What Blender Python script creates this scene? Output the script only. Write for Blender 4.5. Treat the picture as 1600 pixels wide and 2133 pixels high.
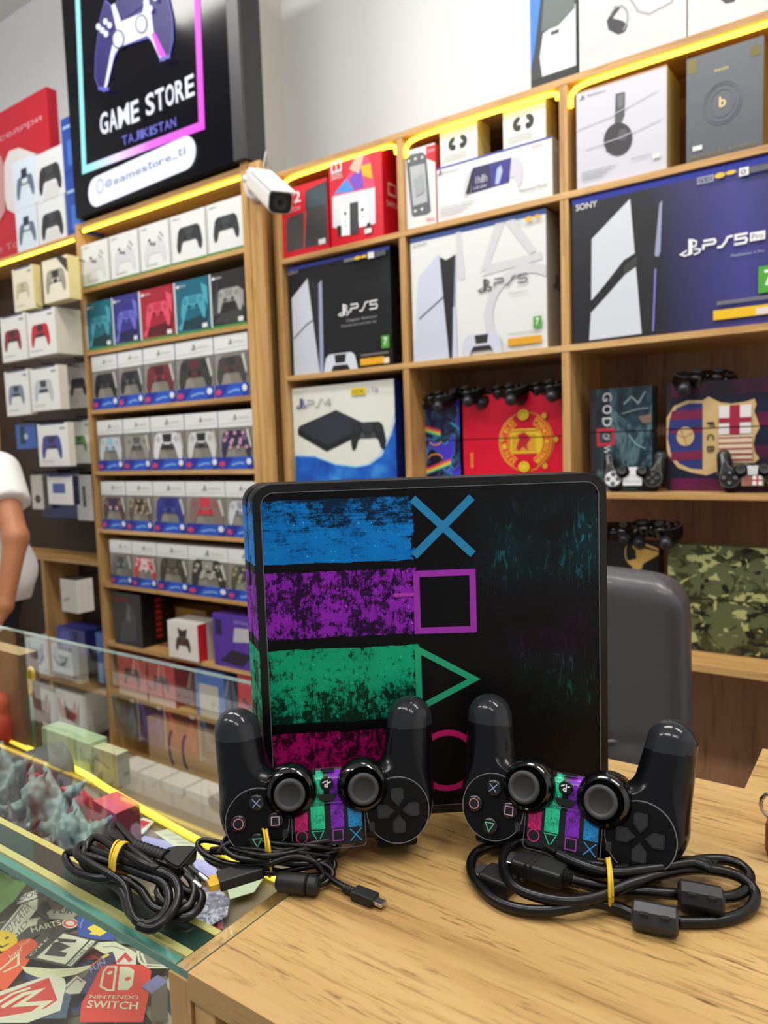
import bpy, bmesh, math, random
import numpy as np
from mathutils import Vector, Matrix
random.seed(7); np.random.seed(7)
for o in list(bpy.data.objects): bpy.data.objects.remove(o)
SC = bpy.context.scene; COL = SC.collection
CZ = 1.40                     # height of the lens above the floor
FPX = 1530.083; YAW = -.618917; PIT = -.0880253; ROL = -.0330351
# ---------------------------------------------------------------- camera
_fw = Vector((math.sin(YAW)*math.cos(PIT), math.cos(YAW)*math.cos(PIT), math.sin(PIT)))
_r = _fw.cross(Vector((0, 0, 1))).normalized(); _u = _r.cross(_fw)
RX = _r*math.cos(ROL)+_u*math.sin(ROL); UX = -_r*math.sin(ROL)+_u*math.cos(ROL)
cam = bpy.data.cameras.new('camera'); camo = bpy.data.objects.new('camera', cam); COL.objects.link(camo)
camo.matrix_world = Matrix.Translation((0, 0, CZ)) @ Matrix((RX, UX, -_fw)).transposed().to_4x4()
cam.sensor_fit = 'VERTICAL'; cam.sensor_height = 36; cam.lens = 36*FPX/2133
cam.clip_start = .02; cam.clip_end = 60
cam.dof.use_dof = True; cam.dof.focus_distance = .53; cam.dof.aperture_fstop = cam.lens/2.6
SC.camera = camo
SC.view_settings.view_transform = 'Standard'; SC.view_settings.look = 'None'
SC.view_settings.gamma = 1; SC.view_settings.use_curve_mapping = False
SC.view_settings.exposure = 0.0
# ---------------------------------------------------------------- world and lamps
W = bpy.data.worlds.new('world'); SC.world = W; W.use_nodes = True
W.node_tree.nodes['Background'].inputs[0].default_value = (.86, .92, 1, 1)
W.node_tree.nodes['Background'].inputs[1].default_value = .34
def area(name, loc, size, power, rot=(0, 0, 0), col=(1, .97, .92)):
    l = bpy.data.lights.new(name, 'AREA'); l.shape = 'RECTANGLE'; l.size, l.size_y = size; l.energy = power; l.color = col
    o = bpy.data.objects.new(name, l); COL.objects.link(o); o.location = loc; o.rotation_euler = rot; return o

for x, y, p, tilt in ((-2.6, 1.0, 26, 0), (-.9, 1.0, 34, 0), (.9, 1.0, 28, 0), (-2.6, -.9, 27, 50), (-.8, -.9, 23, 50), (1.0, -.9, 18, 50)):
    area('ceiling_lamp', (x, y, 3.7), (1.3, .25), p, (math.radians(tilt), 0, 0))

# ---------------------------------------------------------------- helpers
def ray(px, py): return RX*((px-800)/FPX)-UX*((py-1066.5)/FPX)+_fw
CAM = Vector((0, 0, CZ))
def at(px, py, Y):            # the point of the upright plane Y that the pixel sees
    d = ray(px, py); return CAM+d*(Y/d.y)
def atz(px, py, z):           # the point of the level plane z (world) that the pixel sees
    d = ray(px, py); return CAM+d*((z-CZ)/d.z)
def lin(c): return tuple(((v/255)/12.92 if v/255 <= .04045 else ((v/255+.055)/1.055)**2.4) for v in c)
MATS = {}
def M(col, rough=.5, metal=0, emit=0, coat=0, spec=.5, name=None):
    k = (tuple(col), rough, metal, emit, coat, spec)
    if k in MATS: return MATS[k]
    m = bpy.data.materials.new(name or 'paint'); m.use_nodes = True; b = m.node_tree.nodes['Principled BSDF']
    c = (*lin(col), 1); b.inputs['Base Color'].default_value = c; b.inputs['Roughness'].default_value = rough
    b.inputs['Metallic'].default_value = metal; b.inputs['Coat Weight'].default_value = coat
    b.inputs['Specular IOR Level'].default_value = spec
    if emit: b.inputs['Emission Color'].default_value = c; b.inputs['Emission Strength'].default_value = emit
    MATS[k] = m; return m
class NG:
    def __init__(s, name):
        s.m = bpy.data.materials.new(name); s.m.use_nodes = True; s.t = s.m.node_tree; s.b = s.t.nodes['Principled BSDF']
    def n(s, typ, **kw):
        x = s.t.nodes.new(typ)
        for k, v in kw.items():
            if k.startswith('i_'): s.put(x.inputs[k[2:].replace('_', ' ')], v)
            else: setattr(x, k, v)
        return x
    def put(s, sock, v):
        if hasattr(v, 'is_output') or isinstance(v, bpy.types.NodeSocket): s.t.links.new(v, sock)
        else: sock.default_value = v
    def math(s, op, a, b=None, c=None, clamp=False):
        x = s.t.nodes.new('ShaderNodeMath'); x.operation = op; x.use_clamp = clamp
        for i, v in enumerate((a, b, c)):
            if v is not None: s.put(x.inputs[i], v)
        return x.outputs[0]
    def obj(s):
        x = s.n('ShaderNodeTexCoord'); return x.outputs['Object']
    def sep(s, v):
        x = s.n('ShaderNodeSeparateXYZ'); s.put(x.inputs[0], v); return x.outputs
    def mapp(s, v, scale=(1, 1, 1), loc=(0, 0, 0), rot=(0, 0, 0)):
        x = s.n('ShaderNodeMapping'); s.put(x.inputs[0], v); x.inputs['Scale'].default_value = scale
        x.inputs['Location'].default_value = loc; x.inputs['Rotation'].default_value = rot; return x.outputs[0]
    def noise(s, v, scale, detail=4, rough=.6, dist=0):
        x = s.n('ShaderNodeTexNoise'); s.put(x.inputs['Vector'], v); x.inputs['Scale'].default_value = scale
        x.inputs['Detail'].default_value = detail; x.inputs['Roughness'].default_value = rough
        x.inputs['Distortion'].default_value = dist; return x.outputs['Fac']
    def ramp(s, f, stops, const=False):
        x = s.n('ShaderNodeValToRGB'); s.put(x.inputs[0], f); e = x.color_ramp.elements
        if const: x.color_ramp.interpolation = 'CONSTANT'
        while len(e) < len(stops): e.new(.5)
        for i, (p, c) in enumerate(stops):
            e[i].position = p; e[i].color = (*c, 1) if len(c) == 3 else c
        return x.outputs[0]
    def mix(s, f, a, b, blend='MIX'):
        x = s.n('ShaderNodeMix', data_type='RGBA', blend_type=blend); s.put(x.inputs[0], f)
        s.put(x.inputs[6], a if not isinstance(a, tuple) else (*a, 1)[:4]); s.put(x.inputs[7], b if not isinstance(b, tuple) else (*b, 1)[:4])
        return x.outputs[2]
    def band(s, v, lo, hi): return s.math('MULTIPLY', s.math('GREATER_THAN', v, lo), s.math('LESS_THAN', v, hi))
    def bump(s, h, strength=.3, dist=.001):
        x = s.n('ShaderNodeBump'); x.inputs['Strength'].default_value = strength; x.inputs['Distance'].default_value = dist
        s.put(x.inputs['Height'], h); s.t.links.new(x.outputs[0], s.b.inputs['Normal'])
def wood(name, axis='x', tint=1.0, base=((196, 152, 92), (160, 116, 64), (218, 178, 118)), rough=.45, streak=0):
    g = NG(name); v = g.obj()
    sc = {'x': (1.2, 22, 22), 'z': (22, 22, 1.2), 'y': (22, 1.2, 22)}[axis]
    fine = {'x': (9, 160, 160), 'z': (160, 160, 9), 'y': (160, 9, 160)}[axis]
    a = g.noise(g.mapp(v, sc), 1, 6, .65, .6); b = g.noise(g.mapp(v, fine), 1, 3, .6)
    big = g.noise(g.mapp(v, tuple(q*.35 for q in sc)), 1, 2, .5)
    l = [lin(tuple(q*tint for q in c)) for c in base]
    c = g.ramp(a, [(.3, l[1]), (.48, l[0]), (.7, l[2])])
    d = g.ramp(b, [(.33, (.42, .36, .3)), (.43, (1, 1, 1)), (1, (1, 1, 1))])
    c = g.mix(.55, c, d, 'MULTIPLY')
    e = g.ramp(big, [(.35, (.78, .72, .66)), (.6, (1.0, 1.0, 1.0))])
    c = g.mix(.5, c, e, 'MULTIPLY')
    if streak:
        q = g.noise(g.mapp(v, (26, 300, 300), rot=(0, 0, .10)), 1, 4, .7, .3); w = g.noise(g.mapp(v, (4, 20, 20), rot=(0, 0, .10)), 1, 3, .6, 1.2)
        c = g.mix(g.math('MULTIPLY', g.math('MULTIPLY', g.math('SUBTRACT', .46, q), 9, clamp=True), g.math('MULTIPLY', g.math('SUBTRACT', w, .36), 4, clamp=True)), c, (*lin((108, 76, 42)), 1))
        w2 = g.noise(g.mapp(v, (3, 34, 34), rot=(0, 0, .10), loc=(3, 2, 0)), 1, 5, .7, 1.5)
        c = g.mix(g.math('MULTIPLY', g.math('MULTIPLY', g.math('SUBTRACT', w2, .60), 8, clamp=True), .45), c, (*lin((120, 88, 50)), 1))
    g.put(g.b.inputs['Base Color'], c); g.b.inputs['Roughness'].default_value = rough
    g.bump(b, .12, .0006); return g.m
WOODX = wood('oak_laminate'); WOODZ = wood('oak_laminate_upright', 'z'); WOODY = wood('oak_laminate_deep', 'y')
WOODB = wood('dark_oak_back_panel', 'z', 1, ((166, 124, 92), (136, 100, 72), (182, 140, 104)), .6)
WALLM = M((236, 238, 240), .85, name='wall_paint')

OBJ = {}
def tag(o, label=None, cat=None, group=None, kind=None):
    if label: o['label'] = label
    if cat: o['category'] = cat
    if group: o['group'] = group
    if kind: o['kind'] = kind
    return o
def thing(name, label, cat, loc=(0, 0, 0), group=None, mat=None):
    o = bpy.data.objects.new(name, None); o.empty_display_size = .02; COL.objects.link(o)
    mw = mat.copy() if mat is not None else Matrix.Translation(loc); o.matrix_world = mw; OBJ[o.name] = mw
    return tag(o, label, cat, group)
def finish(name, bm, mats, parent=None, smooth=False, world=False, mw=None):
    """bm is in the parent's frame, or in world axes when world is set"""
    me = bpy.data.meshes.new(name)
    if isinstance(bm, bpy.types.Mesh): me = bm
    else:
        bm.to_mesh(me); bm.free()
    for m in (mats if isinstance(mats, (list, tuple)) else [mats]): me.materials.append(m)
    if smooth:
        me.shade_smooth()
        if smooth != True: me.set_sharp_from_angle(angle=smooth)
    o = bpy.data.objects.new(name, me); COL.objects.link(o)
    if parent is not None:
        o.parent = parent
        if world: me.transform(OBJ[parent.name].inverted())
    elif mw is not None: o.matrix_world = mw; OBJ[o.name] = mw
    else:
        if len(me.vertices):
            c = np.empty(len(me.vertices)*3); me.vertices.foreach_get('co', c); c = c.reshape(-1, 3)
            b = Vector(((c[:, 0].min()+c[:, 0].max())/2, (c[:, 1].min()+c[:, 1].max())/2, c[:, 2].min()))
            me.transform(Matrix.Translation(-b)); o.location = b
        OBJ[o.name] = Matrix.Translation(o.location)
    return o
def box(bm, x0, x1, y0, y1, z0, z1, mi=0, bevel=0):
    r = bmesh.ops.create_cube(bm, size=1, matrix=Matrix.Translation(((x0+x1)/2, (y0+y1)/2, (z0+z1)/2)) @ Matrix.Diagonal((abs(x1-x0), abs(y1-y0), abs(z1-z0), 1)))
    vs = r['verts']; fs = {f for v in vs for f in v.link_faces}
    for f in fs: f.material_index = mi
    if bevel:
        es = list({e for v in vs for e in v.link_edges})
        q = bmesh.ops.bevel(bm, geom=es, offset=bevel, segments=2, affect='EDGES', profile=.5)
        for f in q['faces']: f.material_index = mi
    return vs
def bxo(name, mats, x0, x1, y0, y1, z0, z1, parent=None, bevel=0, **k):
    bm = bmesh.new(); box(bm, x0, x1, y0, y1, z0, z1, 0, bevel); return finish(name, bm, mats, parent, world=parent is not None, **k)
def prism(bm, pts, z0, z1, mi=0, M_=None):
    M_ = M_ or Matrix.Identity(4)
    a = [bm.verts.new(M_ @ Vector((x, y, z0))) for x, y in pts]; b = [bm.verts.new(M_ @ Vector((x, y, z1))) for x, y in pts]
    n = len(pts); fs = [bm.faces.new(a[::-1]), bm.faces.new(b)]+[bm.faces.new((a[i], a[(i+1) % n], b[(i+1) % n], b[i])) for i in range(n)]
    for f in fs: f.material_index = mi
    return fs
def rrect(x0, x1, y0, y1, r, n=5):
    p = []
    for cx, cy, a in ((x1-r, y1-r, 0), (x0+r, y1-r, 90), (x0+r, y0+r, 180), (x1-r, y0+r, 270)):
        for i in range(n+1):
            t = math.radians(a+90*i/n); p.append((cx+r*math.cos(t), cy+r*math.sin(t)))
    return p
def lathe(bm, prof, n=32, M_=None, mi=0):
    M_ = M_ or Matrix.Identity(4); rings = []
    for r, z in prof:
        if r < 1e-7: rings.append([bm.verts.new(M_ @ Vector((0, 0, z)))])
        else: rings.append([bm.verts.new(M_ @ Vector((r*math.cos(2*math.pi*i/n), r*math.sin(2*math.pi*i/n), z))) for i in range(n)])
    for a, b in zip(rings, rings[1:]):
        for i in range(n):
            j = (i+1) % n
            if len(a) == 1 and len(b) > 1: f = bm.faces.new((a[0], b[i], b[j])) if True else None
            elif len(b) == 1 and len(a) > 1: f = bm.faces.new((a[i], b[0], a[j]))
            elif len(a) > 1: f = bm.faces.new((a[i], b[i], b[j], a[j]))
            else: continue
            f.material_index = mi
def smoothpath(pts, sub=8):
    P = [Vector(p) for p in pts]; out = []
    for i in range(len(P)-1):
        p0 = P[max(i-1, 0)]; p1 = P[i]; p2 = P[i+1]; p3 = P[min(i+2, len(P)-1)]
        for k in range(sub):
            t = k/sub
            out.append(.5*((2*p1)+(-p0+p2)*t+(2*p0-5*p1+4*p2-p3)*t*t+(-p0+3*p1-3*p2+p3)*t**3))
    out.append(P[-1]); return out
def tube(bm, path, r, n=10, mi=0, cap=True, flat=1.0):
    path = [Vector(p) for p in path]; T = (path[1]-path[0]).normalized()
    up = Vector((0, 0, 1)) if abs(T.z) < .9 else Vector((1, 0, 0)); nrm = (up-T*up.dot(T)).normalized(); prev = None; rings = []
    for i, p in enumerate(path):
        T = (path[min(i+1, len(path)-1)]-path[max(i-1, 0)]).normalized(); nrm = (nrm-T*nrm.dot(T)).normalized(); bn = T.cross(nrm)
        rr = r[i] if isinstance(r, (list, tuple)) else r
        rings.append([bm.verts.new(p+nrm*(rr*math.cos(2*math.pi*k/n))+bn*(rr*flat*math.sin(2*math.pi*k/n))) for k in range(n)])
    for a, b in zip(rings, rings[1:]):
        for k in range(n):
            f = bm.faces.new((a[k], a[(k+1) % n], b[(k+1) % n], b[k])); f.material_index = mi; f.smooth = True
    if cap:
        for q in (rings[0][::-1], rings[-1]):
            f = bm.faces.new(q); f.material_index = mi
_txt = {}
def text_tris(s, bold=0):
    if (s, bold) in _txt: return _txt[(s, bold)]
    c = bpy.data.curves.new('t', 'FONT'); c.body = s; c.resolution_u = 3; c.offset = bold
    o = bpy.data.objects.new('t', c); me = bpy.data.meshes.new_from_object(o)
    v = np.array([x.co[:2] for x in me.vertices]); f = [tuple(p.vertices) for p in me.polygons]
    v -= v.min(0); d = v.max(0); v /= d
    bpy.data.objects.remove(o); bpy.data.curves.remove(c); bpy.data.meshes.remove(me)
    _txt[(s, bold)] = (v, f, d[0]/d[1]); return _txt[(s, bold)]
class Face:
    """flat print laid on a face: u to the right, v up, every coat a hair above the last"""
    def __init__(s, bm, O, U, V, w=1, h=1, mats=None, eps=.00025):
        s.bm = bm; s.O = Vector(O); s.U = Vector(U).normalized(); s.V = Vector(V).normalized(); s.N = s.U.cross(s.V)
        s.w = w; s.h = h; s.mats = mats; s.k = 0; s.eps = eps; s.hom = None
    def mi(s, m):
        if not isinstance(m, bpy.types.Material): m = M(m)
        if m not in s.mats: s.mats.append(m)
        return s.mats.index(m)
    def P(s, u, v, k=None): return s.O+s.U*(u*s.w)+s.V*(v*s.h)+s.N*(s.eps*(s.k if k is None else k))
    def px(s, *pts):           # picture points -> face units
        out = []
        for x, y in pts:
            d = ray(x, y); n = s.N; t = (s.Ow-CAM).dot(n)/d.dot(n); w = CAM+d*t-s.Ow
            out.append((w.dot(s.U)/s.w, w.dot(s.V)/s.h))
        return out
    def R(s, x0, yb, yt, x1):  # upright rectangle: left column x0 from yb up to yt, right column x1
        a, b = s.px((x0, yb), (x0, yt)); sl = s.px((x1, yb))[0]
        for _ in range(3): sl = s.px((x1, yb+(x1-x0)*s.slope(x0, yb)))[0]
        return a[0], a[1], sl[0], b[1]
    def slope(s, x, y):
        a = s.px((x, y))[0]; w = s.Ow+s.U*((a[0]+.05)*s.w)+s.V*(a[1]*s.h)-CAM; X, Y, Z = w.dot(RX), w.dot(UX), w.dot(_fw)
        return (1066.5-FPX*Y/Z-y)/(800+FPX*X/Z-x)
    def poly(s, pts, m, up=True):
        if up: s.k += 1
        vs = [s.bm.verts.new(s.P(u, v)) for u, v in pts]
        try: f = s.bm.faces.new(vs)
        except ValueError: return
        f.normal_update()
        if f.normal.dot(s.N) < 0: f.normal_flip()
        f.material_index = s.mi(m)
    def rect(s, u0, v0, u1, v1, m, up=True): s.poly([(u0, v0), (u1, v0), (u1, v1), (u0, v1)], m, up)
    def ell(s, u, v, ru, rv, m, n=20, up=True):
        s.poly([(u+ru*math.cos(2*math.pi*i/n), v+rv*math.sin(2*math.pi*i/n)) for i in range(n)], m, up)
    def line(s, pts, wd, m, closed=False, up=True):   # wd in metres
        if up: s.k += 1
        Q = [Vector((u*s.w, v*s.h)) for u, v in pts]; n = len(Q); L = []; R = []
        for i in range(n):
            a = Q[(i-1) % n] if (closed or i > 0) else Q[i]; b = Q[(i+1) % n] if (closed or i < n-1) else Q[i]
            d1 = (Q[i]-a).normalized() if (Q[i]-a).length > 1e-9 else (b-Q[i]).normalized()
            d2 = (b-Q[i]).normalized() if (b-Q[i]).length > 1e-9 else d1
            n1 = Vector((-d1.y, d1.x)); n2 = Vector((-d2.y, d2.x)); mm = (n1+n2)
            mm = mm.normalized() if mm.length > 1e-6 else n1; q = min(2.2, 1/max(.3, mm.dot(n1)))
            L.append(Q[i]+mm*wd/2*q); R.append(Q[i]-mm*wd/2*q)
        idx = s.mi(m); f3 = lambda q: s.O+s.U*q.x+s.V*q.y+s.N*(s.eps*s.k)
        lv = [s.bm.verts.new(f3(q)) for q in L]; rv = [s.bm.verts.new(f3(q)) for q in R]
        for i in range(n if closed else n-1):
            j = (i+1) % n
            f = s.bm.faces.new((rv[i], rv[j], lv[j], lv[i])); f.material_index = idx
    def ring(s, u, v, ru, rv, wd, m, a0=0, a1=360, n=24):
        c = abs(a1-a0) >= 360
        s.line([(u+ru*math.cos(math.radians(a0+(a1-a0)*i/n)), v+rv*math.sin(math.radians(a0+(a1-a0)*i/n))) for i in range(n if c else n+1)], wd, m, closed=c)
    def text(s, t, u0, v0, u1, v1, m, rot=0, bold=0, slant=0):   # stretched into the given rectangle
        s.k += 1; v, f, _ = text_tris(t, bold); idx = s.mi(m); w = (u1-u0)*s.w; h = (v1-v0)*s.h
        cx, cy = (u0+u1)/2*s.w, (v0+v1)/2*s.h; ca, sa = math.cos(math.radians(rot)), math.sin(math.radians(rot))
        vs = []
        for x, y in v:
            a, b = (x-.5)*w+slant*(y-.5)*h, (y-.5)*h
            vs.append(s.bm.verts.new(s.O+s.U*(cx+a*ca-b*sa)+s.V*(cy+a*sa+b*ca)+s.N*(s.eps*s.k)))
        for q in f:
            try: s.bm.faces.new([vs[i] for i in q]).material_index = idx
            except ValueError: pass
PAD = [(-.1, .33), (-.32, .33), (-.42, .24), (-.47, .02), (-.5, -.2), (-.47, -.38), (-.42, -.43), (-.35, -.36), (-.28, -.14), (-.2, -.08), (0, -.09)]
PAD = PAD+[(-x, y) for x, y in PAD[-2::-1]]
def pad(F, cu, cv, w, m, m2=None, m3=None, asp=.85):   # a printed game pad
    a = F.w/F.h
    q = lambda pts, s=1: [(cu+x*w*s, cv+y*w*asp*a*s) for x, y in pts]
    F.poly(q(PAD), m)
    if m2: F.poly(q([(-.17, .3), (.17, .3), (.14, .08), (-.14, .08)]), m2); F.poly(q([(-.28, -.12), (-.2, .02), (.2, .02), (.28, -.12), (.2, -.09), (0, -.1), (-.2, -.09)]), m2)
    if m3:
        for x in (-.15, .15): F.ell(cu+x*w, cv-.01*w*asp*a, .06*w, .06*w*a, m3, 10, up=(x < 0))
        for sx in (-.31, .31):
            for dx, dy in ((.05, 0), (-.05, 0), (0, .06), (0, -.06)): F.ell(cu+(sx+dx)*w, cv+(.16+dy)*w*asp*a, .022*w, .022*w*a, m3, 8, up=False)
# ---- implicit surfaces: a smooth union of simple volumes, meshed by surface nets
def surfnet(fn, lo, hi, h):
    ax = [np.arange(lo[i], hi[i]+h, h) for i in range(3)]
    X, Y, Z = np.meshgrid(*ax, indexing='ij'); D = fn(X, Y, Z).astype(np.float64)
    S = D < 0; nx, ny, nz = D.shape
    acc = np.zeros((nx-1, ny-1, nz-1, 3)); cnt = np.zeros((nx-1, ny-1, nz-1))
    cr = [(i, j, k) for i in (0, 1) for j in (0, 1) for k in (0, 1)]
    g = lambda A, c: A[c[0]:nx-1+c[0], c[1]:ny-1+c[1], c[2]:nz-1+c[2]]
    for a in cr:
        for d in range(3):
            if a[d]: continue
            b = list(a); b[d] = 1; b = tuple(b)
            da, db = g(D, a), g(D, b); m = (da < 0) != (db < 0); t = np.where(m, da/np.where(m, da-db, 1), 0)
            for e in range(3): acc[..., e] += np.where(m, a[e]+(t if e == d else 0), 0)
            cnt += m
    act = cnt > 0; idx = -np.ones(act.shape, int); idx[act] = np.arange(act.sum())
    I = np.argwhere(act); V = (I+acc[act]/cnt[act][:, None])*h+np.array([a[0] for a in ax])
    Q = []
    for d in range(3):
        s0 = [slice(None)]*3; s1 = [slice(None)]*3; s0[d] = slice(0, -1); s1[d] = slice(1, None)
        a, b = S[tuple(s0)], S[tuple(s1)]; ch = np.argwhere(a != b); e, f = [i for i in range(3) if i != d]
        ok = (ch[:, e] > 0) & (ch[:, f] > 0) & (ch[:, e] < D.shape[e]-1) & (ch[:, f] < D.shape[f]-1); ch = ch[ok]
        de = np.zeros(3, int); df = np.zeros(3, int); de[e] = 1; df[f] = 1
        q = np.stack([idx[tuple((ch-de-df).T)], idx[tuple((ch-df).T)], idx[tuple(ch.T)], idx[tuple((ch-de).T)]], 1)
        fl = a[tuple(ch.T)] ^ (d == 1); q[~fl] = q[~fl][:, ::-1]; Q.append(q)
    return V, np.concatenate(Q)
def smin(a, b, k):
    h = np.clip(.5+.5*(b-a)/k, 0, 1); return b*(1-h)+a*h-k*h*(1-h)
def cone(X, Y, Z, a, b, ra, rb):
    a = np.array(a, float); b = np.array(b, float); d = b-a; t = np.clip(((X-a[0])*d[0]+(Y-a[1])*d[1]+(Z-a[2])*d[2])/(d@d), 0, 1)
    return np.sqrt((X-a[0]-t*d[0])**2+(Y-a[1]-t*d[1])**2+(Z-a[2]-t*d[2])**2)-(ra+(rb-ra)*t)
def rbox(X, Y, Z, c, hf, r):
    q = [np.abs(A-c[i])-hf[i]+r for i, A in enumerate((X, Y, Z))]
    return np.sqrt(sum(np.maximum(v, 0)**2 for v in q))+np.minimum(np.maximum(np.maximum(q[0], q[1]), q[2]), 0)-r
def ellip(X, Y, Z, c, r):
    k = np.sqrt(((X-c[0])/r[0])**2+((Y-c[1])/r[1])**2+((Z-c[2])/r[2])**2); return (k-1)*min(r)
def meshof(name, V, F):
    me = bpy.data.meshes.new(name); me.from_pydata([tuple(v) for v in V], [], [tuple(int(i) for i in f) for f in F]); me.update()
    return me
def copy_tree(o, mw, label=None, group=None, cat=None):
    c = o.copy(); COL.objects.link(c); c.matrix_world = mw; OBJ[c.name] = mw
    if label: c['label'] = label
    if group: c['group'] = group
    elif 'group' in c and label: del c['group']
    for ch in o.children:
        d = ch.copy(); COL.objects.link(d); d.parent = c
        for g in ch.children:
            e = g.copy(); COL.objects.link(e); e.parent = d
    return c
# ================================================================ the room
YL, YR, YB = 1.8675, 1.92, 2.21        # front of the left bay, front of the right bay, back of both
def struct(name, mats, *b): return tag(bxo(name, mats, *b), kind='structure')
g = NG('floor_tiles'); v = g.obj(); br = g.n('ShaderNodeTexBrick'); g.put(br.inputs['Vector'], v); br.inputs['Scale'].default_value = 1
br.offset = 0; br.inputs['Brick Width'].default_value = .6; br.inputs['Row Height'].default_value = .6; br.inputs['Mortar Size'].default_value = .004
br.inputs['Color1'].default_value = (.5, .46, .4, 1); br.inputs['Color2'].default_value = (.47, .43, .38, 1); br.inputs['Mortar'].default_value = (.2, .18, .16, 1)
g.put(g.b.inputs['Base Color'], br.outputs[0]); g.b.inputs['Roughness'].default_value = .25
struct('floor', g.m, -5, 2.5, -3, 2.6, -.05, 0)
struct('ceiling', M((225, 225, 222), .9), -5, 2.5, -3, 2.6, 4.0, 4.05)
struct('wall_back', WALLM, -5, 2.5, 2.5, 2.6, 0, 4.0)
struct('wall_left', WALLM, -5.1, -5, -3, 2.6, 0, 4.0)
struct('wall_right', WALLM, 2.5, 2.6, -3, 2.6, 0, 4.0)
struct('trim_1', M((214, 212, 202), .8), -2.32, -2.235, 2.36, 2.5, 2.0, 4.0)     # boxed-in pipe at the end of the sign
# ---- right bay
RZ = dict(top=.94+CZ, s1=.652+CZ, s2=.256+CZ, s3=-.138+CZ, s4=-.552+CZ)
XR1 = 1.05
unitR = thing('display_shelving', 'wide oak display shelving with square compartments behind the counter', 'shelving', (-.4, YR, 0))
def pR(name, m, *b, lab=None):
    o = bxo(name, m, *b, parent=unitR)
    if lab: o['label'] = lab
    return o
T = .0165
pR('side_panel', WOODZ, -1.795, -1.765, YR, YB, 0, RZ['top'])
pR('side_panel', WOODZ, XR1-.02, XR1, YR, YB, 0, RZ['top'])
for x in (-1.267, -.752, .45): pR('divider', WOODZ, x-.011, x+.011, YR+.001, YB, RZ['s3'], RZ['top']-T)
pR('divider', WOODZ, .461, .483, YR+.001, YB, 0, RZ['s3']-T)
pR('top_board', WOODX, -1.765, XR1-.02, YR, YB, RZ['top']-T, RZ['top'])
for k in ('s1', 's2', 's3'): pR('shelf', WOODX, -1.765, XR1-.02, YR-.0005, YB, RZ[k]-T, RZ[k])
pR('shelf', WOODX, -1.765, XR1-.02, YR-.06, YB, RZ['s4']-.018, RZ['s4'], lab='deeper shelf under the camouflage console')
pR('back_panel', WOODB, -1.765, XR1-.02, YB, YB+.01, 0, RZ['top'])
# ---- left bay
XL0, XL1 = -2.858, -1.885
unitL = thing('display_shelving', 'tall narrow oak shelving full of controller boxes below the lit sign', 'shelving', (-2.3, YL, 0))
def pL(name, m, *b): return bxo(name, m, *b, parent=unitL)
pL('side_panel', WOODZ, XL0-.02, XL0, YL, YB, 0, 2.375)
pL('side_panel', WOODZ, XL1, XL1+.03, YL-.004, YB, 0, 2.385)
pL('filler_panel', WOODZ, XL1+.0305, -1.796, YL, YL+.018, 0, 2.375)
LZ = [q*1.0375+CZ for q in (.680, .430, .191, -.060, -.301, -.529, -.783, -1.0, -1.318)]
for z in LZ: pL('shelf', WOODX, XL0, XL1, YL, YB, z-.017, z)
pL('top_board', WOODX, XL0, XL1, YL, YB, 2.352, 2.372)
pL('back_panel', WOODB, XL0, XL1, YB, YB+.01, 0, 2.37)
# ---- far-left bay with hooks
unitH = thing('display_shelving', 'far left pegged display bay with controller boxes hanging on hooks', 'shelving', (-3.3, YL, 0))
def pH(name, m, *b): return bxo(name, m, *b, parent=unitH)
YH = YL
pH('side_panel', WOODZ, -3.98, -3.96, YH, YB, 0, 2.34)
pH('top_board', WOODX, -3.96, XL0-.021, YH, YB, 2.322, 2.34)
pH('back_panel', M((58, 46, 40), .7), -3.96, XL0-.021, 2.04, 2.05, 0, 2.32)
pz = at(120, 1162, 1.862).z
pH('shelf', WOODX, -3.96, XL0-.021, 1.862, 2.04, pz-.018, pz)
_x = at(86, 1200, 1.862).x
pH('divider', WOODZ, _x, _x+.025, 1.864, 2.04, .30, pz-.018)
# ---- LED strips
def glow(name, col, strength):
    g = NG(name); g.b.inputs['Base Color'].default_value = (0, 0, 0, 1)
    g.b.inputs['Emission Color'].default_value = (*lin(col), 1); g.b.inputs['Emission Strength'].default_value = strength; return g.m
LEDM = glow('warm_led', (255, 216, 62), 4.6)
def led(name, label, pts, r=.007, group='yellow LED strips', m=LEDM):
    bm = bmesh.new(); tube(bm, pts, r, 8); return tag(finish(name, bm, m), label, 'LED strip', group if group else None)
zt = RZ['top']-T-.007
led('led_strip', 'yellow LED strip arched over the two red console cartons', smoothpath([(-1.752, YR+.012, zt-.045), (-1.735, YR+.012, zt-.006), (-1.6, YR+.012, zt), (-1.4, YR+.012, zt), (-1.3, YR+.012, zt-.004), (-1.285, YR+.012, zt-.03)], 4))
led('led_strip', 'yellow LED strip above the two small earbud boxes', smoothpath([(-1.249, YR+.012, zt-.05), (-1.235, YR+.012, zt-.008), (-1.1, YR+.012, zt), (-.9, YR+.012, zt), (-.785, YR+.012, zt-.002), (-.77, YR+.012, zt-.02)], 4))
led('led_strip', 'yellow LED strip above the headphone boxes at upper right', smoothpath([(-.735, YR+.012, zt-.05), (-.72, YR+.012, zt-.008), (-.6, YR+.012, zt), (-.2, YR+.012, zt), (.3, YR+.012, zt), (.43, YR+.012, zt)], 4))
led('led_strip', 'yellow LED strip just below the lit shop sign', [(XL0+.02, YL+.012, 2.343), (-2.4, YL+.012, 2.343), (XL1-.01, YL+.012, 2.343)])
led('led_strip', 'yellow LED strip at the top of the hanging controller bay', [(-3.9, YH-.006, 2.312), (-3.4, YH-.006, 2.312), (XL0-.03, YH-.006, 2.312)])
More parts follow.
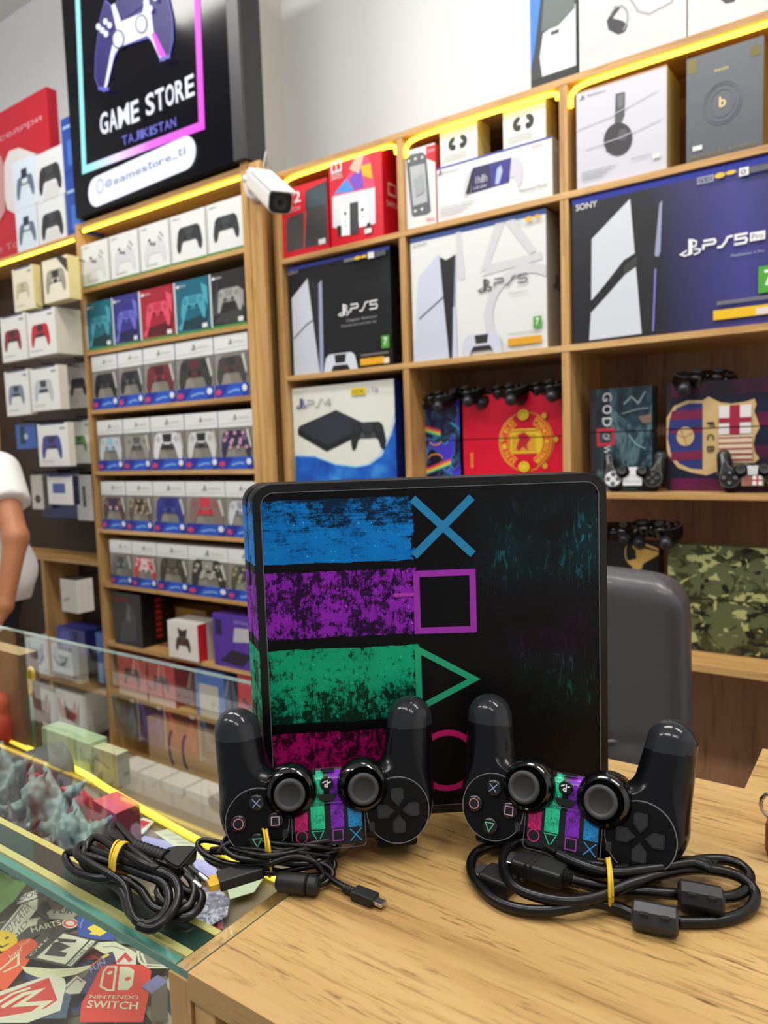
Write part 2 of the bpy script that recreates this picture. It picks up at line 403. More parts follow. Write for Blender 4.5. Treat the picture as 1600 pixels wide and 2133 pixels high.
# ---- the desk
DZ = CZ-.293
GW = WOODX
DESKW = wood('oak_desk_top', 'x', 1, ((194, 157, 98), (166, 127, 74), (210, 178, 120)), .42, 1)
desk = thing('counter_desk', 'oak laminate counter desk carrying the patterned console', 'desk', (.2, .45, 0))
def pD(name, m, *b): return bxo(name, m, *b, parent=desk, bevel=.0008)
bm = bmesh.new(); prism(bm, [(-.3255, .25), (1.2, .25), (1.2, .744), (-.103, .744), (-.103, .649), (-.3255, .649)], DZ-.0165, DZ)
finish('desk_top', bm, DESKW, desk, world=True)
pD('side_panel', WOODZ, -.324, -.307, .252, .647, 0, DZ-.017)
pD('side_panel', WOODZ, 1.18, 1.197, .252, .647, 0, DZ-.017)
pD('back_panel', WOODX, -.307, 1.18, .630, .647, 0, DZ-.017)
pD('rail', M((48, 38, 30), .6), -.307, 1.18, .29, .30, DZ-.5, DZ-.017)
for i, z in enumerate((DZ-.031, DZ-.20, DZ-.37)):
    d = pD('drawer', WOODX, -.303, .28, .254, .272, z-.155, z)
    bm = bmesh.new(); box(bm, -.09, .07, .246, .254, z-.08, z-.07, 0, .002); h = finish('handle', bm, M((190, 190, 190), .3, 1), None); h.parent = d; h.location -= Vector(OBJ[desk.name].translation)
pD('side_panel', WOODZ, -.101, -.085, .66, .742, 0, DZ-.017)
# ---- the showcase
case = thing('glass_showcase', 'long glass topped showcase of stickers and figures left of the desk', 'showcase', (-.9, .45, 0))
def glass(name, tint=(.97, 1, .985)):
    g = NG(name); t = g.t; t.nodes.remove(g.b); out = t.nodes['Material Output']
    tr = g.n('ShaderNodeBsdfTransparent'); tr.inputs[0].default_value = (*tint, 1); gl = g.n('ShaderNodeBsdfGlossy'); gl.inputs['Roughness'].default_value = .015
    gl.inputs[0].default_value = (1, 1, 1, 1)
    fr = g.n('ShaderNodeFresnel'); fr.inputs[0].default_value = 1.5; mx = g.n('ShaderNodeMixShader'); ge = g.n('ShaderNodeNewGeometry')
    g.put(mx.inputs[0], g.math('MULTIPLY', fr.outputs[0], g.math('SUBTRACT', 1, ge.outputs['Backfacing']))); t.links.new(tr.outputs[0], mx.inputs[1]); t.links.new(gl.outputs[0], mx.inputs[2]); t.links.new(mx.outputs[0], out.inputs[0]); return g.m
GL = glass('clear_glass'); TEAL = M((84, 140, 128), .12, name='green_glass_edge'); TEALP = M((190, 225, 222), .15)
def pane(name, x0, x1, y0, y1, z0, z1, big, near=TEAL, far=TEALP):
    """glass sheet: only its large outer face pair is clear, the cut edges are green"""
    bm = bmesh.new(); box(bm, x0, x1, y0, y1, z0, z1)
    bm.normal_update()
    for f in bm.faces:
        n = f.normal
        if abs(n[big]) > .5: f.material_index = 0
        elif n.y > .5 and big == 2: f.material_index = 2
        else: f.material_index = 1
    return finish(name, bm, [GL, near, far], case, world=True)
X0C = -2.05
pane('glass_top', X0C, -.3265, .2505, .646, DZ-.005, DZ, 2)
pane('front_glass', X0C, -.347, .2585, .264, DZ-.75, DZ-.0085, 1)
bxo('end_panel', WOODZ, -.3455, -.3272, .252, .645, 0, DZ-.0085, parent=case)
bxo('end_panel', WOODZ, X0C, X0C+.018, .266, .645, 0, DZ-.0085, parent=case)
SZ = DZ-.187
bxo('case_shelf', M((120, 104, 84), .5), X0C+.018, -.346, .268, .64, SZ-.016, SZ, parent=case)
bxo('case_base', WOODX, X0C+.018, -.346, .268, .64, .0, DZ-.76, parent=case)
ral = bxo('front_rail', M((34, 58, 52), .3, .0), X0C+.018, -.3462, .272, .288, DZ-.022, DZ-.0085, parent=case)
bxo('rail_reflection', M((214, 204, 130), .3, .3), X0C+.018, -.3462, .266, .2715, DZ-.018, DZ-.0085, parent=case)  # pale yellow strip, painted as a reflected light line along the rail
bxo('rail_reflection', M((222, 208, 120), .3, .3), X0C+.018, -.3462, .2885, .294, DZ-.016, DZ-.0085, parent=case)  # second reflected line, likewise put in as yellow colour behind the rail
led('led_strip', 'yellow LED strip inside the glass showcase', smoothpath([(X0C+.1, .622, SZ+.035), (-1.25, .604, SZ+.012), (-1.0, .592, SZ+.0135), (-.9, .580, SZ+.012), (-.74, .568, SZ+.006), (-.62, .56, SZ+.006), (-.40, .55, SZ+.006)], 4), .0045, None, M((236, 214, 70), .35, emit=1.1))
# ================================================================ the skinned console
CO = Vector((-.4047, .3955, DZ+.0004)); CU = Vector((.7827, .6224, 0)); CN = Vector((.6224, -.7827, 0))
cmw = Matrix.Translation(CO) @ Matrix((CU, -CN, Vector((0, 0, 1)))).transposed().to_4x4()   # x along the face, y away, z up
g = NG('console_skin'); v = g.obj(); s = g.sep(v); X, Y, Z = s[0], s[1], s[2]
n1 = g.noise(g.mapp(v, (1, 1, 1.2)), 95, 8, .72, .3); n2 = g.noise(g.mapp(v, (1, 1, .25), rot=(0, .35, 0)), 260, 5, .7, 1.2)
n3 = g.noise(v, 22, 4, .6); n4 = g.noise(g.mapp(v, (.22, 1, 2.2)), 230, 5, .7, .8)
spots = g.noise(v, 330, 3, .6); fine = g.noise(v, 420, 4, .75); n5 = g.noise(g.mapp(v, (1, 1, .30), rot=(0, .12, 0)), 150, 6, .7, 2.0); n6 = g.noise(v, 14, 3, .6)
base = (.0035, .0035, .0045)
col = base
rag = g.math('MULTIPLY_ADD', g.math('SUBTRACT', n1, .5), .03, .121)
left = g.math('LESS_THAN', X, rag)
def grunge(mask_noise, lo, hi, c0, c1):
    m = g.math('MULTIPLY', g.math('SUBTRACT', mask_noise, lo), 1/(hi-lo), clamp=True)
    return m, g.mix(n3, (*lin(c0), 1), (*lin(c1), 1))
zj = g.math('MULTIPLY_ADD', g.math('SUBTRACT', n4, .5), .006, Z)
for (z0, z1, ca, cb, kind) in ((.2052, .2545, (0, 96, 190), (20, 150, 232), 0), (.1470, .1985, (104, 18, 160), (176, 50, 214), 1),
                               (.0794, .1380, (0, 120, 92), (28, 206, 150), 2), (.0160, .0712, (150, 0, 88), (232, 20, 140), 3)):
    bnd = g.band(zj, z0, z1)
    rel = g.math('MULTIPLY', g.math('SUBTRACT', Z, z0), 1/(z1-z0))
    src = g.math('ADD', g.math('MULTIPLY', n1, .62), g.math('MULTIPLY', (n4 if kind == 0 else n2), .38))
    src = g.math('ADD', src, g.math('MULTIPLY', g.math('SUBTRACT', n3, .5), .35 if kind else .2))
    src = g.math('ADD', src, g.math('MULTIPLY', g.math('SUBTRACT', fine, .5), .30))
    if kind == 0: src = g.math('ADD', src, g.math('MULTIPLY', g.math('GREATER_THAN', rel, .55), g.math('MULTIPLY', g.math('SUBTRACT', .5, n3), .9))); src = g.math('ADD', src, g.math('MULTIPLY', rel, -.16)); lo, hi = .31, .43
    elif kind == 2: src = g.math('ADD', src, g.math('MULTIPLY', rel, .10)); lo, hi = .50, .575
    elif kind == 1: lo, hi = .47, .53
    else: lo, hi = .46, .53
    m, cc = grunge(src, lo, hi, ca, cb)
    hl = g.math('MULTIPLY', g.math('GREATER_THAN', spots, .66), .5)
    cc = g.mix(hl, cc, (*lin(tuple(min(255, q+90) for q in cb)), 1))
    f = g.math('MULTIPLY', g.math('MULTIPLY', bnd, left), g.math('MULTIPLY_ADD', m, .93, .07))
    col = g.mix(f, col, cc)
for (z0, z1, cc, x0, amt) in ((.17, .262, (36, 150, 170), .17, .75), (.10, .185, (120, 40, 140), .17, .40), (.065, .135, (20, 160, 140), .172, .42), (0, .06, (150, 10, 90), .2, .16)):
    mid = (z0+z1)/2; hw = (z1-z0)/2
    fall = g.math('SUBTRACT', 1, g.math('MULTIPLY', g.math('ABSOLUTE', g.math('SUBTRACT', Z, mid)), 1/hw), clamp=True)
    side = g.math('MULTIPLY', g.math('SUBTRACT', X, x0-.01), 22, clamp=True)
    m = g.math('MULTIPLY', g.math('SUBTRACT', n5, .555), 9, clamp=True)
    m = g.math('MULTIPLY', m, g.math('MULTIPLY', g.math('SUBTRACT', n6, .44), 6, clamp=True))
    m = g.math('ADD', g.math('MULTIPLY', m, .9), g.math('MULTIPLY', g.math('MULTIPLY', g.math('SUBTRACT', n6, .4), 1.2, clamp=True), .28))
    col = g.mix(g.math('MULTIPLY', g.math('MULTIPLY', fall, side), g.math('MULTIPLY', m, amt)), col, (*lin(cc), 1))
g.put(g.b.inputs['Base Color'], col); g.b.inputs['Roughness'].default_value = .42; g.b.inputs['Specular IOR Level'].default_value = .16
rg = g.math('MULTIPLY', g.math('SUBTRACT', X, .125), 30, clamp=True)
g.bump(g.math('ADD', g.math('MULTIPLY', g.math('ADD', n4, n2), g.math('MULTIPLY_ADD', rg, .8, .2)), g.math('MULTIPLY', n1, .2)), .22, .0012)
SKIN = g.m
BLK = M((12, 12, 13), .33); BLKM = M((20, 20, 22), .55); DGREY = M((52, 53, 56), .5); GREY = M((96, 98, 102), .5); WHITE = M((236, 236, 234), .5); SILV = M((200, 200, 200), .25, 1)
con = thing('game_console', 'slim black game console standing upright, covered in a skin of neon stripes and button shapes', 'console', mat=cmw)
WF, HF = .2747, .2674
def slab(name, y0, y1, shl, shr, mats, r=.016, rim=None):
    """rounded upright slab whose left edge leans out with depth, as this console's front does"""
    bm = bmesh.new(); rings = []
    ee = .0016; N0 = rrect(0, WF, 0, HF, r, 8)
    for yy, ins in ((y0, ee), (y0+ee*.4, ee*.3), (y0+ee, 0), (y1-ee, 0), (y1, ee)):
        out = []
        for x, z in N0:
            cx = x+(ins if x < WF/2 else -ins); cz = z+(ins if z < HF/2 else -ins)
            k = (yy)/.039; out.append(bm.verts.new((cx-shl*k*(1-cx/WF)-shr*k*(cx/WF), yy, cz)))
        rings.append(out)
    bm.faces.new(rings[0]); bm.faces.new(rings[-1][::-1])
    for a, b in zip(rings, rings[1:]):
        for i in range(len(a)): j = (i+1) % len(a); bm.faces.new((a[j], a[i], b[i], b[j]))
    bmesh.ops.recalc_face_normals(bm, faces=bm.faces)
    return finish(name, bm, mats, con, smooth=math.radians(40))
# left edge of the far side seen at px 506: how far it leans out
_d = ray(506, 1100); _n = CN; _t = ((CO-CN*.039)-CAM).dot(_n)/_d.dot(_n); LEAN = -((CAM+_d*_t)-(CO-CN*.039)).dot(CU)
slab('front_shell', 0, .0185, LEAN, LEAN*.2, SKIN)
slab('rear_shell', .0225, .0385, LEAN, LEAN*.2, SKIN)
bm = bmesh.new(); prism(bm, rrect(.0045, WF-.0045, .0045, HF-.0045, .013), .0184, .0226, 0, Matrix(((1, 0, 0, -LEAN*.52), (0, 0, 1, 0), (0, 1, 0, 0), (0, 0, 0, 1))))
bmesh.ops.recalc_face_normals(bm, faces=bm.faces)
finish('groove', bm, M((5, 5, 6), .6), con)
# raised rim round the face and the button shapes, thin vinyl
def conface(name, fn, eps=.00018):
    bm = bmesh.new(); mats = []
    F = Face(bm, (0, 0, 0), (1, 0, 0), (0, 0, 1), 1, 1, mats, eps); fn(F)
    return finish(name, bm, mats, con)
def outline(F, ins, r): return [(x, z) for x, z in rrect(ins, WF-ins, ins, HF-ins, r, 8)]
conface('rim', lambda F: F.line(outline(F, .0032, .0135), .0058, M((10, 10, 11), .3), True))
conface('rim_line', lambda F: (setattr(F, 'k', 2), F.line(outline(F, .0066, .0105), .0007, M((110, 110, 114), .3), True)))
def two(F, fn): F.k = 2; fn(F)
conface('cross_shape', lambda F: two(F, lambda F: (F.line([(.1225, .2525), (.1685, .2075)], .0062, (20, 140, 200)), F.line([(.1685, .2520), (.1225, .2080)], .0062, (20, 140, 200)))))
conface('square_shape', lambda F: two(F, lambda F: F.line([(.1236, .1939), (.1676, .1936), (.1676, .1482), (.1236, .1490)], .0050, (168, 44, 196), True)))
conface('triangle_shape', lambda F: two(F, lambda F: F.line([(.1232, .1340), (.1670, .1082), (.1232, .0870)], .0050, (14, 176, 128), True)))
conface('circle_shape', lambda F: two(F, lambda F: F.ring(.1444, .0430, .0228, .0228, .0048, (214, 0, 118), n=40)))
conface('violet_dash', lambda F: two(F, lambda F: (F.line([(.108, .178), (.1215, .178)], .0028, (190, 60, 200)), F.ell(.108, .178, .003, .0018, (190, 60, 200), 8))))
bm = bmesh.new(); box(bm, -LEAN*.30-.0009, -LEAN*.30+.002, .0125, .0155, .203, .212); finish('front_button', bm, M((60, 62, 64), .3, .6), con)
for x in (.03, .24):
    for y in (.008, .03): bm = bmesh.new(); lathe(bm, [(0, -.0004), (.005, -.0004), (.005, .0006), (0, .0006)], 12, Matrix.Translation((x-LEAN*.5, y, 0))); finish('rubber_foot', bm, BLKM, con)

# ================================================================ game pads
def bodyf(X, Y, Z):
    A = np.abs(X)
    core = rbox(X, Y, Z, (0, -5.5, -13.5), (47, 24.5, 12.5), 9)
    dA = np.sqrt((A-50)**2+(Y+1.0)**2); disc = np.maximum(dA-23.5, np.abs(Z+14)-13.6)
    q1 = np.maximum(dA-15.5, 0); q2 = np.maximum(np.abs(Z+14)-6.2, 0); disc = np.sqrt(q1**2+q2**2)-8
    h = cone(A, Y, Z*1.0, (57, -10, -17.5), (64.5, -61, -18), 20.5, 16.5)
    d = smin(core, disc, 7); d = smin(d, h, 11)
    sh = rbox(X*0+A, Y, Z, (48, 19, -17), (15, 6, 8), 4); d = smin(d, sh, 3)
    return np.maximum(d, Z-.0)
V, F_ = surfnet(bodyf, (-88, -86, -42), (88, 32, 6), 1.25)
V = V/1000
g = NG('pad_body'); v = g.obj(); s = g.sep(v); X, Y = s[0], s[1]; gn = g.n('ShaderNodeTexCoord').outputs['Normal']; nz = g.sep(gn)[2]
def padskin(g, X, Y, v, up, base):
    n1 = g.noise(v, 700, 6, .75, .4); n2 = g.noise(v, 120, 3, .6); col = base
    m = g.math('MULTIPLY', g.math('SUBTRACT', g.math('ADD', g.math('MULTIPLY', n1, .7), g.math('MULTIPLY', n2, .3)), .40), 8, clamp=True)
    for x0, x1, ca, y0 in ((.0145, .0235, (222, 20, 120), -.0145), (.0025, .0122, (40, 214, 160), -.031), (-.0110, -.0018, (138, 40, 205), -.031), (-.0235, -.0138, (30, 150, 225), -.0145)):
        f = g.math('MULTIPLY', g.band(X, x0, x1), g.band(Y, y0, .0085)); f = g.math('MULTIPLY', f, up)
        f = g.math('MULTIPLY', f, g.math('MULTIPLY_ADD', m, .85, .15)); col = g.mix(f, col, (*lin(ca), 1))
    return col
up = g.math('GREATER_THAN', nz, .35)
sil = g.math('MULTIPLY', g.math('MULTIPLY', g.band(X, -.0135, .0135), g.math('LESS_THAN', Y, -.0245)), g.math('GREATER_THAN', nz, -.1))
bc = g.mix(sil, (.004, .004, .005, 1), (.10, .10, .11, 1))
g.put(g.b.inputs['Base Color'], padskin(g, X, Y, v, up, bc)); g.b.inputs['Roughness'].default_value = .2; g.b.inputs['Specular IOR Level'].default_value = .3
PADB = g.m
g = NG('touchpad_skin'); v = g.obj(); s = g.sep(v); g.put(g.b.inputs['Base Color'], padskin(g, s[0], s[1], v, 1.0, (.006, .006, .007, 1))); g.b.inputs['Roughness'].default_value = .3
TPS = g.m
CAPM = M((40, 42, 47), .14, spec=.35); MATTE = M((10, 10, 11), .42, spec=.2); GLOSS = M((7, 7, 8), .13, coat=.4); RUB = M((62, 63, 66), .62); RUB2 = M((42, 43, 45), .7); LINE = M((120, 122, 126), .3)
# the grip ends are a lighter cap: the faces past the parting line
cen = V[F_].mean(1); ax = cen[:, 1]+.0535+np.abs(np.abs(cen[:, 0])-.064)*.12
isc = ax < 0
def sub(mask):
    ff = F_[mask]; used = np.unique(ff); rm = -np.ones(len(V), int); rm[used] = np.arange(len(used)); return V[used], rm[ff]
PADME = meshof('pad_body', *sub(~isc)); PADME.materials.append(PADB); PADME.shade_smooth()
CAPS = []
for q_ in (cen[:, 0] < 0, cen[:, 0] > 0):
    me_ = meshof('pad_cap', *sub(isc & q_)); me_.materials.append(CAPM); me_.shade_smooth(); CAPS.append(me_)
PADME_P = PADME.copy(); PADME_P.materials.clear(); PADME_P.materials.append(M((9, 9, 10), .2))
def mk(name, parent, mats, fn, smooth=False):
    bm = bmesh.new(); fn(bm); bmesh.ops.recalc_face_normals(bm, faces=bm.faces); return finish(name, bm, mats, parent, smooth=smooth)
def link(name, me, parent):
    o = bpy.data.objects.new(name, me); COL.objects.link(o); o.parent = parent; return o
def make_pad(label, mw, group=None):
    r = thing('game_controller', label, 'game controller', mat=mw, group=group)
    link('body', PADME, r); [link('grip_cap', q_, r) for q_ in CAPS]
    for sx in (-1, 1):
        cx = sx*.0495
        mk('button_plate', r, [MATTE, LINE], lambda bm: (lathe(bm, [(0, .0009), (.0212, .0009), (.0218, .0005), (.0218, -.001)], 40, Matrix.Translation((cx, 0, 0))),
            lathe(bm, [(.0219, -.001), (.0219, .0010), (.0224, .0010), (.0226, -.001)], 40, Matrix.Translation((cx, 0, 0)), 1)), math.radians(30))
        wx = sx*.0255
        mk('stick_well', r, GLOSS, lambda bm: lathe(bm, [(.0188, -.022), (.0190, -.010), (.0188, -.002), (.0178, .0018), (.0160, .0046), (.0138, .0062), (.0128, .0058), (.0120, .003), (.0075, .0005), (0, 0)], 40, Matrix.Translation((wx, -.018, 0))), math.radians(50))
        st = mk('thumbstick', r, RUB2, lambda bm: lathe(bm, [(.0062, .001), (.0058, .0085), (.0075, .0105), (.0098, .0118), (.0106, .0138), (.0104, .0154), (.0094, .0162), (.0080, .0158), (.0066, .0146), (0, .0140)], 36, Matrix.Translation((wx, -.018, 0))), math.radians(40))
        mk('stick_ring', st, RUB, lambda bm: lathe(bm, [(.0107, .0130), (.0108, .0146), (.0102, .0161), (.0092, .01665), (.0078, .0160), (.0072, .0150)], 36, Matrix.Translation((wx, -.018, 0))), True)
        mk('shoulder_button', r, MATTE, lambda bm: box(bm, sx*.048-.0145, sx*.048+.0145, .020, .0262, -.0185, -.006, 0, .0025), math.radians(30))
        mk('trigger', r, GLOSS, lambda bm: box(bm, sx*.048-.0135, sx*.048+.0135, .019, .0270, -.034, -.021, 0, .004), math.radians(30))
        mk('option_button', r, RUB2, lambda bm: prism(bm, rrect(sx*.0305-.0018, sx*.0305+.0018, .0065, .0125, .0016, 4), 0, .0014))
    # four shape buttons; the player's right-hand side
    for dx, dy, kind in ((0, .0127, 't'), (0, -.0127, 'x'), (.0127, 0, 'c'), (-.0127, 0, 's')):
        cx, cy = .0495+dx, dy
        b = mk('shape_button', r, M((24, 24, 26), .2), lambda bm: lathe(bm, [(.0056, .0008), (.0056, .0032), (.0051, .0038), (.003, .0040), (0, .0041)], 24, Matrix.Translation((cx, cy, 0))), math.radians(50))
        bm = bmesh.new(); mats = []; F = Face(bm, (cx, cy, .00425), (1, 0, 0), (0, 1, 0), 1, 1, mats); w = .0006
        if kind == 'x': F.line([(-.0027, -.0027), (.0027, .0027)], w, (150, 165, 215)); F.line([(-.0027, .0027), (.0027, -.0027)], w, (150, 165, 215))
        if kind == 'c': F.ring(0, 0, .0033, .0033, w, (216, 140, 150))
        if kind == 's': F.line([(-.0027, -.0027), (.0027, -.0027), (.0027, .0027), (-.0027, .0027)], w, (215, 165, 205), True)
        if kind == 't': F.line([(-.0031, -.0022), (.0031, -.0022), (0, .0032)], w, (110, 205, 165), True)
        finish('symbol', bm, mats, b)
    for a in range(4):
        R = Matrix.Rotation(a*math.pi/2, 4, 'Z')
        def dk(bm): prism(bm, [(-.0045, .0078), (-.0045, .0138), (-.0032, .0150), (.0032, .0150), (.0045, .0138), (.0045, .0078), (0, .0028)], .0008, .0040, 0, Matrix.Translation((-.0495, 0, 0)) @ R); bmesh.ops.bevel(bm, geom=[e for e in bm.edges if e.verts[0].co.z > .003 and e.verts[1].co.z > .003], offset=.0009, segments=2, affect='EDGES')
        mk('direction_key', r, M((40, 41, 44), .3), dk)
    tp = mk('touchpad', r, TPS, lambda bm: prism(bm, rrect(-.0238, .0238, -.0068, .0195, .002, 4), -.0005, .0016))
    bm = bmesh.new(); mats = []; F = Face(bm, (0, 0, .0017), (1, 0, 0), (0, 1, 0), 1, 1, mats, .00012)
    F.line(rrect(-.0256, .0256, -.0088, .0215, .003, 4), .0006, (86, 88, 92), True)
    w = .0007
    F.ring(.019, .0125, .0038, .0038, w, (220, 30, 120)); F.line([(.0035, .0095), (.0117, .0095), (.0076, .0168)], w, (30, 200, 150), True)
    F.line([(-.0098, .0095), (-.0027, .0095), (-.0027, .0165), (-.0098, .0165)], w, (170, 60, 190), True)
    F.line([(-.0147, .0095), (-.0228, .0175)], w, (50, 160, 225)); F.line([(-.0228, .0095), (-.0147, .0175)], w, (50, 160, 225))
    finish('touchpad_print', bm, mats, r)
    hb = mk('home_button', r, M((6, 6, 7), .15), lambda bm: lathe(bm, [(.0047, 0), (.0047, .0013), (.0040, .0019), (0, .0019)], 24, Matrix.Translation((0, -.0215, 0))), math.radians(40))
    bm = bmesh.new(); mats = []; F = Face(bm, (0, -.0215, .00205), (1, 0, 0), (0, 1, 0), 1, 1, mats)
    F.line([(-.0004, -.0026), (-.0004, .0024)], .0008, (230, 232, 236)); F.line([(-.0004, .0022), (.0014, .0014), (.0010, .0002), (-.0002, .0004)], .0008, (230, 232, 236))
    F.line([(-.003, -.0014), (-.0012, -.0006)], .0009, (230, 232, 236)); F.line([(.0005, -.0020), (.003, -.0010)], .0009, (230, 232, 236))
    finish('symbol', bm, mats, hb)
    mk('speaker_grille', r, M((8, 8, 9), .5), lambda bm: prism(bm, [(-.0075, -.0145), (.0075, -.0145), (.0045, -.0098), (-.0045, -.0098)], 0, .0007))
    mk('port', r, M((4, 4, 4), .5), lambda bm: (box(bm, -.006, .004, -.0312, -.0296, -.0052, -.0028), lathe(bm, [(0, -.0318), (.0018, -.0318), (.0018, -.029), (0, -.029)], 14, Matrix.Translation((.0095, 0, -.004)) @ Matrix.Rotation(math.pi/2, 4, 'X') @ Matrix.Translation((0, 0, .060)))))
    return r
RR = Matrix(((-.9881, .044, .1475), (-.1534, -.365, -.9183), (.0134, -.93, .3674))); TR_ = Vector((-.1829, .4539, -.2592+CZ))
RL = Matrix(((-.7692, .1932, .6091), (-.6388, -.2115, -.7397), (-.0141, -.9581, .2861))); TL_ = Vector((-.3265, .3784, -.2622+CZ))
def pose(R, t, drop=0):
    q = R.to_4x4(); zs = [(q @ Vector(c)).z for c in ((-.048, .027, -.028), (.048, .027, -.028), (-.07, .0, -.02), (-.06, .022, -.008), (.06, .022, -.008))]
    return Matrix.Translation(t) @ q
padR = make_pad('black game controller on its head at right, behind the thickest cable coil', pose(RR, TR_))
padL = copy_tree(padR, pose(RL, TL_), 'black game controller on its head at left, hiding the foot of the console')
def lowest(root):
    zz = 9
    mw = OBJ[root.name]
    for c in root.children:
        if c.type == 'MESH':
            n = len(c.data.vertices); co = np.empty(n*3); c.data.vertices.foreach_get('co', co); co = co.reshape(-1, 3)
            zz = min(zz, (co@np.array(mw.to_3x3())[2]+mw.translation.z).min())
    return zz
for p in (padR, padL):
    dz = DZ+.0003-lowest(p); mw = OBJ[p.name]; print('PAD lift', dz); mw = Matrix.Translation((0, 0, dz)) @ mw; OBJ[p.name] = mw; p.matrix_world = mw

# ================================================================ cable bundles
CORD = M((8, 8, 9), .3, spec=.4); CORD2 = M((17, 17, 18), .42); BAND = M((226, 190, 40), .5); PLUGM = M((18, 18, 19), .5)
def cp(lst, r): return [atz(x, y, DZ+r+h/1000) for x, y, h in lst]      # picture point + height above the counter in mm
def cord(parent, name, lst, r, m=CORD, sub=7, n=10):
    bm = bmesh.new(); tube(bm, smoothpath(cp(lst, r), sub), r, n); return finish(name, bm, m, parent, world=True)
def oriented(a, b, up=Vector((0, 0, 1))):
    x = (b-a).normalized(); z = (up-x*up.dot(x)).normalized(); y = z.cross(x); return Matrix.Translation(a) @ Matrix((x, y, z)).transposed().to_4x4(), (b-a).length
def block(parent, name, a, b, w, h, m, bevel=.0012, extra=None, off=0):
    T_, L = oriented(a, b); bm = bmesh.new(); box(bm, 0, L, -w/2, w/2, -h/2+off, h/2+off, 0, bevel)
    if extra: extra(bm, L)
    bmesh.ops.transform(bm, matrix=T_, verts=bm.verts); return finish(name, bm, m, parent, world=True)
def cyl(parent, name, a, b, prof, m, n=20):    # prof: (fraction, radius)
    T_, L = oriented(a, b); R = Matrix(((0, 0, 1, 0), (1, 0, 0, 0), (0, 1, 0, 0), (0, 0, 0, 1)))
    bm = bmesh.new(); lathe(bm, [(0, prof[0][0]*L)]+[(r, f*L) for f, r in prof]+[(0, prof[-1][0]*L)], n, T_ @ R); bmesh.ops.recalc_face_normals(bm, faces=bm.faces)
    return finish(name, bm, m, parent, smooth=math.radians(35), world=True)
def band(label, loops, r=.0007, wdt=1):
    root = thing('rubber_band', label, 'rubber band', loops[0][0])
    for L in loops:
        bm = bmesh.new(); tube(bm, smoothpath(L+[L[0]], 5), r, 6, flat=wdt, cap=False); finish('loop', bm, BAND, root, world=True)
    return root
# ---- right: thick display cable
c3 = thing('display_cable', 'thick black display cable coiled in front of the right controller', 'cable', atz(1270, 1860, DZ))
r3 = .0035
cord(c3, 'cord', [(1190, 1832, 12), (1260, 1848, 8), (1340, 1857, 8), (1440, 1864, 6), (1520, 1868, 4), (1556, 1850, 4), (1560, 1820, 6), (1530, 1796, 8), (1480, 1790, 9), (1400, 1800, 9), (1280, 1806, 12), (1190, 1790, 16), (1130, 1760, 16), (1086, 1752, 14), (1055, 1775, 12), (1050, 1812, 10), (1075, 1848, 9), (1120, 1868, 8), (1190, 1878, 8), (1260, 1864, 10), (1330, 1835, 14), (1440, 1810, 14), (1530, 1822, 10), (1572, 1858, 4), (1560, 1895, 1), (1500, 1918, 0), (1410, 1921, 0)], r3)
cord(c3, 'cord', [(1325, 1908, 1), (1290, 1892, 2), (1240, 1880, 4), (1200, 1888, 5), (1130, 1898, 2), (1060, 1888, 1), (1010, 1858, 1), (982, 1815, 2), (990, 1780, 4), (1030, 1762, 6), (1090, 1762, 8), (1150, 1785, 12), (1230, 1815, 14), (1280, 1812, 12), (1350, 1804, 10), (1430, 1795, 9), (1478, 1800, 8), (1490, 1790, 8)], r3)
cord(c3, 'cord', [(1278, 1812, 16), (1340, 1802, 14), (1420, 1795, 13), (1475, 1797, 11), (1462, 1810, 8)], r3)
cord(c3, 'cord', [(1480, 1812, 16), (1440, 1798, 18), (1360, 1810, 18), (1280, 1818, 17), (1220, 1805, 18), (1160, 1778, 18)], r3)
pa, pb = atz(1074, 1793, DZ+.0145), atz(1178, 1826, DZ+.0145)
block(c3, 'plug', pa, pb, .0190, .0105, PLUGM, .0018, lambda bm, L: [box(bm, L*f, L*f+.0012, -.0098, .0098, -.0056, .0056) for f in (.30, .40)])
block(c3, 'plug_tip', atz(1056, 1789, DZ+.0145), atz(1076, 1794, DZ+.0145), .0140, .0045, SILV, .0004)
cyl(c3, 'strain_relief', atz(1174, 1824, DZ+.0145), atz(1208, 1838, DZ+.0125), [(q/12, .0058-.0015*(q/12)-(.0009 if q % 2 else 0)) for q in range(13)], PLUGM)
pa, pb = atz(1010, 1820, DZ+.006), atz(1072, 1846, DZ+.006)
block(c3, 'plug', pa, pb, .0185, .0100, PLUGM, .0018)
block(c3, 'plug_tip', atz(992, 1813, DZ+.006), atz(1011, 1820, DZ+.006), .0138, .0045, SILV, .0004)
def fer(parent, a, b, r, clip=True, m=PLUGM):
    f = cyl(parent, 'ferrite_core', a, b, [(0, r*.8), (.06, r), (.5, r*1.01), (.94, r), (1, r*.8)], m, 8 if clip else 24)
    if clip:
        for k in (.28, .72):
            p = a.lerp(b, k); d = (b-a).normalized(); up = Vector((0, -.75, .66)); up = (up-d*up.dot(d)).normalized()
            block(f.parent, 'clip', p+up*r*.93-d*.0025, p+up*r*.93+d*.0025, .0045, .0018, M((8, 8, 8), .6), .0003)
fer(c3, atz(1316, 1902, DZ+.0087), atz(1414, 1922, DZ+.0087), .0085, m=M((40, 42, 45), .42))
fer(c3, atz(1412, 1862, DZ+.0125), atz(1508, 1880, DZ+.0115), .0090)
def ringpts(px, top, bot, h0, h1, lean=0):
    a = atz(px, top, DZ+h1); 
    return a
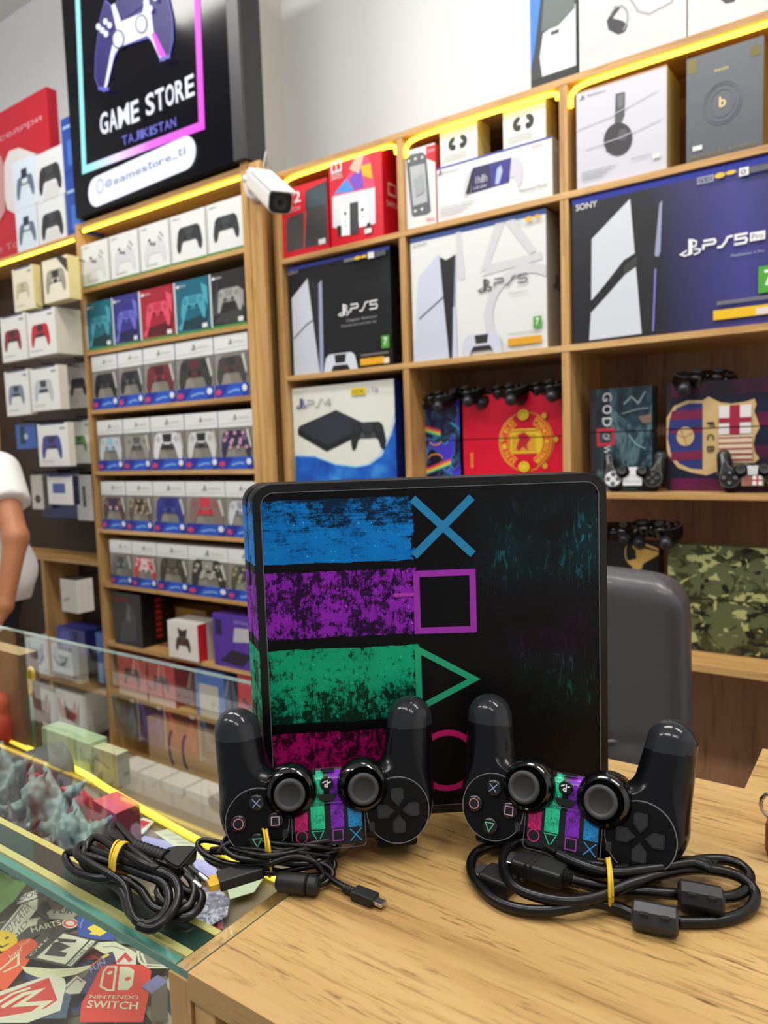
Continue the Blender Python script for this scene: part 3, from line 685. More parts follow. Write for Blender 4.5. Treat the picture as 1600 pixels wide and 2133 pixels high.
def bandloop(x, y0, y1, hz, dx=0, ins=0):
    """loop round the waist of a coil: over the top and under it"""
    f0, f1 = atz(x, y0, DZ+hz*.6), atz(x+dx, y1, DZ+.004); mid = (f0+f1)/2
    up = Vector((0, 0, 1)); out = (f1-f0); out.z = 0; out.normalize(); hw = (Vector((f1.x, f1.y, 0))-Vector((f0.x, f0.y, 0))).length/2
    c = Vector((mid.x, mid.y, DZ+hz/2+.001)); return [c+out*(hw*math.cos(t))+up*((hz/2+.0004)*math.sin(t)) for t in [2*math.pi*i/10 for i in range(10)]]
band('yellow rubber band round the thick coiled cable at right', [bandloop(1263, 1806, 1902, .026, 8), bandloop(1270, 1806, 1900, .0265, 0), bandloop(1266, 1808, 1898, .0255, 10)], .0011)
# ---- left: mains cord, lying on the showcase glass
c1 = thing('power_cord', 'black mains power cord bundled on the showcase glass at far left', 'cable', atz(300, 1830, DZ))
r1 = .0029
cord(c1, 'cord', [(398, 1822, 6), (370, 1800, 12), (310, 1790, 14), (250, 1762, 14), (222, 1735, 12), (228, 1722, 10), (250, 1742, 12), (290, 1775, 13), (340, 1798, 14), (385, 1815, 10), (405, 1850, 6), (395, 1885, 3), (360, 1900, 2), (320, 1890, 2), (290, 1850, 4), (250, 1830, 6), (200, 1830, 5), (155, 1815, 3), (137, 1790, 3), (145, 1775, 6), (180, 1782, 9), (240, 1800, 10), (300, 1822, 12), (340, 1840, 12), (352, 1870, 9), (340, 1905, 4), (310, 1925, 1), (285, 1918, 1), (272, 1890, 2), (262, 1850, 4), (235, 1825, 8), (190, 1800, 9), (160, 1778, 9), (172, 1760, 9), (205, 1775, 11), (270, 1795, 15), (330, 1815, 16), (365, 1835, 14), (372, 1870, 10), (350, 1910, 5), (318, 1935, 1), (288, 1928, 1)], r1)
cord(c1, 'cord', [(300, 1925, 1), (270, 1900, 0), (255, 1860, 2), (225, 1835, 2), (175, 1800, 5), (180, 1765, 12), (200, 1745, 14), (245, 1770, 16), (300, 1800, 18), (352, 1822, 14), (385, 1855, 6), (418, 1862, 3), (415, 1890, 1), (385, 1912, 0), (350, 1905, 0), (330, 1880, 1)], r1)
cord(c1, 'cord', [(330, 1812, 17), (290, 1782, 18), (250, 1752, 17), (232, 1732, 15), (240, 1718, 12), (262, 1738, 14), (285, 1762, 17)], r1)
cord(c1, 'cord', [(360, 1835, 3), (400, 1870, 2), (410, 1835, 5), (380, 1815, 8), (345, 1830, 9), (330, 1860, 7), (350, 1885, 4), (390, 1880, 3)], r1)
cyl(c1, 'strain_relief', atz(282, 1763, DZ+.021), atz(345, 1788, DZ+.018), [(q/18, .0046+.001*(q/18)-(.0008 if q % 2 else 0)) for q in range(19)], PLUGM)
T_, L = oriented(atz(340, 1786, DZ+.0165), atz(392, 1800, DZ+.0135)); bm = bmesh.new()
prism(bm, [(0, -.0045), (L*.35, -.0085), (L*.7, -.0125), (L, -.0135), (L, .0135), (L*.7, .0125), (L*.35, .0085), (0, .0045)], -.0055, .0055); bmesh.ops.bevel(bm, geom=list(bm.edges), offset=.0012, segments=2, affect='EDGES')
bmesh.ops.transform(bm, matrix=T_, verts=bm.verts); finish('plug', bm, PLUGM, c1, world=True)
for k, (a, b) in enumerate((((394, 1806), (434, 1836)), ((386, 1822), (420, 1850)))):
    p, q = atz(*a, DZ+.0135), atz(*b, DZ+.009)
    cyl(c1, 'prong', p, q, [(0, .0019), (.55, .0019), (.55, .0019)], M((30, 30, 32), .5), 12)
    cyl(c1, 'prong_tip', p.lerp(q, .55), q, [(0, .0021), (.9, .0021), (1, .0014)], SILV, 12)
band('yellow rubber band wound thrice round the mains power cord', [bandloop(262, 1770, 1838, .023, -28), bandloop(268, 1770, 1840, .0235, -30), bandloop(256, 1768, 1832, .023, -26), bandloop(274, 1772, 1842, .024, -34)], .0009)
# ---- middle: charging cable
c2 = thing('charging_cable', 'thin black charging cable tied in front of the left controller', 'cable', atz(570, 1810, DZ))
r2 = .0020
cord(c2, 'cord', [(742, 1860, 1), (700, 1838, 3), (668, 1812, 6), (650, 1790, 12), (620, 1780, 15), (580, 1795, 14), (540, 1800, 12), (480, 1800, 9), (430, 1782, 9), (412, 1760, 10), (425, 1750, 12), (470, 1758, 13), (540, 1775, 15), (610, 1765, 18), (680, 1752, 18), (705, 1755, 14), (690, 1775, 10), (620, 1790, 13), (540, 1792, 15), (490, 1785, 16), (465, 1762, 17), (480, 1742, 18), (520, 1742, 19), (560, 1762, 18), (620, 1772, 15), (690, 1790, 7), (690, 1815, 3), (640, 1825, 3), (560, 1812, 5), (480, 1808, 4), (440, 1795, 4), (430, 1778, 6), (470, 1775, 9), (540, 1788, 12), (610, 1800, 12), (670, 1800, 9), (694, 1822, 4), (660, 1845, 2), (600, 1835, 2)], r2)
cord(c2, 'cord', [(690, 1762, 12), (640, 1768, 17), (585, 1780, 19), (545, 1782, 19), (510, 1775, 18), (480, 1765, 16), (470, 1748, 17), (495, 1738, 19), (535, 1752, 19), (580, 1770, 18), (640, 1762, 17), (706, 1748, 12)], r2)
cord(c2, 'cord', [(560, 1800, 15), (610, 1785, 19), (655, 1795, 16), (672, 1822, 8), (655, 1840, 5)], r2)
cord(c2, 'cord', [(415, 1765, 6), (440, 1790, 6), (500, 1812, 6), (570, 1818, 6), (630, 1808, 9), (680, 1795, 9), (700, 1775, 6), (670, 1768, 8), (600, 1778, 13), (550, 1788, 15)], r2)
cord(c2, 'cord', [(455, 1778, 14), (475, 1758, 19), (520, 1750, 21), (560, 1756, 21), (610, 1760, 20), (660, 1764, 17), (700, 1768, 11)], r2)
cord(c2, 'cord', [(440, 1770, 12), (480, 1768, 16), (530, 1770, 18), (570, 1776, 18), (620, 1776, 17), (690, 1784, 8)], r2)
pa, pb = atz(455, 1836, DZ+.0080), atz(545, 1808, DZ+.0100)
block(c2, 'usb_plug', pa, pb, .0150, .0075, PLUGM, .0010, lambda bm, L: box(bm, L, L+.008, -.0035, .0035, -.0025, .0025, 0, .0006))
bm = bmesh.new(); T_, L = oriented(atz(432, 1843, DZ+.0080), pa); box(bm, 0, L, -.0060, .0060, -.0022, .0022, 0, .0003); bmesh.ops.transform(bm, matrix=T_, verts=bm.verts); finish('usb_tip', bm, M((222, 176, 50), .35, .3), c2, world=True)
cyl(c2, 'ferrite_core', atz(578, 1836, DZ+.0070), atz(664, 1846, DZ+.0070), [(0, .0050), (.08, .0066), (.70, .0066), (.74, .0050), (.78, .0064), (.95, .0060), (1, .0045)], PLUGM, 24)
block(c2, 'usb_plug', atz(738, 1858, DZ+.0036), atz(782, 1876, DZ+.0036), .0095, .0062, PLUGM, .0008)
cyl(c2, 'strain_relief', atz(718, 1850, DZ+.0034), atz(740, 1859, DZ+.0034), [(q/8, .0030-(.0006 if q % 2 else 0)) for q in range(9)], PLUGM, 12)
block(c2, 'usb_tip', atz(782, 1876, DZ+.0034), atz(800, 1884, DZ+.0034), .0062, .0022, SILV, .0003)
band('yellow rubber band round the thin charging cable', [bandloop(550, 1754, 1832, .0300, 16), bandloop(556, 1753, 1828, .0302, 6), bandloop(546, 1753, 1824, .0300, 12)], .0009)
# ================================================================ cartons
def carton(name, label, cat, group, tl, bl, tr, Y, depth, face_c, side_c, top_c, draw=None, side=None, zbase=None, rough=.35, ztop=None, rot=0):
    """tl, bl, tr: picture points of the front's top-left, bottom-left and a point on its right edge, all on the plane Y"""
    a, b, c = at(*tl, Y), at(*bl, Y), at(*tr, Y)
    x0 = (a.x+b.x)/2; x1 = c.x; z0 = zbase if zbase is not None else b.z; z1 = ztop if ztop is not None else a.z
    cm = (x0+x1)/2
    if YR <= Y < YB and z0 < RZ['top']-.02:
        for lo_, hi_ in ((-1.765, -1.278), (-1.256, -.763), (-.741, .439)):
            if lo_ < cm < hi_: x0 = max(x0, lo_+.001); x1 = min(x1, hi_-.001)
        for q_ in ('top', 's1', 's2', 's3'):
            if z0 < RZ[q_]-T-.05: z1 = min(z1, RZ[q_]-T-.0015) if z0 > (RZ[q_]-.45) else z1
    elif XL0 < cm < XL1 and YL <= Y+.03 and z0 < 2.3: x0 = max(x0, XL0+.001); x1 = min(x1, XL1-.001)
    elif cm < XL0 and Y > 1.86 and z0 < 2.3: x1 = min(x1, XL0-.0225)
    w, h = x1-x0, z1-z0; mats = []; bm = bmesh.new()
    mi = lambda m: (mats.append(m) or len(mats)-1) if m not in mats else mats.index(m)
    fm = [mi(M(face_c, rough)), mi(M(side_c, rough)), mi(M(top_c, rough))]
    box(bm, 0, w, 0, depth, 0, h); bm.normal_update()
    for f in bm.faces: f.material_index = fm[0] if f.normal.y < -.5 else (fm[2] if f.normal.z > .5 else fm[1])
    O = Vector((x0, Y, z0))
    F = Face(bm, (0, 0, 0), (1, 0, 0), (0, 0, 1), w, h, mats); F.Ow = O
    if draw:
        b2 = bmesh.new(); F.bm = b2; draw(F)
        for co_, no in (((0, 0, 0), (0, 0, -1)), ((0, 0, h), (0, 0, 1)), ((0, 0, 0), (-1, 0, 0)), ((w, 0, 0), (1, 0, 0))):
            bmesh.ops.bisect_plane(b2, geom=b2.verts[:]+b2.edges[:]+b2.faces[:], plane_co=co_, plane_no=no, clear_outer=True)
        me_ = bpy.data.meshes.new('t'); b2.to_mesh(me_); bm.from_mesh(me_); b2.free(); bpy.data.meshes.remove(me_)
    if side:
        S = Face(bm, (w, 0, 0), (0, 1, 0), (0, 0, 1), depth, h, mats); S.Ow = O+Vector((w, 0, 0)); side(S)
    mw = Matrix.Translation(O)
    if rot: mw = mw @ Matrix.Rotation(math.radians(rot), 4, 'Z')
    o = finish(name, bm, mats, None, mw=mw); return tag(o, label, cat, group)
def psmark(F, u, v, s, m):       # standing P over a lying S
    a = F.w/F.h
    F.poly([(u-.12*s, v-.45*s*a), (u+.12*s, v-.35*s*a), (u+.12*s, v+.5*s*a), (u-.12*s, v+.55*s*a)], m)
    F.line([(u+.10*s, v+.46*s*a), (u+.34*s, v+.32*s*a), (u+.30*s, v+.06*s*a), (u+.12*s, v+.06*s*a)], .10*s*F.w, m)
    F.line([(u-.2*s, v-.12*s*a), (u-.55*s, v-.3*s*a), (u-.3*s, v-.42*s*a), (u-.1*s, v-.36*s*a)], .10*s*F.w, m)
    F.line([(u+.2*s, v-.1*s*a), (u+.56*s, v-.18*s*a), (u+.5*s, v-.36*s*a), (u+.2*s, v-.42*s*a)], .10*s*F.w, m)
def psword(F, u0, v0, u1, v1, d, m, wd):    # angular "PS4"/"PS5" lettering
    w = (u1-u0)/3.4; h = v1-v0; X = lambda x: u0+x*w; Yy = lambda y: v0+y*h
    F.line([(X(0), Yy(0)), (X(0), Yy(.5)), (X(.85), Yy(.5)), (X(.95), Yy(.7)), (X(.85), Yy(1)), (X(0), Yy(1))], wd, m)
    F.line([(X(1.1), Yy(0)), (X(1.45), Yy(0)), (X(1.75), Yy(.5)), (X(1.9), Yy(.95)), (X(2.2), Yy(1)), (X(2.3), Yy(1))], wd, m)
    if d == 5: F.line([(X(3.4), Yy(1)), (X(2.5), Yy(1)), (X(2.5), Yy(.55)), (X(3.25), Yy(.55)), (X(3.35), Yy(.3)), (X(3.25), Yy(0)), (X(2.4), Yy(0))], wd, m)
    else: F.line([(X(3.2), Yy(0)), (X(3.2), Yy(1)), (X(2.45), Yy(.35)), (X(3.4), Yy(.35))], wd, m)
Y1 = YR+.012
s1, s2, s3 = RZ['s1']+.0005, RZ['s2']+.0005, RZ['s3']+.0005
RED = (206, 18, 42); PW = (222, 224, 226)
def d_sw2(F):
    F.poly(F.px((636, 398), (681, 376), (683, 500), (636, 512)), (44, 52, 60)); F.poly(F.px((600, 455), (632, 440), (634, 516), (598, 526), (596, 470)), (70, 66, 68))
    F.poly(F.px((634, 442), (681, 420), (683, 505), (634, 517)), (58, 56, 58)); F.line(F.px((637, 440), (634, 516)), .006, (190, 70, 50)); F.poly(F.px((640, 400), (680, 382), (681, 425), (640, 436)), (52, 72, 80))
    F.text('2', *F.R(613, 424, 400, 627), PW, bold=.02); F.text('S', *F.R(597, 428, 404, 611), PW, bold=.02)
    F.text('SWITCH', *F.R(592, 447, 438, 626), (235, 190, 190)); F.rect(*F.R(665, 510, 499, 679), PW)
carton('console_box', 'red handheld console carton with a big 2, below the security camera', 'box', None, (586, 398), (586, 538), (684, 450), Y1, .1, RED, (180, 14, 34), RED, d_sw2, zbase=s1)
def d_sw(F):
    F.poly(F.px((694, 408), (735, 350), (757, 310), (775, 345), (782, 395), (694, 415)), (226, 70, 110)); F.poly(F.px((696, 404), (722, 372), (738, 398)), (60, 140, 220))
    F.poly(F.px((726, 372), (752, 350), (758, 390), (738, 396)), (120, 70, 190)); F.poly(F.px((752, 346), (772, 340), (776, 372), (756, 366)), (246, 176, 20)); F.poly(F.px((728, 352), (748, 314), (762, 312), (748, 362)), (216, 180, 160))
    F.poly(F.px((693, 410), (782, 390), (783, 465), (766, 472), (766, 458), (702, 476), (694, 474)), (212, 216, 222))
    F.poly(F.px((712, 428), (729, 423), (730, 490), (712, 492)), (238, 238, 240)); F.poly(F.px((729, 424), (747, 420), (748, 486), (730, 490)), (52, 54, 58)); F.poly(F.px((747, 412), (766, 406), (768, 470), (749, 474)), (238, 238, 240))
    for p in ((720, 445), (756, 437)): F.ell(*F.px(p)[0], .028, .02, (40, 40, 42), 10)
    for p in ((720, 462), (721, 470), (757, 452)): F.ell(*F.px(p)[0], .012, .01, (90, 90, 92), 8)
    F.poly(F.px((703, 472), (712, 470), (712, 490), (706, 492)), (30, 30, 32)); F.poly(F.px((766, 466), (773, 464), (774, 478), (764, 476)), (30, 30, 32))
    a, b = (lambda q: (q[:2], q[2:]))(F.R(693, 361, 341, 712)); F.line([(a[0], a[1]), (b[0], a[1]), (b[0], b[1]), (a[0], b[1])], .006, PW, True); F.line([((a[0]+b[0])/2, a[1]), ((a[0]+b[0])/2, b[1])], .005, PW)
    F.text('NINTENDO', a[0]-.01, a[1]-.05, b[0]+.02, a[1]-.02, PW); F.text('SWITCH', a[0]-.01, a[1]-.09, b[0]+.02, a[1]-.055, PW); F.rect(*F.R(762, 488, 478, 776), PW)
carton('console_box', 'red console carton with a white handheld console and two joysticks pictured', 'box', None, (687, 336), (688, 514), (797, 400), Y1-.004, .105, RED, (196, 16, 38), (224, 40, 40), d_sw,
       lambda S: (S.text('SWITCH', .2, .36, .8, .42, (235, 190, 190)), S.line([(.3, .5), (.7, .5), (.7, .62), (.3, .62)], .005, (235, 190, 190), True)), zbase=s1)
def d_lite(F):
    F.poly(F.px((888, 305), (912, 300), (912, 340), (888, 330)), RED); F.text('SW', *F.px((893, 318))[0], *F.px((906, 308))[0], PW)
    F.poly(F.px((846, 330), (856, 322), (880, 317), (888, 324), (898, 440), (892, 446), (862, 452), (858, 448)), (92, 96, 102)); F.poly(F.px((854, 348), (885, 340), (891, 420), (861, 430)), (178, 182, 186))
    for p in ((852, 336), (866, 331), (880, 328), (866, 440), (880, 436)): F.ell(*F.px(p)[0], .05, .018, (222, 222, 222), 8)
    F.poly(F.px((862, 375), (880, 360), (885, 400), (868, 410)), (160, 164, 170))
    F.text('lite', *F.px((890, 462))[0], *F.px((905, 450))[0], (214, 60, 60))
carton('console_box', 'slim white carton picturing a grey handheld console, left of the wide handheld box', 'box', None, (838, 318), (840, 480), (908, 400), Y1, .06, (222, 222, 220), (206, 60, 60), RED, d_lite, zbase=s1)
def d_portal(F):
    F.rect(0, .965, 1, 1, (60, 72, 160))
    F.poly(F.px((985, 350), (1066, 328), (1061, 380), (981, 404)), (36, 36, 84)); F.poly(F.px((1020, 342), (1066, 329), (1061, 380), (1024, 391)), (52, 50, 140))
    F.poly(F.px((985, 349), (972, 362), (964, 390), (966, 410), (972, 412), (978, 404), (981, 404)), (206, 204, 214)); F.poly(F.px((1066, 328), (1080, 326), (1090, 345), (1088, 380), (1080, 392), (1072, 370), (1062, 370)), (206, 204, 214))
    F.poly(F.px((982, 360), (986, 352), (980, 404), (970, 405)), (16, 16, 20)); F.poly(F.px((1036, 352), (1044, 344), (1048, 356), (1040, 384), (1032, 384)), (170, 190, 220)); F.text('1h8h', *F.R(992, 384, 368, 1016), (206, 206, 220)); F.text('10:00', *F.R(988, 396, 390, 1014), (206, 206, 220))
    psmark(F, .035, F.px((920, 360))[0][1], .04, (50, 50, 60)); F.text('PlayStation', .07, .86, .22, .91, (120, 120, 130)); F.text('SONY', .84, .88, .93, .92, (120, 120, 130))
    F.text('PlayStation Portal', *F.R(1083, 403, 396, 1140), (40, 40, 44))
    for k in range(4): F.rect(.03, .26-k*.05, .36-.04*k, .273-k*.05, (170, 170, 176))
carton('console_box', 'long white carton of a wide blue-screened handheld player', 'box', None, (911, 351), (911, 462), (1151, 380), Y1+.004, .11, (226, 226, 226), (198, 198, 200), (80, 90, 170), d_portal, zbase=s1)
ptop = at(911, 351, Y1+.004).z+.0006
def d_bud(F):
    a = F.w/F.h
    for sx in (-1, 1):
        F.ring(.48+sx*.12, .52, .075, .075*a*1.25, .014, (34, 34, 36), 60 if sx < 0 else 120 if False else (60 if sx < 0 else 240), 300 if sx < 0 else 480, 12); F.ell(.48+sx*.1, .44, .05, .05*a, (20, 20, 22), 10)
    for k in range(3): F.rect(.1, .24-k*.06, .7, .255-k*.06, (190, 190, 190))
carton('earbud_box', 'small white earbud box standing left on the wide handheld carton', 'box', None, (917, 268), (917, 346), (994, 270), Y1+.010, .08, (224, 224, 216), (216, 196, 120), (222, 210, 160), d_bud, zbase=ptop)
carton('earbud_box', 'small white earbud box standing right on the wide handheld carton, by the divider', 'box', None, (1048, 217), (1048, 302), (1137, 240), Y1+.010, .08, (224, 224, 216), (216, 196, 120), (222, 210, 160), d_bud, zbase=ptop)
def d_hp(F):
    F.rect(0, .985, 1, 1, (190, 150, 110)); psmark(F, .07, .93, .05, (40, 50, 110)); F.text('PlayStation', .13, .92, .34, .945, (70, 76, 110))
    F.poly(F.px((1283, 196), (1302, 192), (1301, 240), (1294, 255), (1300, 262), (1284, 275), (1270, 318), (1263, 315), (1264, 290), (1281, 258)), (78, 82, 84)); F.poly(F.px((1286, 200), (1300, 196), (1299, 222), (1288, 226)), (110, 114, 114))
    F.poly([(u, v) for u, v in F.px(*[(1288+31*math.cos(t)*.95-3*math.sin(t), 290+34*math.sin(t)) for t in [2*math.pi*i/28 for i in range(28)]])], (52, 50, 56)); F.ell(*F.px((1298, 281))[0], .055, .06, (84, 82, 90), 18)
    F.line([(.0, .62), (.4, .66), (.9, .78)], .002, (196, 200, 210)); F.line([(.1, .4), (.5, .42), (.95, .5)], .002, (196, 200, 210))
    for k in range(4): F.rect(.06, .16-k*.025, .45-.05*k, .167-k*.025, (150, 150, 160))
    F.rect(.62, .18, .84, .187, (150, 150, 160)); F.rect(.86, .13, .93, .17, (226, 226, 226))
carton('headphone_box', 'square pale lilac carton picturing a dark headset ear cup', 'box', None, (1200, 194), (1203, 391), (1389, 250), Y1-.002, .13, (202, 202, 214), (190, 172, 110), (190, 170, 110), d_hp, zbase=s1)
def d_beats(F):
    F.text('beats', .38, .80, .56, .835, (216, 196, 110)); F.rect(.02, .85, .14, .98, (120, 112, 50)); F.rect(.84, .84, .96, .93, (110, 100, 40)); F.text('b', .44, .46, .53, .56, (230, 200, 150), bold=.02)
    for r in (.16, .22, .25): F.ring(.48, .5, r, r*F.w/F.h*1.15, .002, (98, 104, 116))
    F.text('beatsstudio wireless', .05, .03, .92, .085, (130, 120, 80)); F.rect(.09, .11, .22, .155, (226, 226, 226))
carton('headphone_box', 'dark grey headphone carton with a gold letter b, beside the pale lilac one', 'box', None, (1430, 124), (1430, 331), (1590, 200), Y1, .1, (84, 90, 98), (150, 120, 60), (190, 160, 80), d_beats, zbase=s1)
def rating(F, u, v, w):
    h = w*F.w/F.h*1.3; F.rect(u, v, u+w, v+h, (76, 160, 50)); F.text('7', u+w*.28, v+h*.25, u+w*.72, v+h*.85, (240, 244, 240), bold=.02)
def tower(F, pl, pr, mid, c=(196, 202, 214)):   # the pictured console: pale side plates either side of a dark middle
    F.poly(F.px(*mid), (22, 22, 26)); F.poly(F.px(*pl), c); F.poly(F.px(*pr), (150, 156, 190))
def d_ps5b(F):
    F.rect(0, .97, 1, 1, (46, 60, 170)); F.text('SONY', *F.R(598, 574, 567, 622), (190, 190, 180))
    tower(F, [(608, 622), (641, 580), (667, 780), (614, 782)], [(664, 590), (671, 583), (675, 778), (667, 780)], [(641, 580), (664, 590), (667, 780), (660, 780)])
    F.line(F.px((612, 706), (640, 676), (655, 665)), .004, (30, 30, 36)); psmark(F, *F.px((717, 647))[0], .09, (236, 236, 236))
    a, b = (lambda q: (q[:2], q[2:]))(F.R(732, 651, 635, 788)); psword(F, a[0], a[1], b[0], b[1], 5, (236, 236, 236), .0045)
    F.text('Digital Edition', *F.R(724, 672, 666, 786), (170, 170, 176)); F.text('Console and controller set', *F.R(712, 683, 677, 786), (150, 150, 156))
    pad(F, *F.px((711, 762))[0], .34, (206, 212, 224), (20, 20, 24)); rating(F, *F.px((797, 726))[0], .07); F.rect(*F.R(753, 762, 748, 802), (230, 170, 20)); F.rect(*F.R(802, 757, 745, 813), (236, 220, 200))
    F.rect(*F.R(754, 743, 739, 812), (120, 110, 100)); F.rect(*F.R(719, 548, 541, 741), (120, 120, 120)); F.ell(*F.px((747, 538))[0], .03, .015, (240, 190, 30)); F.ell(*F.px((760, 535))[0], .03, .012, (240, 190, 30)); F.rect(*F.R(769, 540, 527, 782), (226, 226, 226)); F.rect(*F.R(785, 536, 525, 806), (80, 80, 84))
carton('console_box', 'black console carton with white plates pictured, middle row at left', 'box', None, (596, 560), (612, 784), (815, 640), Y1+.006, .13, (20, 19, 22), (16, 15, 20), (20, 26, 80), d_ps5b, zbase=s2)
def d_ps5w(F):
    F.rect(0, .962, 1, 1, (70, 98, 176)); F.text('SONY', *F.R(860, 518, 511, 890), (120, 120, 124))
    G_ = (204, 206, 208)
    F.poly(F.px((950, 484), (960, 482), (970, 580), (962, 585), (952, 580)), G_); F.poly(F.px((1032, 466), (1052, 462), (1018, 556), (1000, 570)), G_); F.poly(F.px((1018, 552), (1130, 524), (1130, 540), (1004, 576)), G_); F.poly(F.px((1052, 462), (1072, 456), (1118, 522), (1104, 530)), G_)
    F.ring(*F.px((1098, 650))[0], .27, .27*F.w/F.h, .026, G_, 20, 260, 28)
    tower(F, [(873, 578), (915, 528), (937, 748), (862, 756)], [(949, 530), (950, 528), (948, 744), (943, 746)], [(917, 536), (930, 542), (949, 530), (948, 747), (936, 748)], (198, 204, 222))
    F.poly(F.px((945, 640), (950, 640), (954, 745), (944, 746)), (198, 204, 222)); F.line(F.px((874, 665), (926, 618)), .004, (60, 60, 66)); psmark(F, *F.px((1011, 596))[0], .085, (52, 54, 60))
    a, b = (lambda q: (q[:2], q[2:]))(F.R(1031, 598, 582, 1100)); psword(F, a[0], a[1], b[0], b[1], 5, (96, 98, 104), .0038)
    F.text('PlayStation 5', *F.R(1062, 615, 609, 1100), (160, 160, 166)); pad(F, *F.px((1005, 722))[0], .30, (202, 206, 222), (34, 34, 38)); rating(F, *F.px((1113, 684))[0], .055)
    F.rect(*F.R(1060, 721, 706, 1130), (224, 160, 10)); F.rect(*F.R(1060, 698, 696, 1122), (170, 170, 170)); F.ell(*F.px((1103, 457))[0], .025, .018, (236, 180, 50)); F.ell(*F.px((1121, 452))[0], .025, .014, (220, 170, 50)); F.text('8K', *F.R(1080, 464, 458, 1092), (150, 190, 160))
carton('console_box', 'white console carton with grey button shapes, centre of the middle row', 'box', None, (855, 498), (862, 757), (1139, 600), Y1, .14, (222, 224, 222), (170, 166, 160), (60, 90, 170), d_ps5w,
       lambda S: psmark(S, .5, .5, .3, (60, 60, 66)), zbase=s2)
g = NG('violet_print'); v = g.obj(); s = g.sep(v); n = g.noise(v, 3, 2)
t = g.math('MULTIPLY', g.math('SUBTRACT', 1, g.math('MULTIPLY', g.math('ABSOLUTE', g.math('SUBTRACT', g.math('ADD', s[0], g.math('MULTIPLY', s[2], .1)), .43)), 5)), 1, clamp=True)
g.put(g.b.inputs['Base Color'], g.mix(t, (*lin((34, 34, 42)), 1), (*lin((66, 62, 138)), 1))); g.b.inputs['Roughness'].default_value = .35; VIO = g.m
def d_pro(F):
    F.rect(0, 0, 1, 1, VIO); F.rect(0, .955, 1, 1, (50, 66, 196)); F.text('SONY', *F.R(1200, 440, 427, 1244), (226, 226, 226), bold=.01)
    tower(F, [(1233, 498), (1313, 414), (1323, 530), (1337, 695), (1228, 709), (1232, 640)], [(1374, 425), (1380, 417), (1376, 525), (1372, 535), (1364, 533)], [(1314, 414), (1325, 432), (1346, 440), (1366, 432), (1380, 417), (1366, 690), (1338, 696)], (206, 212, 222))
    F.poly(F.px((1231, 628), (1258, 596), (1300, 542), (1326, 526), (1330, 552), (1302, 572), (1262, 618), (1231, 652)), (18, 18, 22)); F.line(F.px((1366, 560), (1361, 690)), .004, (130, 120, 210))
    for k in range(3): F.line(F.px((1300, 558+k*6), (1328, 536+k*6)), .0012, (120, 122, 110))
    psmark(F, *F.px((1439, 517))[0], .078, (236, 236, 238)); a, b = (lambda q: (q[:2], q[2:]))(F.R(1466, 521, 503, 1558)); psword(F, a[0], a[1], b[0], b[1], 5, (236, 236, 238), .0055)
    F.rect(*F.R(1563, 504, 486, 1595), (240, 240, 240)); F.text('Pro', *F.R(1567, 500, 489, 1591), (90, 90, 110)); F.text('PlayStation 5 Pro', *F.R(1524, 538, 531, 1593), (180, 180, 200))
    rating(F, *F.px((1580, 612))[0], .09); F.rect(*F.R(1487, 668, 648, 1660), (236, 190, 20)); F.rect(*F.R(1576, 656, 643, 1604), (226, 214, 220))
    F.rect(*F.R(1494, 637, 629, 1610), (110, 110, 120)); F.line(F.px((1455, 373), (1487, 366), (1487, 378), (1455, 385)), .0015, (200, 200, 200), True); F.text('2TB SSD', *F.R(1458, 382, 375, 1485), (200, 200, 200))
    F.ell(*F.px((1501, 367))[0], .022, .016, (236, 190, 40)); F.ell(*F.px((1524, 361))[0], .022, .012, (236, 190, 40)); F.rect(*F.R(1541, 370, 353, 1561), (230, 230, 230)); F.ring(*F.px((1550, 360))[0], .009, .012, .002, (30, 30, 30), n=12); F.rect(*F.R(1562, 363, 351, 1620), (90, 92, 98))
carton('console_box', 'wide dark violet console carton at the right of the middle row', 'box', None, (1191, 414), (1195, 716), (1650, 500), Y1-.002, .14, (34, 34, 42), (20, 20, 30), (44, 58, 180), d_pro, zbase=s2)
g = NG('blue_wave_print'); v = g.obj(); n = g.noise(v, 9, 3); g.put(g.b.inputs['Base Color'], g.ramp(n, [(.3, lin((10, 50, 150))), (.55, lin((20, 96, 200))), (.75, lin((60, 150, 226)))])); g.b.inputs['Roughness'].default_value = .3; BW = g.m
def d_ps4(F):
    F.poly(F.px((828, 860), (815, 905), (795, 950), (770, 968), (745, 972), (700, 968), (660, 952), (615, 950))+[(0, 0), (1, 0), (1, F.px((828, 880))[0][1])], BW)
    F.line(F.px((826, 850), (812, 905), (790, 950), (765, 968), (742, 972), (700, 967), (655, 950), (615, 949)), .005, (150, 210, 240))
    F.poly(F.px((623, 888), (700, 854), (764, 884), (762, 895), (681, 940), (621, 904)), (40, 46, 56)); F.poly(F.px((621, 893), (682, 928), (764, 888), (764, 900), (681, 941), (621, 906)), (24, 30, 34)); F.line(F.px((623, 897), (682, 932), (762, 893)), .002, (12, 14, 16))
    pad(F, *F.px((767, 905))[0], .33, (26, 30, 34), (44, 48, 54), (66, 70, 74)); psmark(F, *F.px((628, 842))[0], .085, (52, 60, 120)); a, b = (lambda q: (q[:2], q[2:]))(F.R(642, 850, 835, 691)); psword(F, a[0], a[1], b[0], b[1], 4, (130, 130, 134), .003)
    F.rect(*F.R(733, 824, 809, 763), (226, 196, 20)); F.text('HDR', *F.R(736, 821, 812, 760), (90, 80, 10)); F.line(F.px((797, 806), (822, 804), (822, 817), (797, 818)), .0012, (160, 170, 180), True); F.text('1TB', *F.px((769, 818))[0], *F.px((790, 806))[0], (120, 130, 150)); F.text('SONY', *F.px((614, 820))[0], *F.px((635, 815))[0], (150, 150, 150))
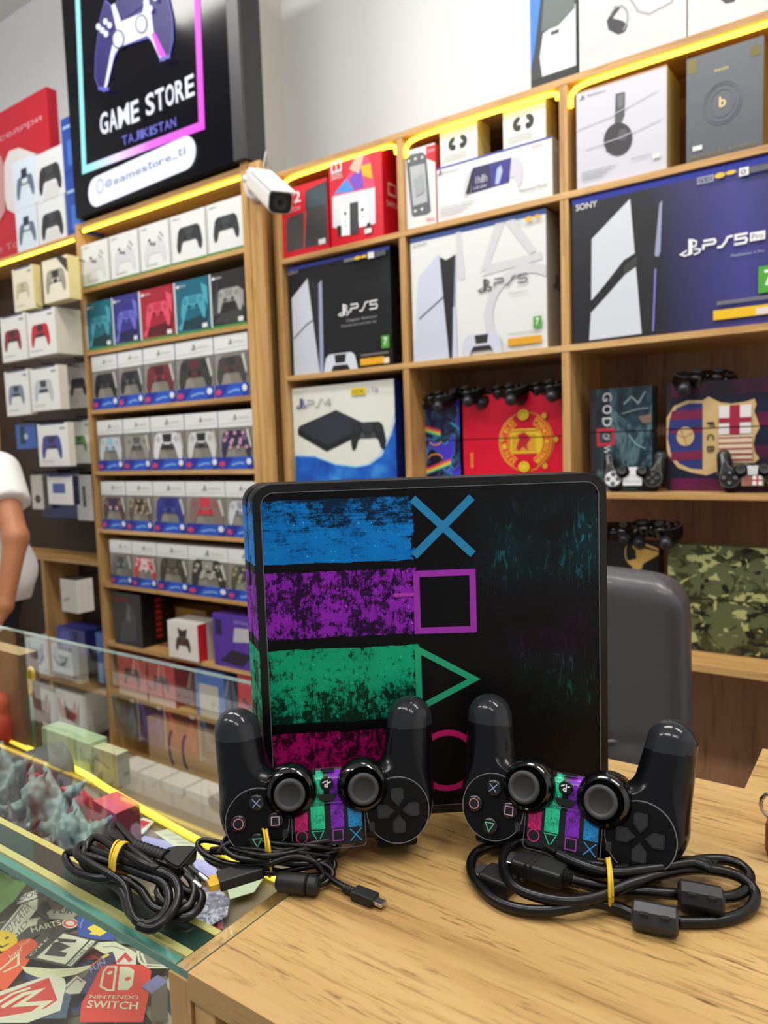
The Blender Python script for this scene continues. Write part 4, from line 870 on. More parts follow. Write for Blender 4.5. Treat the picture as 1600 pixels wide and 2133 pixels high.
carton('console_box', 'white and blue console carton picturing a flat black console, left end above the patterned console', 'box', None, (608, 810), (616, 1002), (823, 880), Y1+.008, .12, (222, 224, 214), (20, 40, 120), (230, 230, 226), d_ps4, zbase=s3)

# ---- skinned consoles of the shelves: two slabs with a seam
def skinned(label, tl, bl, xr, Y, depth, face, side, draw=None, seam=None, zbase=None, x1=None, h=None):
    a, b, c = at(*tl, Y), at(*bl, Y), at(*xr, Y); x0 = (a.x+b.x)/2; z0 = zbase; z1 = z0+h if h else a.z; w = (x1 or c.x)-x0; hh = z1-z0
    r = thing('game_console', label, 'console', (x0, Y, z0)); sm = seam if seam is not None else .5
    lean = .018
    def sl(nm, za, zb, m):
        mats = list(m); bm = bmesh.new()
        pts = [(-lean*0, 0), (w, 0), (w, depth), (0+lean, depth)]
        prism(bm, pts, za, zb); bm.normal_update()
        for f in bm.faces: f.material_index = 0 if f.normal.y < -.5 else 1
        F = Face(bm, (0, 0, 0), (1, 0, 0), (0, 0, 1), w, hh, mats); F.Ow = Vector((x0, Y, z0))
        return bm, F, mats
    faces = []
    for nm, za, zb in (('lower_shell', 0, hh*sm-.0015), ('upper_shell', hh*sm+.0015, hh)):
        bm, F, mats = sl(nm, za, zb, (face, side)); faces.append((nm, bm, F, mats, za/hh, zb/hh))
    for nm, bm, F, mats, a_, b_ in faces:
        if draw:
            F.clip = (a_, b_); bm2 = bmesh.new(); F.bm = bm2; draw(F)
            for zc, no in ((a_*hh, (0, 0, -1)), (b_*hh, (0, 0, 1))):
                bmesh.ops.bisect_plane(bm2, geom=bm2.verts[:]+bm2.edges[:]+bm2.faces[:], plane_co=(0, 0, zc), plane_no=no, clear_outer=True)
            for xc, no in ((0, (-1, 0, 0)), (w, (1, 0, 0))):
                bmesh.ops.bisect_plane(bm2, geom=bm2.verts[:]+bm2.edges[:]+bm2.faces[:], plane_co=(xc, 0, 0), plane_no=no, clear_outer=True)
            me = bpy.data.meshes.new('t'); bm2.to_mesh(me); bm.from_mesh(me); bm2.free(); bpy.data.meshes.remove(me)
        finish(nm, bm, mats, r)
    bm = bmesh.new(); box(bm, .004, w-.004, .004, depth-.004, hh*sm-.0016, hh*sm+.0016); finish('seam', bm, M((8, 8, 10), .4), r)
    return r
Y2 = 2.005
REDC = M((214, 0, 46), .3)
def d_mu(F):
    F.ring(*F.px((1095, 920))[0], .245, .30, .0022, (210, 170, 40), n=40); YE = (226, 200, 30)
    cx, cy = F.px((1095, 920))[0]
    F.rect(*F.px((1063, 945))[0], *F.px((1120, 898))[0], YE); F.rect(*F.px((1067, 941))[0], *F.px((1116, 903))[0], (216, 160, 24)); F.poly(F.px((1075, 935), (1082, 915), (1078, 905), (1092, 900), (1100, 905), (1106, 915), (1098, 925), (1100, 940), (1090, 930), (1082, 940)), (190, 20, 40))
    F.poly(F.px((1120, 896), (1130, 900), (1134, 920), (1130, 942), (1120, 946)), YE); F.rect(*F.px((1066, 898))[0], *F.px((1120, 892))[0], YE)
    for a0, a1, word in ((118, 242, 'UNITED'), (-62, 62, 'MANCHESTER')):
        F.ring(cx, cy, .195, .245, .028, (226, 70, 40), a0, a1, 20); F.ring(cx, cy, .232, .288, .0022, YE, a0, a1, 20); F.ring(cx, cy, .158, .203, .0022, YE, a0, a1, 20)
        for i, ch in enumerate(word):
            t = math.radians(a1-(a1-a0)*(i+.5)/len(word)) if a0 < 0 else math.radians(a1-(a1-a0)*(i+.5)/len(word))
            u, v = cx+.195*math.cos(t), cy+.245*math.sin(t); F.text(ch, u-.022, v-.022, u+.022, v+.022, YE, rot=math.degrees(t)-(90 if a0 < 0 else 90), bold=.01)
    for p in ((1092, 864), (1094, 972)): F.ell(*F.px(p)[0], .05, .055, YE); F.ring(*F.px(p)[0], .03, .035, .002, (180, 140, 20), n=12)
    for p in ((1048, 915), (1160, 915), (1136, 866), (1138, 970)): F.ell(*F.px(p)[0], .022, .03, (200, 160, 40), 10)
    F.text('MANCHESTER', *F.px((973, 962))[0], *F.px((1000, 955))[0], YE, rot=90)
k = skinned('red football club console with a round yellow crest, right of the rainbow-patterned one', (963, 826), (967, 990), (1168, 900), Y2, .055, REDC, M((120, 0, 26), .35), d_mu, .535, s3, x1=-.768)
g = NG('abstract_neon'); v = g.obj(); n = g.noise(v, 16, 4, .6, 2); st = g.noise(g.mapp(v, (1, 1, 1), rot=(0, .9, 0)), 12, 2, .5, 1)
c1_ = g.ramp(n, [(.38, lin((10, 12, 24))), (.5, lin((34, 28, 84))), (.58, lin((30, 90, 120))), (.66, lin((20, 14, 44)))])
c2_ = g.ramp(st, [(.0, lin((220, 40, 120))), (.45, lin((240, 160, 60))), (.5, lin((240, 230, 60))), (.55, lin((60, 220, 200))), (.6, lin((70, 60, 210)))])
g.put(g.b.inputs['Base Color'], g.mix(g.math('GREATER_THAN', st, .57), c1_, c2_)); g.b.inputs['Roughness'].default_value = .3; ABS = g.m
def d_ab(F):
    RB = ((230, 40, 110), (244, 150, 50), (244, 232, 70), (60, 214, 180))
    for x0, y0, x1, y1 in ((884, 893, 918, 903), (884, 984, 940, 962)):
        for i, c in enumerate(RB): F.line(F.px((x0, y0+i*3.6-6), (x1, y1+i*3.6-6)), .0045, c)
    F.ring(*F.px((908, 918))[0], .16, .05, .004, (236, 150, 50), 180, 360, 10); F.ring(*F.px((908, 955))[0], .2, .05, .004, (236, 150, 50), 0, 180, 10)
    F.line(F.px((940, 880), (960, 896)), .008, (60, 160, 220)); F.line(F.px((948, 980), (962, 960)), .010, (60, 60, 170))
skinned('dark console skinned with neon rainbow stripes, left of the red crest console', (884, 838), (886, 990), (958, 900), Y2+.004, .055, ABS, M((16, 16, 22), .35), d_ab, .55, s3)
g = NG('misty_print'); v = g.obj(); n = g.noise(g.mapp(v, (1, 1, .6), rot=(0, .5, 0)), 14, 6, .65, 1.5)
g.put(g.b.inputs['Base Color'], g.ramp(n, [(.36, lin((18, 24, 32))), (.5, lin((34, 62, 74))), (.6, lin((90, 120, 128))), (.72, lin((36, 50, 58)))])); g.b.inputs['Roughness'].default_value = .35; MIST = g.m
def d_gow(F):
    F.rect(-.02, 0, .11, 1, (38, 40, 44))
    WH = (206, 210, 212); R_ = (196, 40, 60)
    for i, ch in enumerate('GOD'): y = 828+i*26; F.text(ch, *F.px((1256, y+9))[0], *F.px((1274, y-11))[0], WH, rot=-90, bold=.01)
    F.line(F.px((1246, 896), (1278, 895), (1278, 924), (1247, 927)), .008, R_, True); F.text('OF', *F.px((1257, 918))[0], *F.px((1270, 903))[0], WH, rot=-90); F.text('W', *F.px((1256, 944))[0], *F.px((1274, 930))[0], WH, rot=-90, bold=.01)
    F.line(F.px((1300, 842), (1316, 826), (1330, 840), (1345, 815)), .004, (140, 156, 160)); F.line(F.px((1310, 905), (1325, 925), (1345, 935)), .004, (120, 150, 160)); F.poly(F.px((1330, 868), (1358, 862), (1358, 880), (1340, 882)), (120, 96, 84)); F.line(F.px((1296, 862), (1330, 852), (1352, 850)), .004, (100, 124, 128))
skinned('misty teal console skinned with silvery letters reading down, left of the crest console', (1229, 804), (1231, 1022), (1358, 900), Y2-.02, .055, MIST, M((30, 66, 70), .35), d_gow, .575, s3, h=.275)
g = NG('claret_blue_bands'); v = g.obj(); s = g.sep(v); n = g.noise(v, 14, 3); wv = g.math('SINE', g.math('MULTIPLY', g.math('ADD', s[2], g.math('MULTIPLY', n, .01)), 78)); n2 = g.noise(v, 5, 2)
bc_ = g.mix(g.math('GREATER_THAN', wv, .25), (*lin((22, 26, 56)), 1), (*lin((104, 14, 66)), 1)); g.put(g.b.inputs['Base Color'], g.mix(g.ramp(n2, [(.4, (0, 0, 0)), (.6, (1, 1, 1))]), bc_, (*lin((24, 20, 34)), 1))); g.b.inputs['Roughness'].default_value = .35; CLB = g.m
def d_fcb(F):
    GO = (206, 176, 120); F.rect(0, 0, .04, 1, (26, 22, 32))
    sh = [(1464, 834), (1476, 826), (1500, 838), (1525, 841), (1555, 836), (1572, 830), (1576, 842), (1571, 856), (1578, 874), (1583, 890), (1574, 906), (1570, 925), (1573, 942), (1582, 955), (1572, 964), (1500, 980), (1472, 990), (1440, 984), (1412, 974), (1392, 948), (1384, 912), (1388, 872), (1404, 846), (1432, 834)]
    F.poly(F.px(*sh), GO); F.poly(F.px((1464, 840), (1464, 978), (1438, 976), (1416, 966), (1398, 944), (1391, 912), (1395, 874), (1410, 850), (1436, 840)), (40, 50, 120))
    for y0, y1 in ((852, 872), (890, 900), (938, 956)): F.poly(F.px((1400, y0+4), (1464, y0), (1464, y1), (1396, y1+3)), (120, 24, 66))
    F.ell(*F.px((1428, 909))[0], .078, .088, (206, 176, 120)); F.line(F.px((1410, 905), (1426, 912), (1446, 900)), .0016, (130, 100, 60)); F.line(F.px((1426, 912), (1432, 930)), .0016, (130, 100, 60)); F.line(F.px((1418, 893), (1426, 912)), .0016, (130, 100, 60))
    for i, ch in enumerate('FCB'): F.text(ch, *F.px((1474, 893+i*25))[0], *F.px((1488, 878+i*25))[0], (36, 26, 30), rot=-90, bold=.015)
    F.rect(*F.px((1498, 905))[0], *F.px((1566, 842))[0], (226, 222, 222)); F.rect(*F.px((1498, 882))[0], *F.px((1566, 868))[0], (158, 26, 56)); F.rect(*F.px((1520, 905))[0], *F.px((1542, 843))[0], (158, 26, 56))
    F.rect(*F.px((1498, 964))[0], *F.px((1568, 905))[0], (222, 200, 170))
    for i in range(5): F.rect(*F.px((1498, 914+i*11.5))[0], *F.px((1568, 909+i*11.5))[0], (140, 30, 54))
skinned('claret and navy console with a gold edged football crest and the letters FCB', (1388, 798), (1390, 1022), (1640, 900), Y2-.02, .055, CLB, M((24, 22, 40), .35), d_fcb, .575, s3, h=.275)
s4 = RZ['s4']+.0005
def d_ac(F):
    GO = (186, 150, 74)
    F.poly(F.px((1322, 1120), (1326, 1138), (1372, 1150), (1372, 1156), (1340, 1174), (1336, 1186), (1320, 1186), (1308, 1168), (1326, 1164), (1328, 1150), (1318, 1140)), GO)
    F.line(F.px((1326, 1128), (1375, 1146)), .006, GO); F.line(F.px((1375, 1150), (1335, 1172)), .006, GO); F.ring(*F.px((1322, 1152))[0], .13, .13, .003, GO, 90, 270, 14); F.ring(*F.px((1330, 1152))[0], .025, .06, .003, GO, n=12)
skinned('black console with a gold angular emblem, mostly hidden behind the office chair', (1225, 1110), (1227, 1340), (1372, 1160), Y2-.02, .055, M((24, 23, 24), .3), M((20, 20, 22), .35), d_ac, .5, s4, h=.275)
g = NG('camouflage'); v = g.obj(); CA = g.mapp(v, (1, 1, 1.25)); n1 = g.noise(CA, 17, 3, .55, 1.4); n2 = g.noise(g.mapp(CA, loc=(5, 3, 1)), 15, 3, .55, 1.4); n3 = g.noise(g.mapp(CA, loc=(9, 1, 7)), 19, 3, .55, 1.4)
c_ = g.mix(g.math('GREATER_THAN', n1, .53), (*lin((92, 100, 66)), 1), (*lin((58, 62, 34)), 1)); c_ = g.mix(g.math('GREATER_THAN', n2, .58), c_, (*lin((26, 27, 24)), 1)); c_ = g.mix(g.math('GREATER_THAN', n3, .58), c_, (*lin((176, 178, 118)), 1))
g.put(g.b.inputs['Base Color'], c_); g.b.inputs['Roughness'].default_value = .4; CAMO = g.m
skinned('console in green camouflage skin on the lower right shelf', (1390, 1122), (1393, 1344), (1640, 1200), Y2-.025, .055, CAMO, M((74, 82, 52), .4), None, .5, s4, h=.275)

# ---- pads on the shelves
def padM(p, yaw, pitch=0, roll=0):
    return Matrix.Translation(p) @ Matrix.Rotation(math.radians(yaw), 4, 'Z') @ Matrix.Rotation(math.radians(pitch), 4, 'X') @ Matrix.Rotation(math.radians(roll), 4, 'Y')
PLAINT = M((10, 10, 11), .3); TPME = None
def plain(root):
    global TPME
    for ch in list(root.children):
        n = ch.name.split('.')[0]
        if n == 'body': ch.data = PADME_P
        elif n == 'touchpad_print': bpy.data.objects.remove(ch)
        elif n == 'touchpad':
            if TPME is None: TPME = ch.data.copy(); TPME.materials.clear(); TPME.materials.append(PLAINT)
            ch.data = TPME
    return root
def drape(label, px, py, Y, yaw, sink=0, tip=24):      # pad resting on a console's upper edge, grips hanging over the front
    p = at(px, py, Y); return plain(copy_tree(padR, padM(p, yaw, tip), label))
drape('black game controller on top of the rainbow-striped console, left one of its pair', 914, 822, Y2+.0, -24)
drape('black game controller on the rainbow-striped console, right one next to the red console', 968, 812, Y2+.02, -18)
drape('black game controller on the red crest console, left of two', 1058, 808, Y2+.015, -22)
drape('black game controller on the red crest console, close to the divider', 1140, 800, Y2+.015, -22)
drape('black game controller on top of the claret crest console', 1468, 778, Y2+.01, 30)
drape('black game controller on the gold emblem console behind the chair', 1276, 1096, Y2+.0, 24)
drape('black game controller nearest the camouflage console, lying on the gold emblem console', 1366, 1092, Y2+.0, -20)
def stand(label, px, py, Y, zfloor, yaw, tint=None):
    q = Matrix(((-1, 0, 0), (0, -.3, -.954), (0, -.954, .3))).to_4x4()
    mw = Matrix.Translation(at(px, py, Y)) @ Matrix.Rotation(math.radians(yaw), 4, 'Z') @ q
    c = copy_tree(padR, mw, label); OBJ[c.name] = mw; dz = zfloor+.0005-lowest(c); mw = Matrix.Translation((0, 0, dz)) @ mw; c.matrix_world = mw; OBJ[c.name] = mw; return plain(c)
a = stand('controller with silver print standing on its head before the misty teal console', 1318, 998, YR+.012, RZ['s3'], 8)
b = stand('controller with a small crest print standing before the claret crest console', 1568, 998, YR+.012, RZ['s3'], 8)
def patch(root, name, fn):
    bm = bmesh.new(); mats = []; F = Face(bm, (0, 0, .0024), (-1, 0, 0), (0, -1, 0), 1, 1, mats); fn(F); return finish(name, bm, mats, root)
def pw(F):
    F.poly(rrect(-.0235, .0235, -.0192, .0064, .002, 3), (206, 208, 210)); F.text('GOD OF WAR', -.019, -.012, .019, -.007, (120, 122, 124)); F.poly([(-.010, .0068), (.010, .0068), (.007, .018), (.012, .030), (-.012, .030), (-.007, .018)], (206, 208, 210))
def pc(F):
    F.poly(rrect(-.0235, .0235, -.0192, .0064, .002, 3), (150, 120, 80))
    for i in range(7): F.rect(-.022+i*.003, -.018, -.0205+i*.003, .005, (150, 40, 50))
    F.rect(0, -.018, .02, .005, (220, 216, 210)); F.rect(.008, -.018, .012, .005, (158, 26, 56)); F.rect(0, -.008, .02, -.004, (158, 26, 56)); F.poly([(-.010, .0068), (.010, .0068), (.012, .030), (-.012, .030)], (190, 190, 190))
o = patch(a, 'print', pw); o['label'] = 'silvery print'; patch(b, 'print', pc)
bm = bmesh.new(); mats = []; F = Face(bm, (.0495, 0, .0012), (1, 0, 0), (0, 1, 0), 1, 1, mats); F.ell(0, 0, .0205, .0205, (206, 208, 210), 24); finish('print', bm, mats, a)

# ---- top of the right bay
ztp = RZ['top']+.0006
def d_x1(F):
    F.rect(0, 0, 1, .12, (20, 24, 26)); F.poly([(0, .2), (.1, .4), (.3, 1), (.3, 1), (0, 1)], (50, 120, 220)); F.poly([(.2, .3), (.28, .5), (.8, .58), (.97, .66), (.97, .12), (.25, .12)], (208, 216, 218))
    F.poly([(.24, .52), (.35, 1), (.95, 1), (.95, .62), (.6, .52)], (92, 104, 104)); F.rect(.45, .46, .62, .49, (60, 60, 64))
carton('headset_box', 'grey and black headset carton on top of the shelving, left of the white ones', 'box', None, (1112, -40), (1097, 150), (1203, 60), YR+.03, .08, (30, 36, 38), (28, 34, 36), (60, 60, 60), d_x1, zbase=ztp)
def d_vr(F):
    q = F.px((1308, -10), (1330, 24), (1352, 30), (1400, 5), (1408, -30)); F.line(q, .004, (150, 150, 156)); F.poly(F.px((1316, -12), (1334, 18), (1356, 24), (1396, 2), (1400, -30), (1320, -30)), (228, 228, 238))
    F.poly(F.px((1264, 44), (1282, 12), (1292, 16), (1276, 38), (1298, 44), (1308, 52), (1302, 66), (1288, 72), (1268, 62)), (40, 42, 48)); F.ring(*F.px((1288, 42))[0], .09, .12, .004, (150, 152, 156), -60, 150, 16)
    F.text('PlayStation VR', *F.px((1220, 108))[0], *F.px((1240, 103))[0], (190, 180, 184))
carton('headset_box', 'large white carton picturing a rounded white headset, on top of the shelving', 'box', None, (1206, -70), (1206, 142), (1430, 60), YR+.02, .14, (204, 199, 202), (190, 186, 186), (206, 206, 206), d_vr, zbase=ztp)
carton('headset_box', 'white carton at the upper right corner, right of the rounded headset carton', 'box', None, (1433, -70), (1433, 50), (1700, 30), YR+.022, .14, (204, 202, 204), (190, 186, 186), (206, 206, 206), lambda F: F.poly(F.px((1498, -4), (1512, 8), (1530, 4), (1536, -12)), (60, 60, 64)), zbase=ztp)
# ================================================================ left bay: rows of pad boxes
YF = YL+.006
def row(xs, yref, rowz, top_ref, fn_specs, depth=.12):
    pass
def lbox(name, label, cat, group, xl, xr, yb, yt, z0, draw, face=(222, 224, 222), side=(200, 200, 196), top=(210, 210, 206), h=None, depth=.11, Y=None, sidefn=None, rot=0, rough=.35):
    Y = Y or YF; zt = at(xl, yt, Y).z if h is None else z0+h
    return carton(name, label, cat, group, (xl+.6, (yb+yt)/2), (xl+.6, (yb+yt)/2), (xr-.6, (yb+yt)/2), Y, depth, face, side, top, draw, sidefn, zbase=z0, ztop=zt, rot=rot, rough=rough)
K = (30, 32, 34)
def ymid(xl, X0y, X1y, x0, x1): return X0y+(X1y-X0y)*(xl-x0)/(x1-x0)
def bottom_y(x, z): # picture height of world height z on the left bay's front at picture column x
    lo, hi = -500, 2600
    for _ in range(40):
        m = (lo+hi)/2
        if at(x, m, YF).z > z: lo = m
        else: hi = m
    return m
def rowboxes(xs, z0, h, specs, depth=.11):
    for (xl, xr), (name, label, cat, grp, draw, kw) in zip(zip(xs[:-1], xs[1:]), specs):
        yb = bottom_y(xl, z0); yt = bottom_y(xl, z0+h)
        lbox(name, label, cat, grp, xl, xr, yb, yt, z0, draw, h=h, depth=depth, **kw)
# row 0: five white boxes
def dwh(c):
    def f(F):
        F.rect(0, 0, 1, .055, (60, 130, 50)); F.rect(0, .055, .05, .97, (190, 192, 194)); F.text('XBOX', .1, .90, .3, .94, (120, 122, 124))
        if c == 'k': pad(F, .55, .5, .72, (46, 50, 52), (60, 64, 66), (28, 30, 30))
        else:
            pad(F, .52, .42, .74, (206, 208, 210)); 
            for u, v in ((.36, .66), (.42, .58), (.52, .56)): F.ell(u, v, .045, .035, (70, 74, 76), 8)
            for u, v in ((.68, .68), (.74, .62), (.80, .70), (.74, .76)): F.ell(u, v, .03, .02, (130, 134, 136), 8)
            F.rect(.2, .14, .6, .16, (186, 188, 190))
    return f
ns = ['white controller box, leftmost in the row under the sign', 'white controller box, second from left in the row under the sign', 'white controller box, third in the row under the sign, beside the black controllers',
      'white box with a black controller, left of the two under the sign', 'white box with a black controller, by the post under the security camera']
rowboxes([167, 228, 290, 354, 430, 507], LZ[0]+.0005, .178, [('controller_box', n, 'box', None, dwh('k' if i > 2 else 'w'), {}) for i, n in enumerate(ns)])
def dcol(c, kind):
    def f(F):
        F.rect(0, 0, 1, .05, (60, 140, 60)); F.rect(0, .035, .055, 1, (200, 204, 204)); L = tuple(min(255, q+50) for q in c); D = tuple(int(q*.5) for q in c)
        F.poly([(.1, .1), (.9, .05), (.97, .4), (.7, .3), (.3, .25)], D); pad(F, .55, .5, .72, L, tuple(min(255, q+24) for q in c), D)
        if kind == 'b': F.poly([(.06, .3), (.3, .9), (.2, .2)], (60, 62, 60)); F.poly([(.8, .7), (.97, .6), (.97, .3), (.85, .5)], (150, 150, 146))
        else: F.poly([(.8, .9), (.98, .8), (.98, .45), (.86, .6)], L); F.poly([(.08, .12), (.3, .3), (.2, .06)], L)
        F.ell(.14, .9, .05, .03, (226, 226, 226), 8); F.text('XBOX', .2, .88, .38, .92, (216, 216, 216)); F.rect(.8, .07, .94, .15, (220, 224, 222))
    return f
rowboxes([178, 234, 290, 363, 437, 512], LZ[1]+.0005, .197, [
    ('controller_box', 'teal controller box at the left end of the coloured row', 'box', None, dcol((20, 104, 124), 't'), dict(face=(20, 104, 124), side=(30, 60, 80), top=(20, 80, 96))),
    ('controller_box', 'violet blue controller box in the coloured row', 'box', None, dcol((54, 56, 150), 'p'), dict(face=(46, 46, 132), side=(40, 40, 90), top=(40, 40, 90))),
    ('controller_box', 'crimson controller box in the middle of the coloured row', 'box', None, dcol((170, 26, 50), 'r'), dict(face=(160, 24, 46), side=(90, 20, 34), top=(90, 20, 34))),
    ('controller_box', 'teal controller box between the crimson and the black one', 'box', None, dcol((20, 110, 130), 't'), dict(face=(16, 96, 120), side=(20, 60, 76), top=(20, 60, 76))),
    ('controller_box', 'black and silver controller box at the right end of the coloured row', 'box', None, dcol((110, 112, 108), 'b'), dict(face=(38, 38, 38), side=(60, 60, 58), top=(40, 40, 40)))])
def dwin(c, c2, acc, spl=False):
    def f(F):
        B = (28, 48, 150); F.rect(0, .21, 1, .70, (126, 122, 112)); F.poly([(0, .21), (.5, .21), (.2, .70), (0, .70)], (142, 138, 128)); F.rect(0, .70, 1, .722, (120, 120, 118)); F.line([(.06, .78), (.94, .80)], .0012, (176, 176, 176))
        psmark(F, .5, .88, .10, (110, 112, 116)); F.text('DUALSHOCK', .60, .86, .9, .89, (160, 160, 164))
        pad(F, .5, .46, .86, c, c2, acc)
        if spl:
            for k in range(9): F.ell(.18+.08*k, .5+.14*math.sin(k*2.1), .05, .035, acc, 7)
        F.poly([(.82, .66), (.9, .68), (.97, .4), (.93, .35)], (190, 190, 184)); F.rect(0, 0, 1, .21, B); F.poly([(.2, 0), (.8, 0), (.95, .21), (.45, .21)], (30, 84, 190)); F.ell(.1, .09, .09, .05, (200, 60, 110), 10)
        F.line([(.38, .07), (.6, .11), (.74, .10)], .008, (120, 160, 230)); F.ell(.88, .13, .07, .055, (226, 228, 232), 10)
    return f
KW = dict(face=(222, 224, 222), side=(34, 50, 140), top=(214, 214, 212))
def winrow(xs, li, h, specs): rowboxes(xs, LZ[li]+.0005, h, [('controller_box', l, 'box', None, dwin(*c), KW) for l, c in specs])
winrow([193, 247, 300, 367, 447, 519], 2, .222, [
    ('windowed box with a black controller, left end of the upper windowed row', (K, (44, 46, 48), (70, 70, 72))), ('windowed box with a dark controller, second in the upper windowed row', ((40, 44, 48), K, (90, 92, 94))),
    ('windowed box with a dark red controller in the upper windowed row', ((110, 40, 50), (70, 30, 40), (150, 60, 70))), ('windowed box with a grey-black controller, fourth in the upper windowed row', ((52, 56, 54), (90, 40, 50), (30, 32, 32))),
    ('windowed box with a dark grey controller by the post, upper windowed row', ((62, 66, 62), (50, 52, 52), (110, 50, 50)))])
winrow([204, 258, 315, 386, 456, 529], 3, .212, [
    ('windowed box with a pale blue controller, left end of the second windowed row', ((196, 204, 208), (150, 190, 206), (120, 130, 140))), ('windowed box with a silver controller, second windowed row', ((150, 148, 142), (90, 90, 88), (60, 60, 60))),
    ('windowed box with a white and black controller, middle of the second windowed row', ((216, 218, 220), (36, 38, 42), (60, 62, 66))), ('windowed box with a white controller, fourth in the second windowed row', ((206, 206, 204), (40, 42, 44), (90, 90, 92))),
    ('windowed box with a navy and pink speckled controller, second windowed row', ((44, 44, 80), (40, 40, 60), (206, 150, 176), True))])
winrow([212, 264, 320, 388, 471, 545], 4, .204, [
    ('windowed box with a rust and navy controller, left end of the third windowed row', ((90, 56, 56), (60, 50, 90), (200, 180, 180))), ('windowed box with a patterned grey controller, third windowed row', ((96, 88, 80), (60, 56, 50), (180, 160, 120), True)),
    ('windowed box with a deep blue controller, third windowed row', ((50, 54, 140), (40, 44, 110), (80, 84, 160))), ('windowed box with a red-patched controller, third windowed row', ((130, 110, 106), (200, 60, 70), (190, 40, 60))),
    ('windowed box with a white controller partly hidden by the patterned console', ((200, 204, 214), (150, 150, 160), (90, 96, 110)))])
winrow([230, 276, 328, 393, 476, 558], 5, .190, [
    ('windowed box with a grey controller, left end of the lowest windowed row', ((106, 112, 106), (70, 74, 72), (150, 150, 150))), ('windowed box with a white and red splashed controller, lowest windowed row', ((206, 60, 66), (220, 214, 214), (226, 200, 200), True)),
    ('windowed box with a dark olive controller, lowest windowed row', ((60, 60, 52), (90, 86, 76), (120, 110, 90))), ('windowed box with a black and silver controller, lowest windowed row', ((50, 50, 48), (150, 146, 136), (180, 176, 160), True)),
    ('windowed box with a camouflage controller behind the patterned console', ((80, 82, 66), (60, 64, 70), (160, 160, 120), True))])
for xl_, xr_, lab_, h_ in ((250, 322, 'brown carton stored behind the white controller boxes under the sign', .205), (330, 500, 'wide yellowish carton behind the black pad boxes under the sign', .225)):
    A = at(xl_, 470, YF+.15); B = at(xr_, 440, YF+.15); bm = bmesh.new(); box(bm, max(A.x, XL0+.02), min(B.x, XL1-.005), YF+.15, YF+.30, LZ[0]+.0006, LZ[0]+h_); o = finish('carton', bm, M((206, 166, 84), .6)); tag(o, lab_, 'box')
bl = at(302, 592, YF+.16); bm = bmesh.new(); bmesh.ops.create_uvsphere(bm, u_segments=20, v_segments=12, radius=.03, matrix=Matrix.Translation((bl.x, YF+.16, LZ[1]+.0305+.20))); 
bm2 = bmesh.new(); lathe(bm2, [(0, 0), (.03, 0), (.03, .17), (.012, .19), (.012, .2), (0, .2)], 20, Matrix.Translation((bl.x, YF+.16, LZ[1]+.0006))); bm2.free()
lathe(bm, [(.03, 0), (.03, .17), (.03, .2)], 20, Matrix.Translation((bl.x, YF+.16, LZ[1]+.0006)))
tag(finish('orange_bottle', bm, M((230, 150, 30), .35), smooth=True), 'round topped orange bottle behind the crimson controller box', 'bottle')
# row 6
z6 = LZ[6]+.0005
def dblk(F): F.poly([(.2, .05), (.75, .1), (.85, .5), (.65, .8), (.5, .85), (.45, .5), (.3, .45)], (74, 76, 80)); F.poly([(.45, .5), (.6, .82), (.62, .45)], (110, 112, 116)); F.text('GAMEPAD', .06, .83, .55, .90, (170, 40, 60))
carton('accessory_box', 'black gamepad carton with red letters down its side', 'box', None, (234, 1232), (238, 1330), (294, 1280), YF, .17, (40, 40, 42), (18, 17, 18), (30, 30, 30), dblk,
       lambda S: [S.rect(.42, .12+k*.115, .60, .19+k*.115, (190, 40, 40)) for k in range(7)], zbase=z6)
carton('carton', 'plain tan carton behind the white and red controller box', 'box', None, (352, 1262), (352, 1350), (430, 1290), YL+.19, .1, (206, 176, 120), (180, 150, 100), (190, 160, 110), lambda F: F.rect(.4, 0, .7, 1, (220, 180, 70)), zbase=z6)
def dpadr(F): pad(F, .5, .42, .5, (70, 46, 44), (90, 60, 56)); F.poly([(.38, .6), (.62, .6), (.66, .85), (.5, .78), (.34, .85)], (60, 44, 42))
carton('accessory_box', 'white and red box with a brown controller, low on the left shelving', 'box', None, (349, 1292), (352, 1368), (412, 1330), YF-.02, .13, (226, 222, 214), (224, 220, 214), (220, 216, 210), dpadr,
       lambda S: S.rect(.0, 0, .35, 1, (200, 30, 44)), zbase=z6)
def dpur(F): F.rect(.06, .60, .22, .9, (40, 30, 70)); F.poly([(.15, .1), (.45, .35), (.95, .3), (.7, .05)], (36, 30, 50)); F.poly([(.5, .5), (.95, .55), (.95, .8), (.55, .78)], (186, 184, 190)); F.text('RETRO', .55, .86, .9, .92, (170, 150, 210))
carton('accessory_box', 'purple box of a folding keyboard gamepad, beside the patterned console', 'box', None, (443, 1277), (447, 1380), (528, 1330), YF-.005, .13, (86, 52, 158), (60, 36, 120), (90, 60, 160), dpur, zbase=z6)
# row 7, 8 and floor, seen through the showcase glass
z7, z8 = LZ[7]+.0005, LZ[8]+.0005
def dred(F): pad(F, .5, .5, .6, (70, 40, 40), (110, 60, 60)); F.rect(0, 0, 1, .16, (220, 200, 190))
for i, (a, b, lab, c) in enumerate(((246, 305, 'orange red box, left one seen through the showcase glass', (196, 74, 56)), (308, 364, 'orange red box beside the blue framed one, seen through glass', (186, 70, 56)))):
    yb = bottom_y(a, z7); lbox('accessory_box', lab, 'box', None, a, b, yb, bottom_y(a, z7+.185), z7, dred, face=c, side=(150, 50, 40), top=(206, 140, 140), h=.185)
lbox('accessory_box', 'blue framed box with a pale window, seen through the showcase glass', 'box', None, 368, 430, bottom_y(368, z7), 0, z7, lambda F: F.rect(.12, 0, .8, .7, (196, 190, 176)), face=(80, 116, 190), side=(60, 90, 150), top=(80, 110, 180), h=.19)
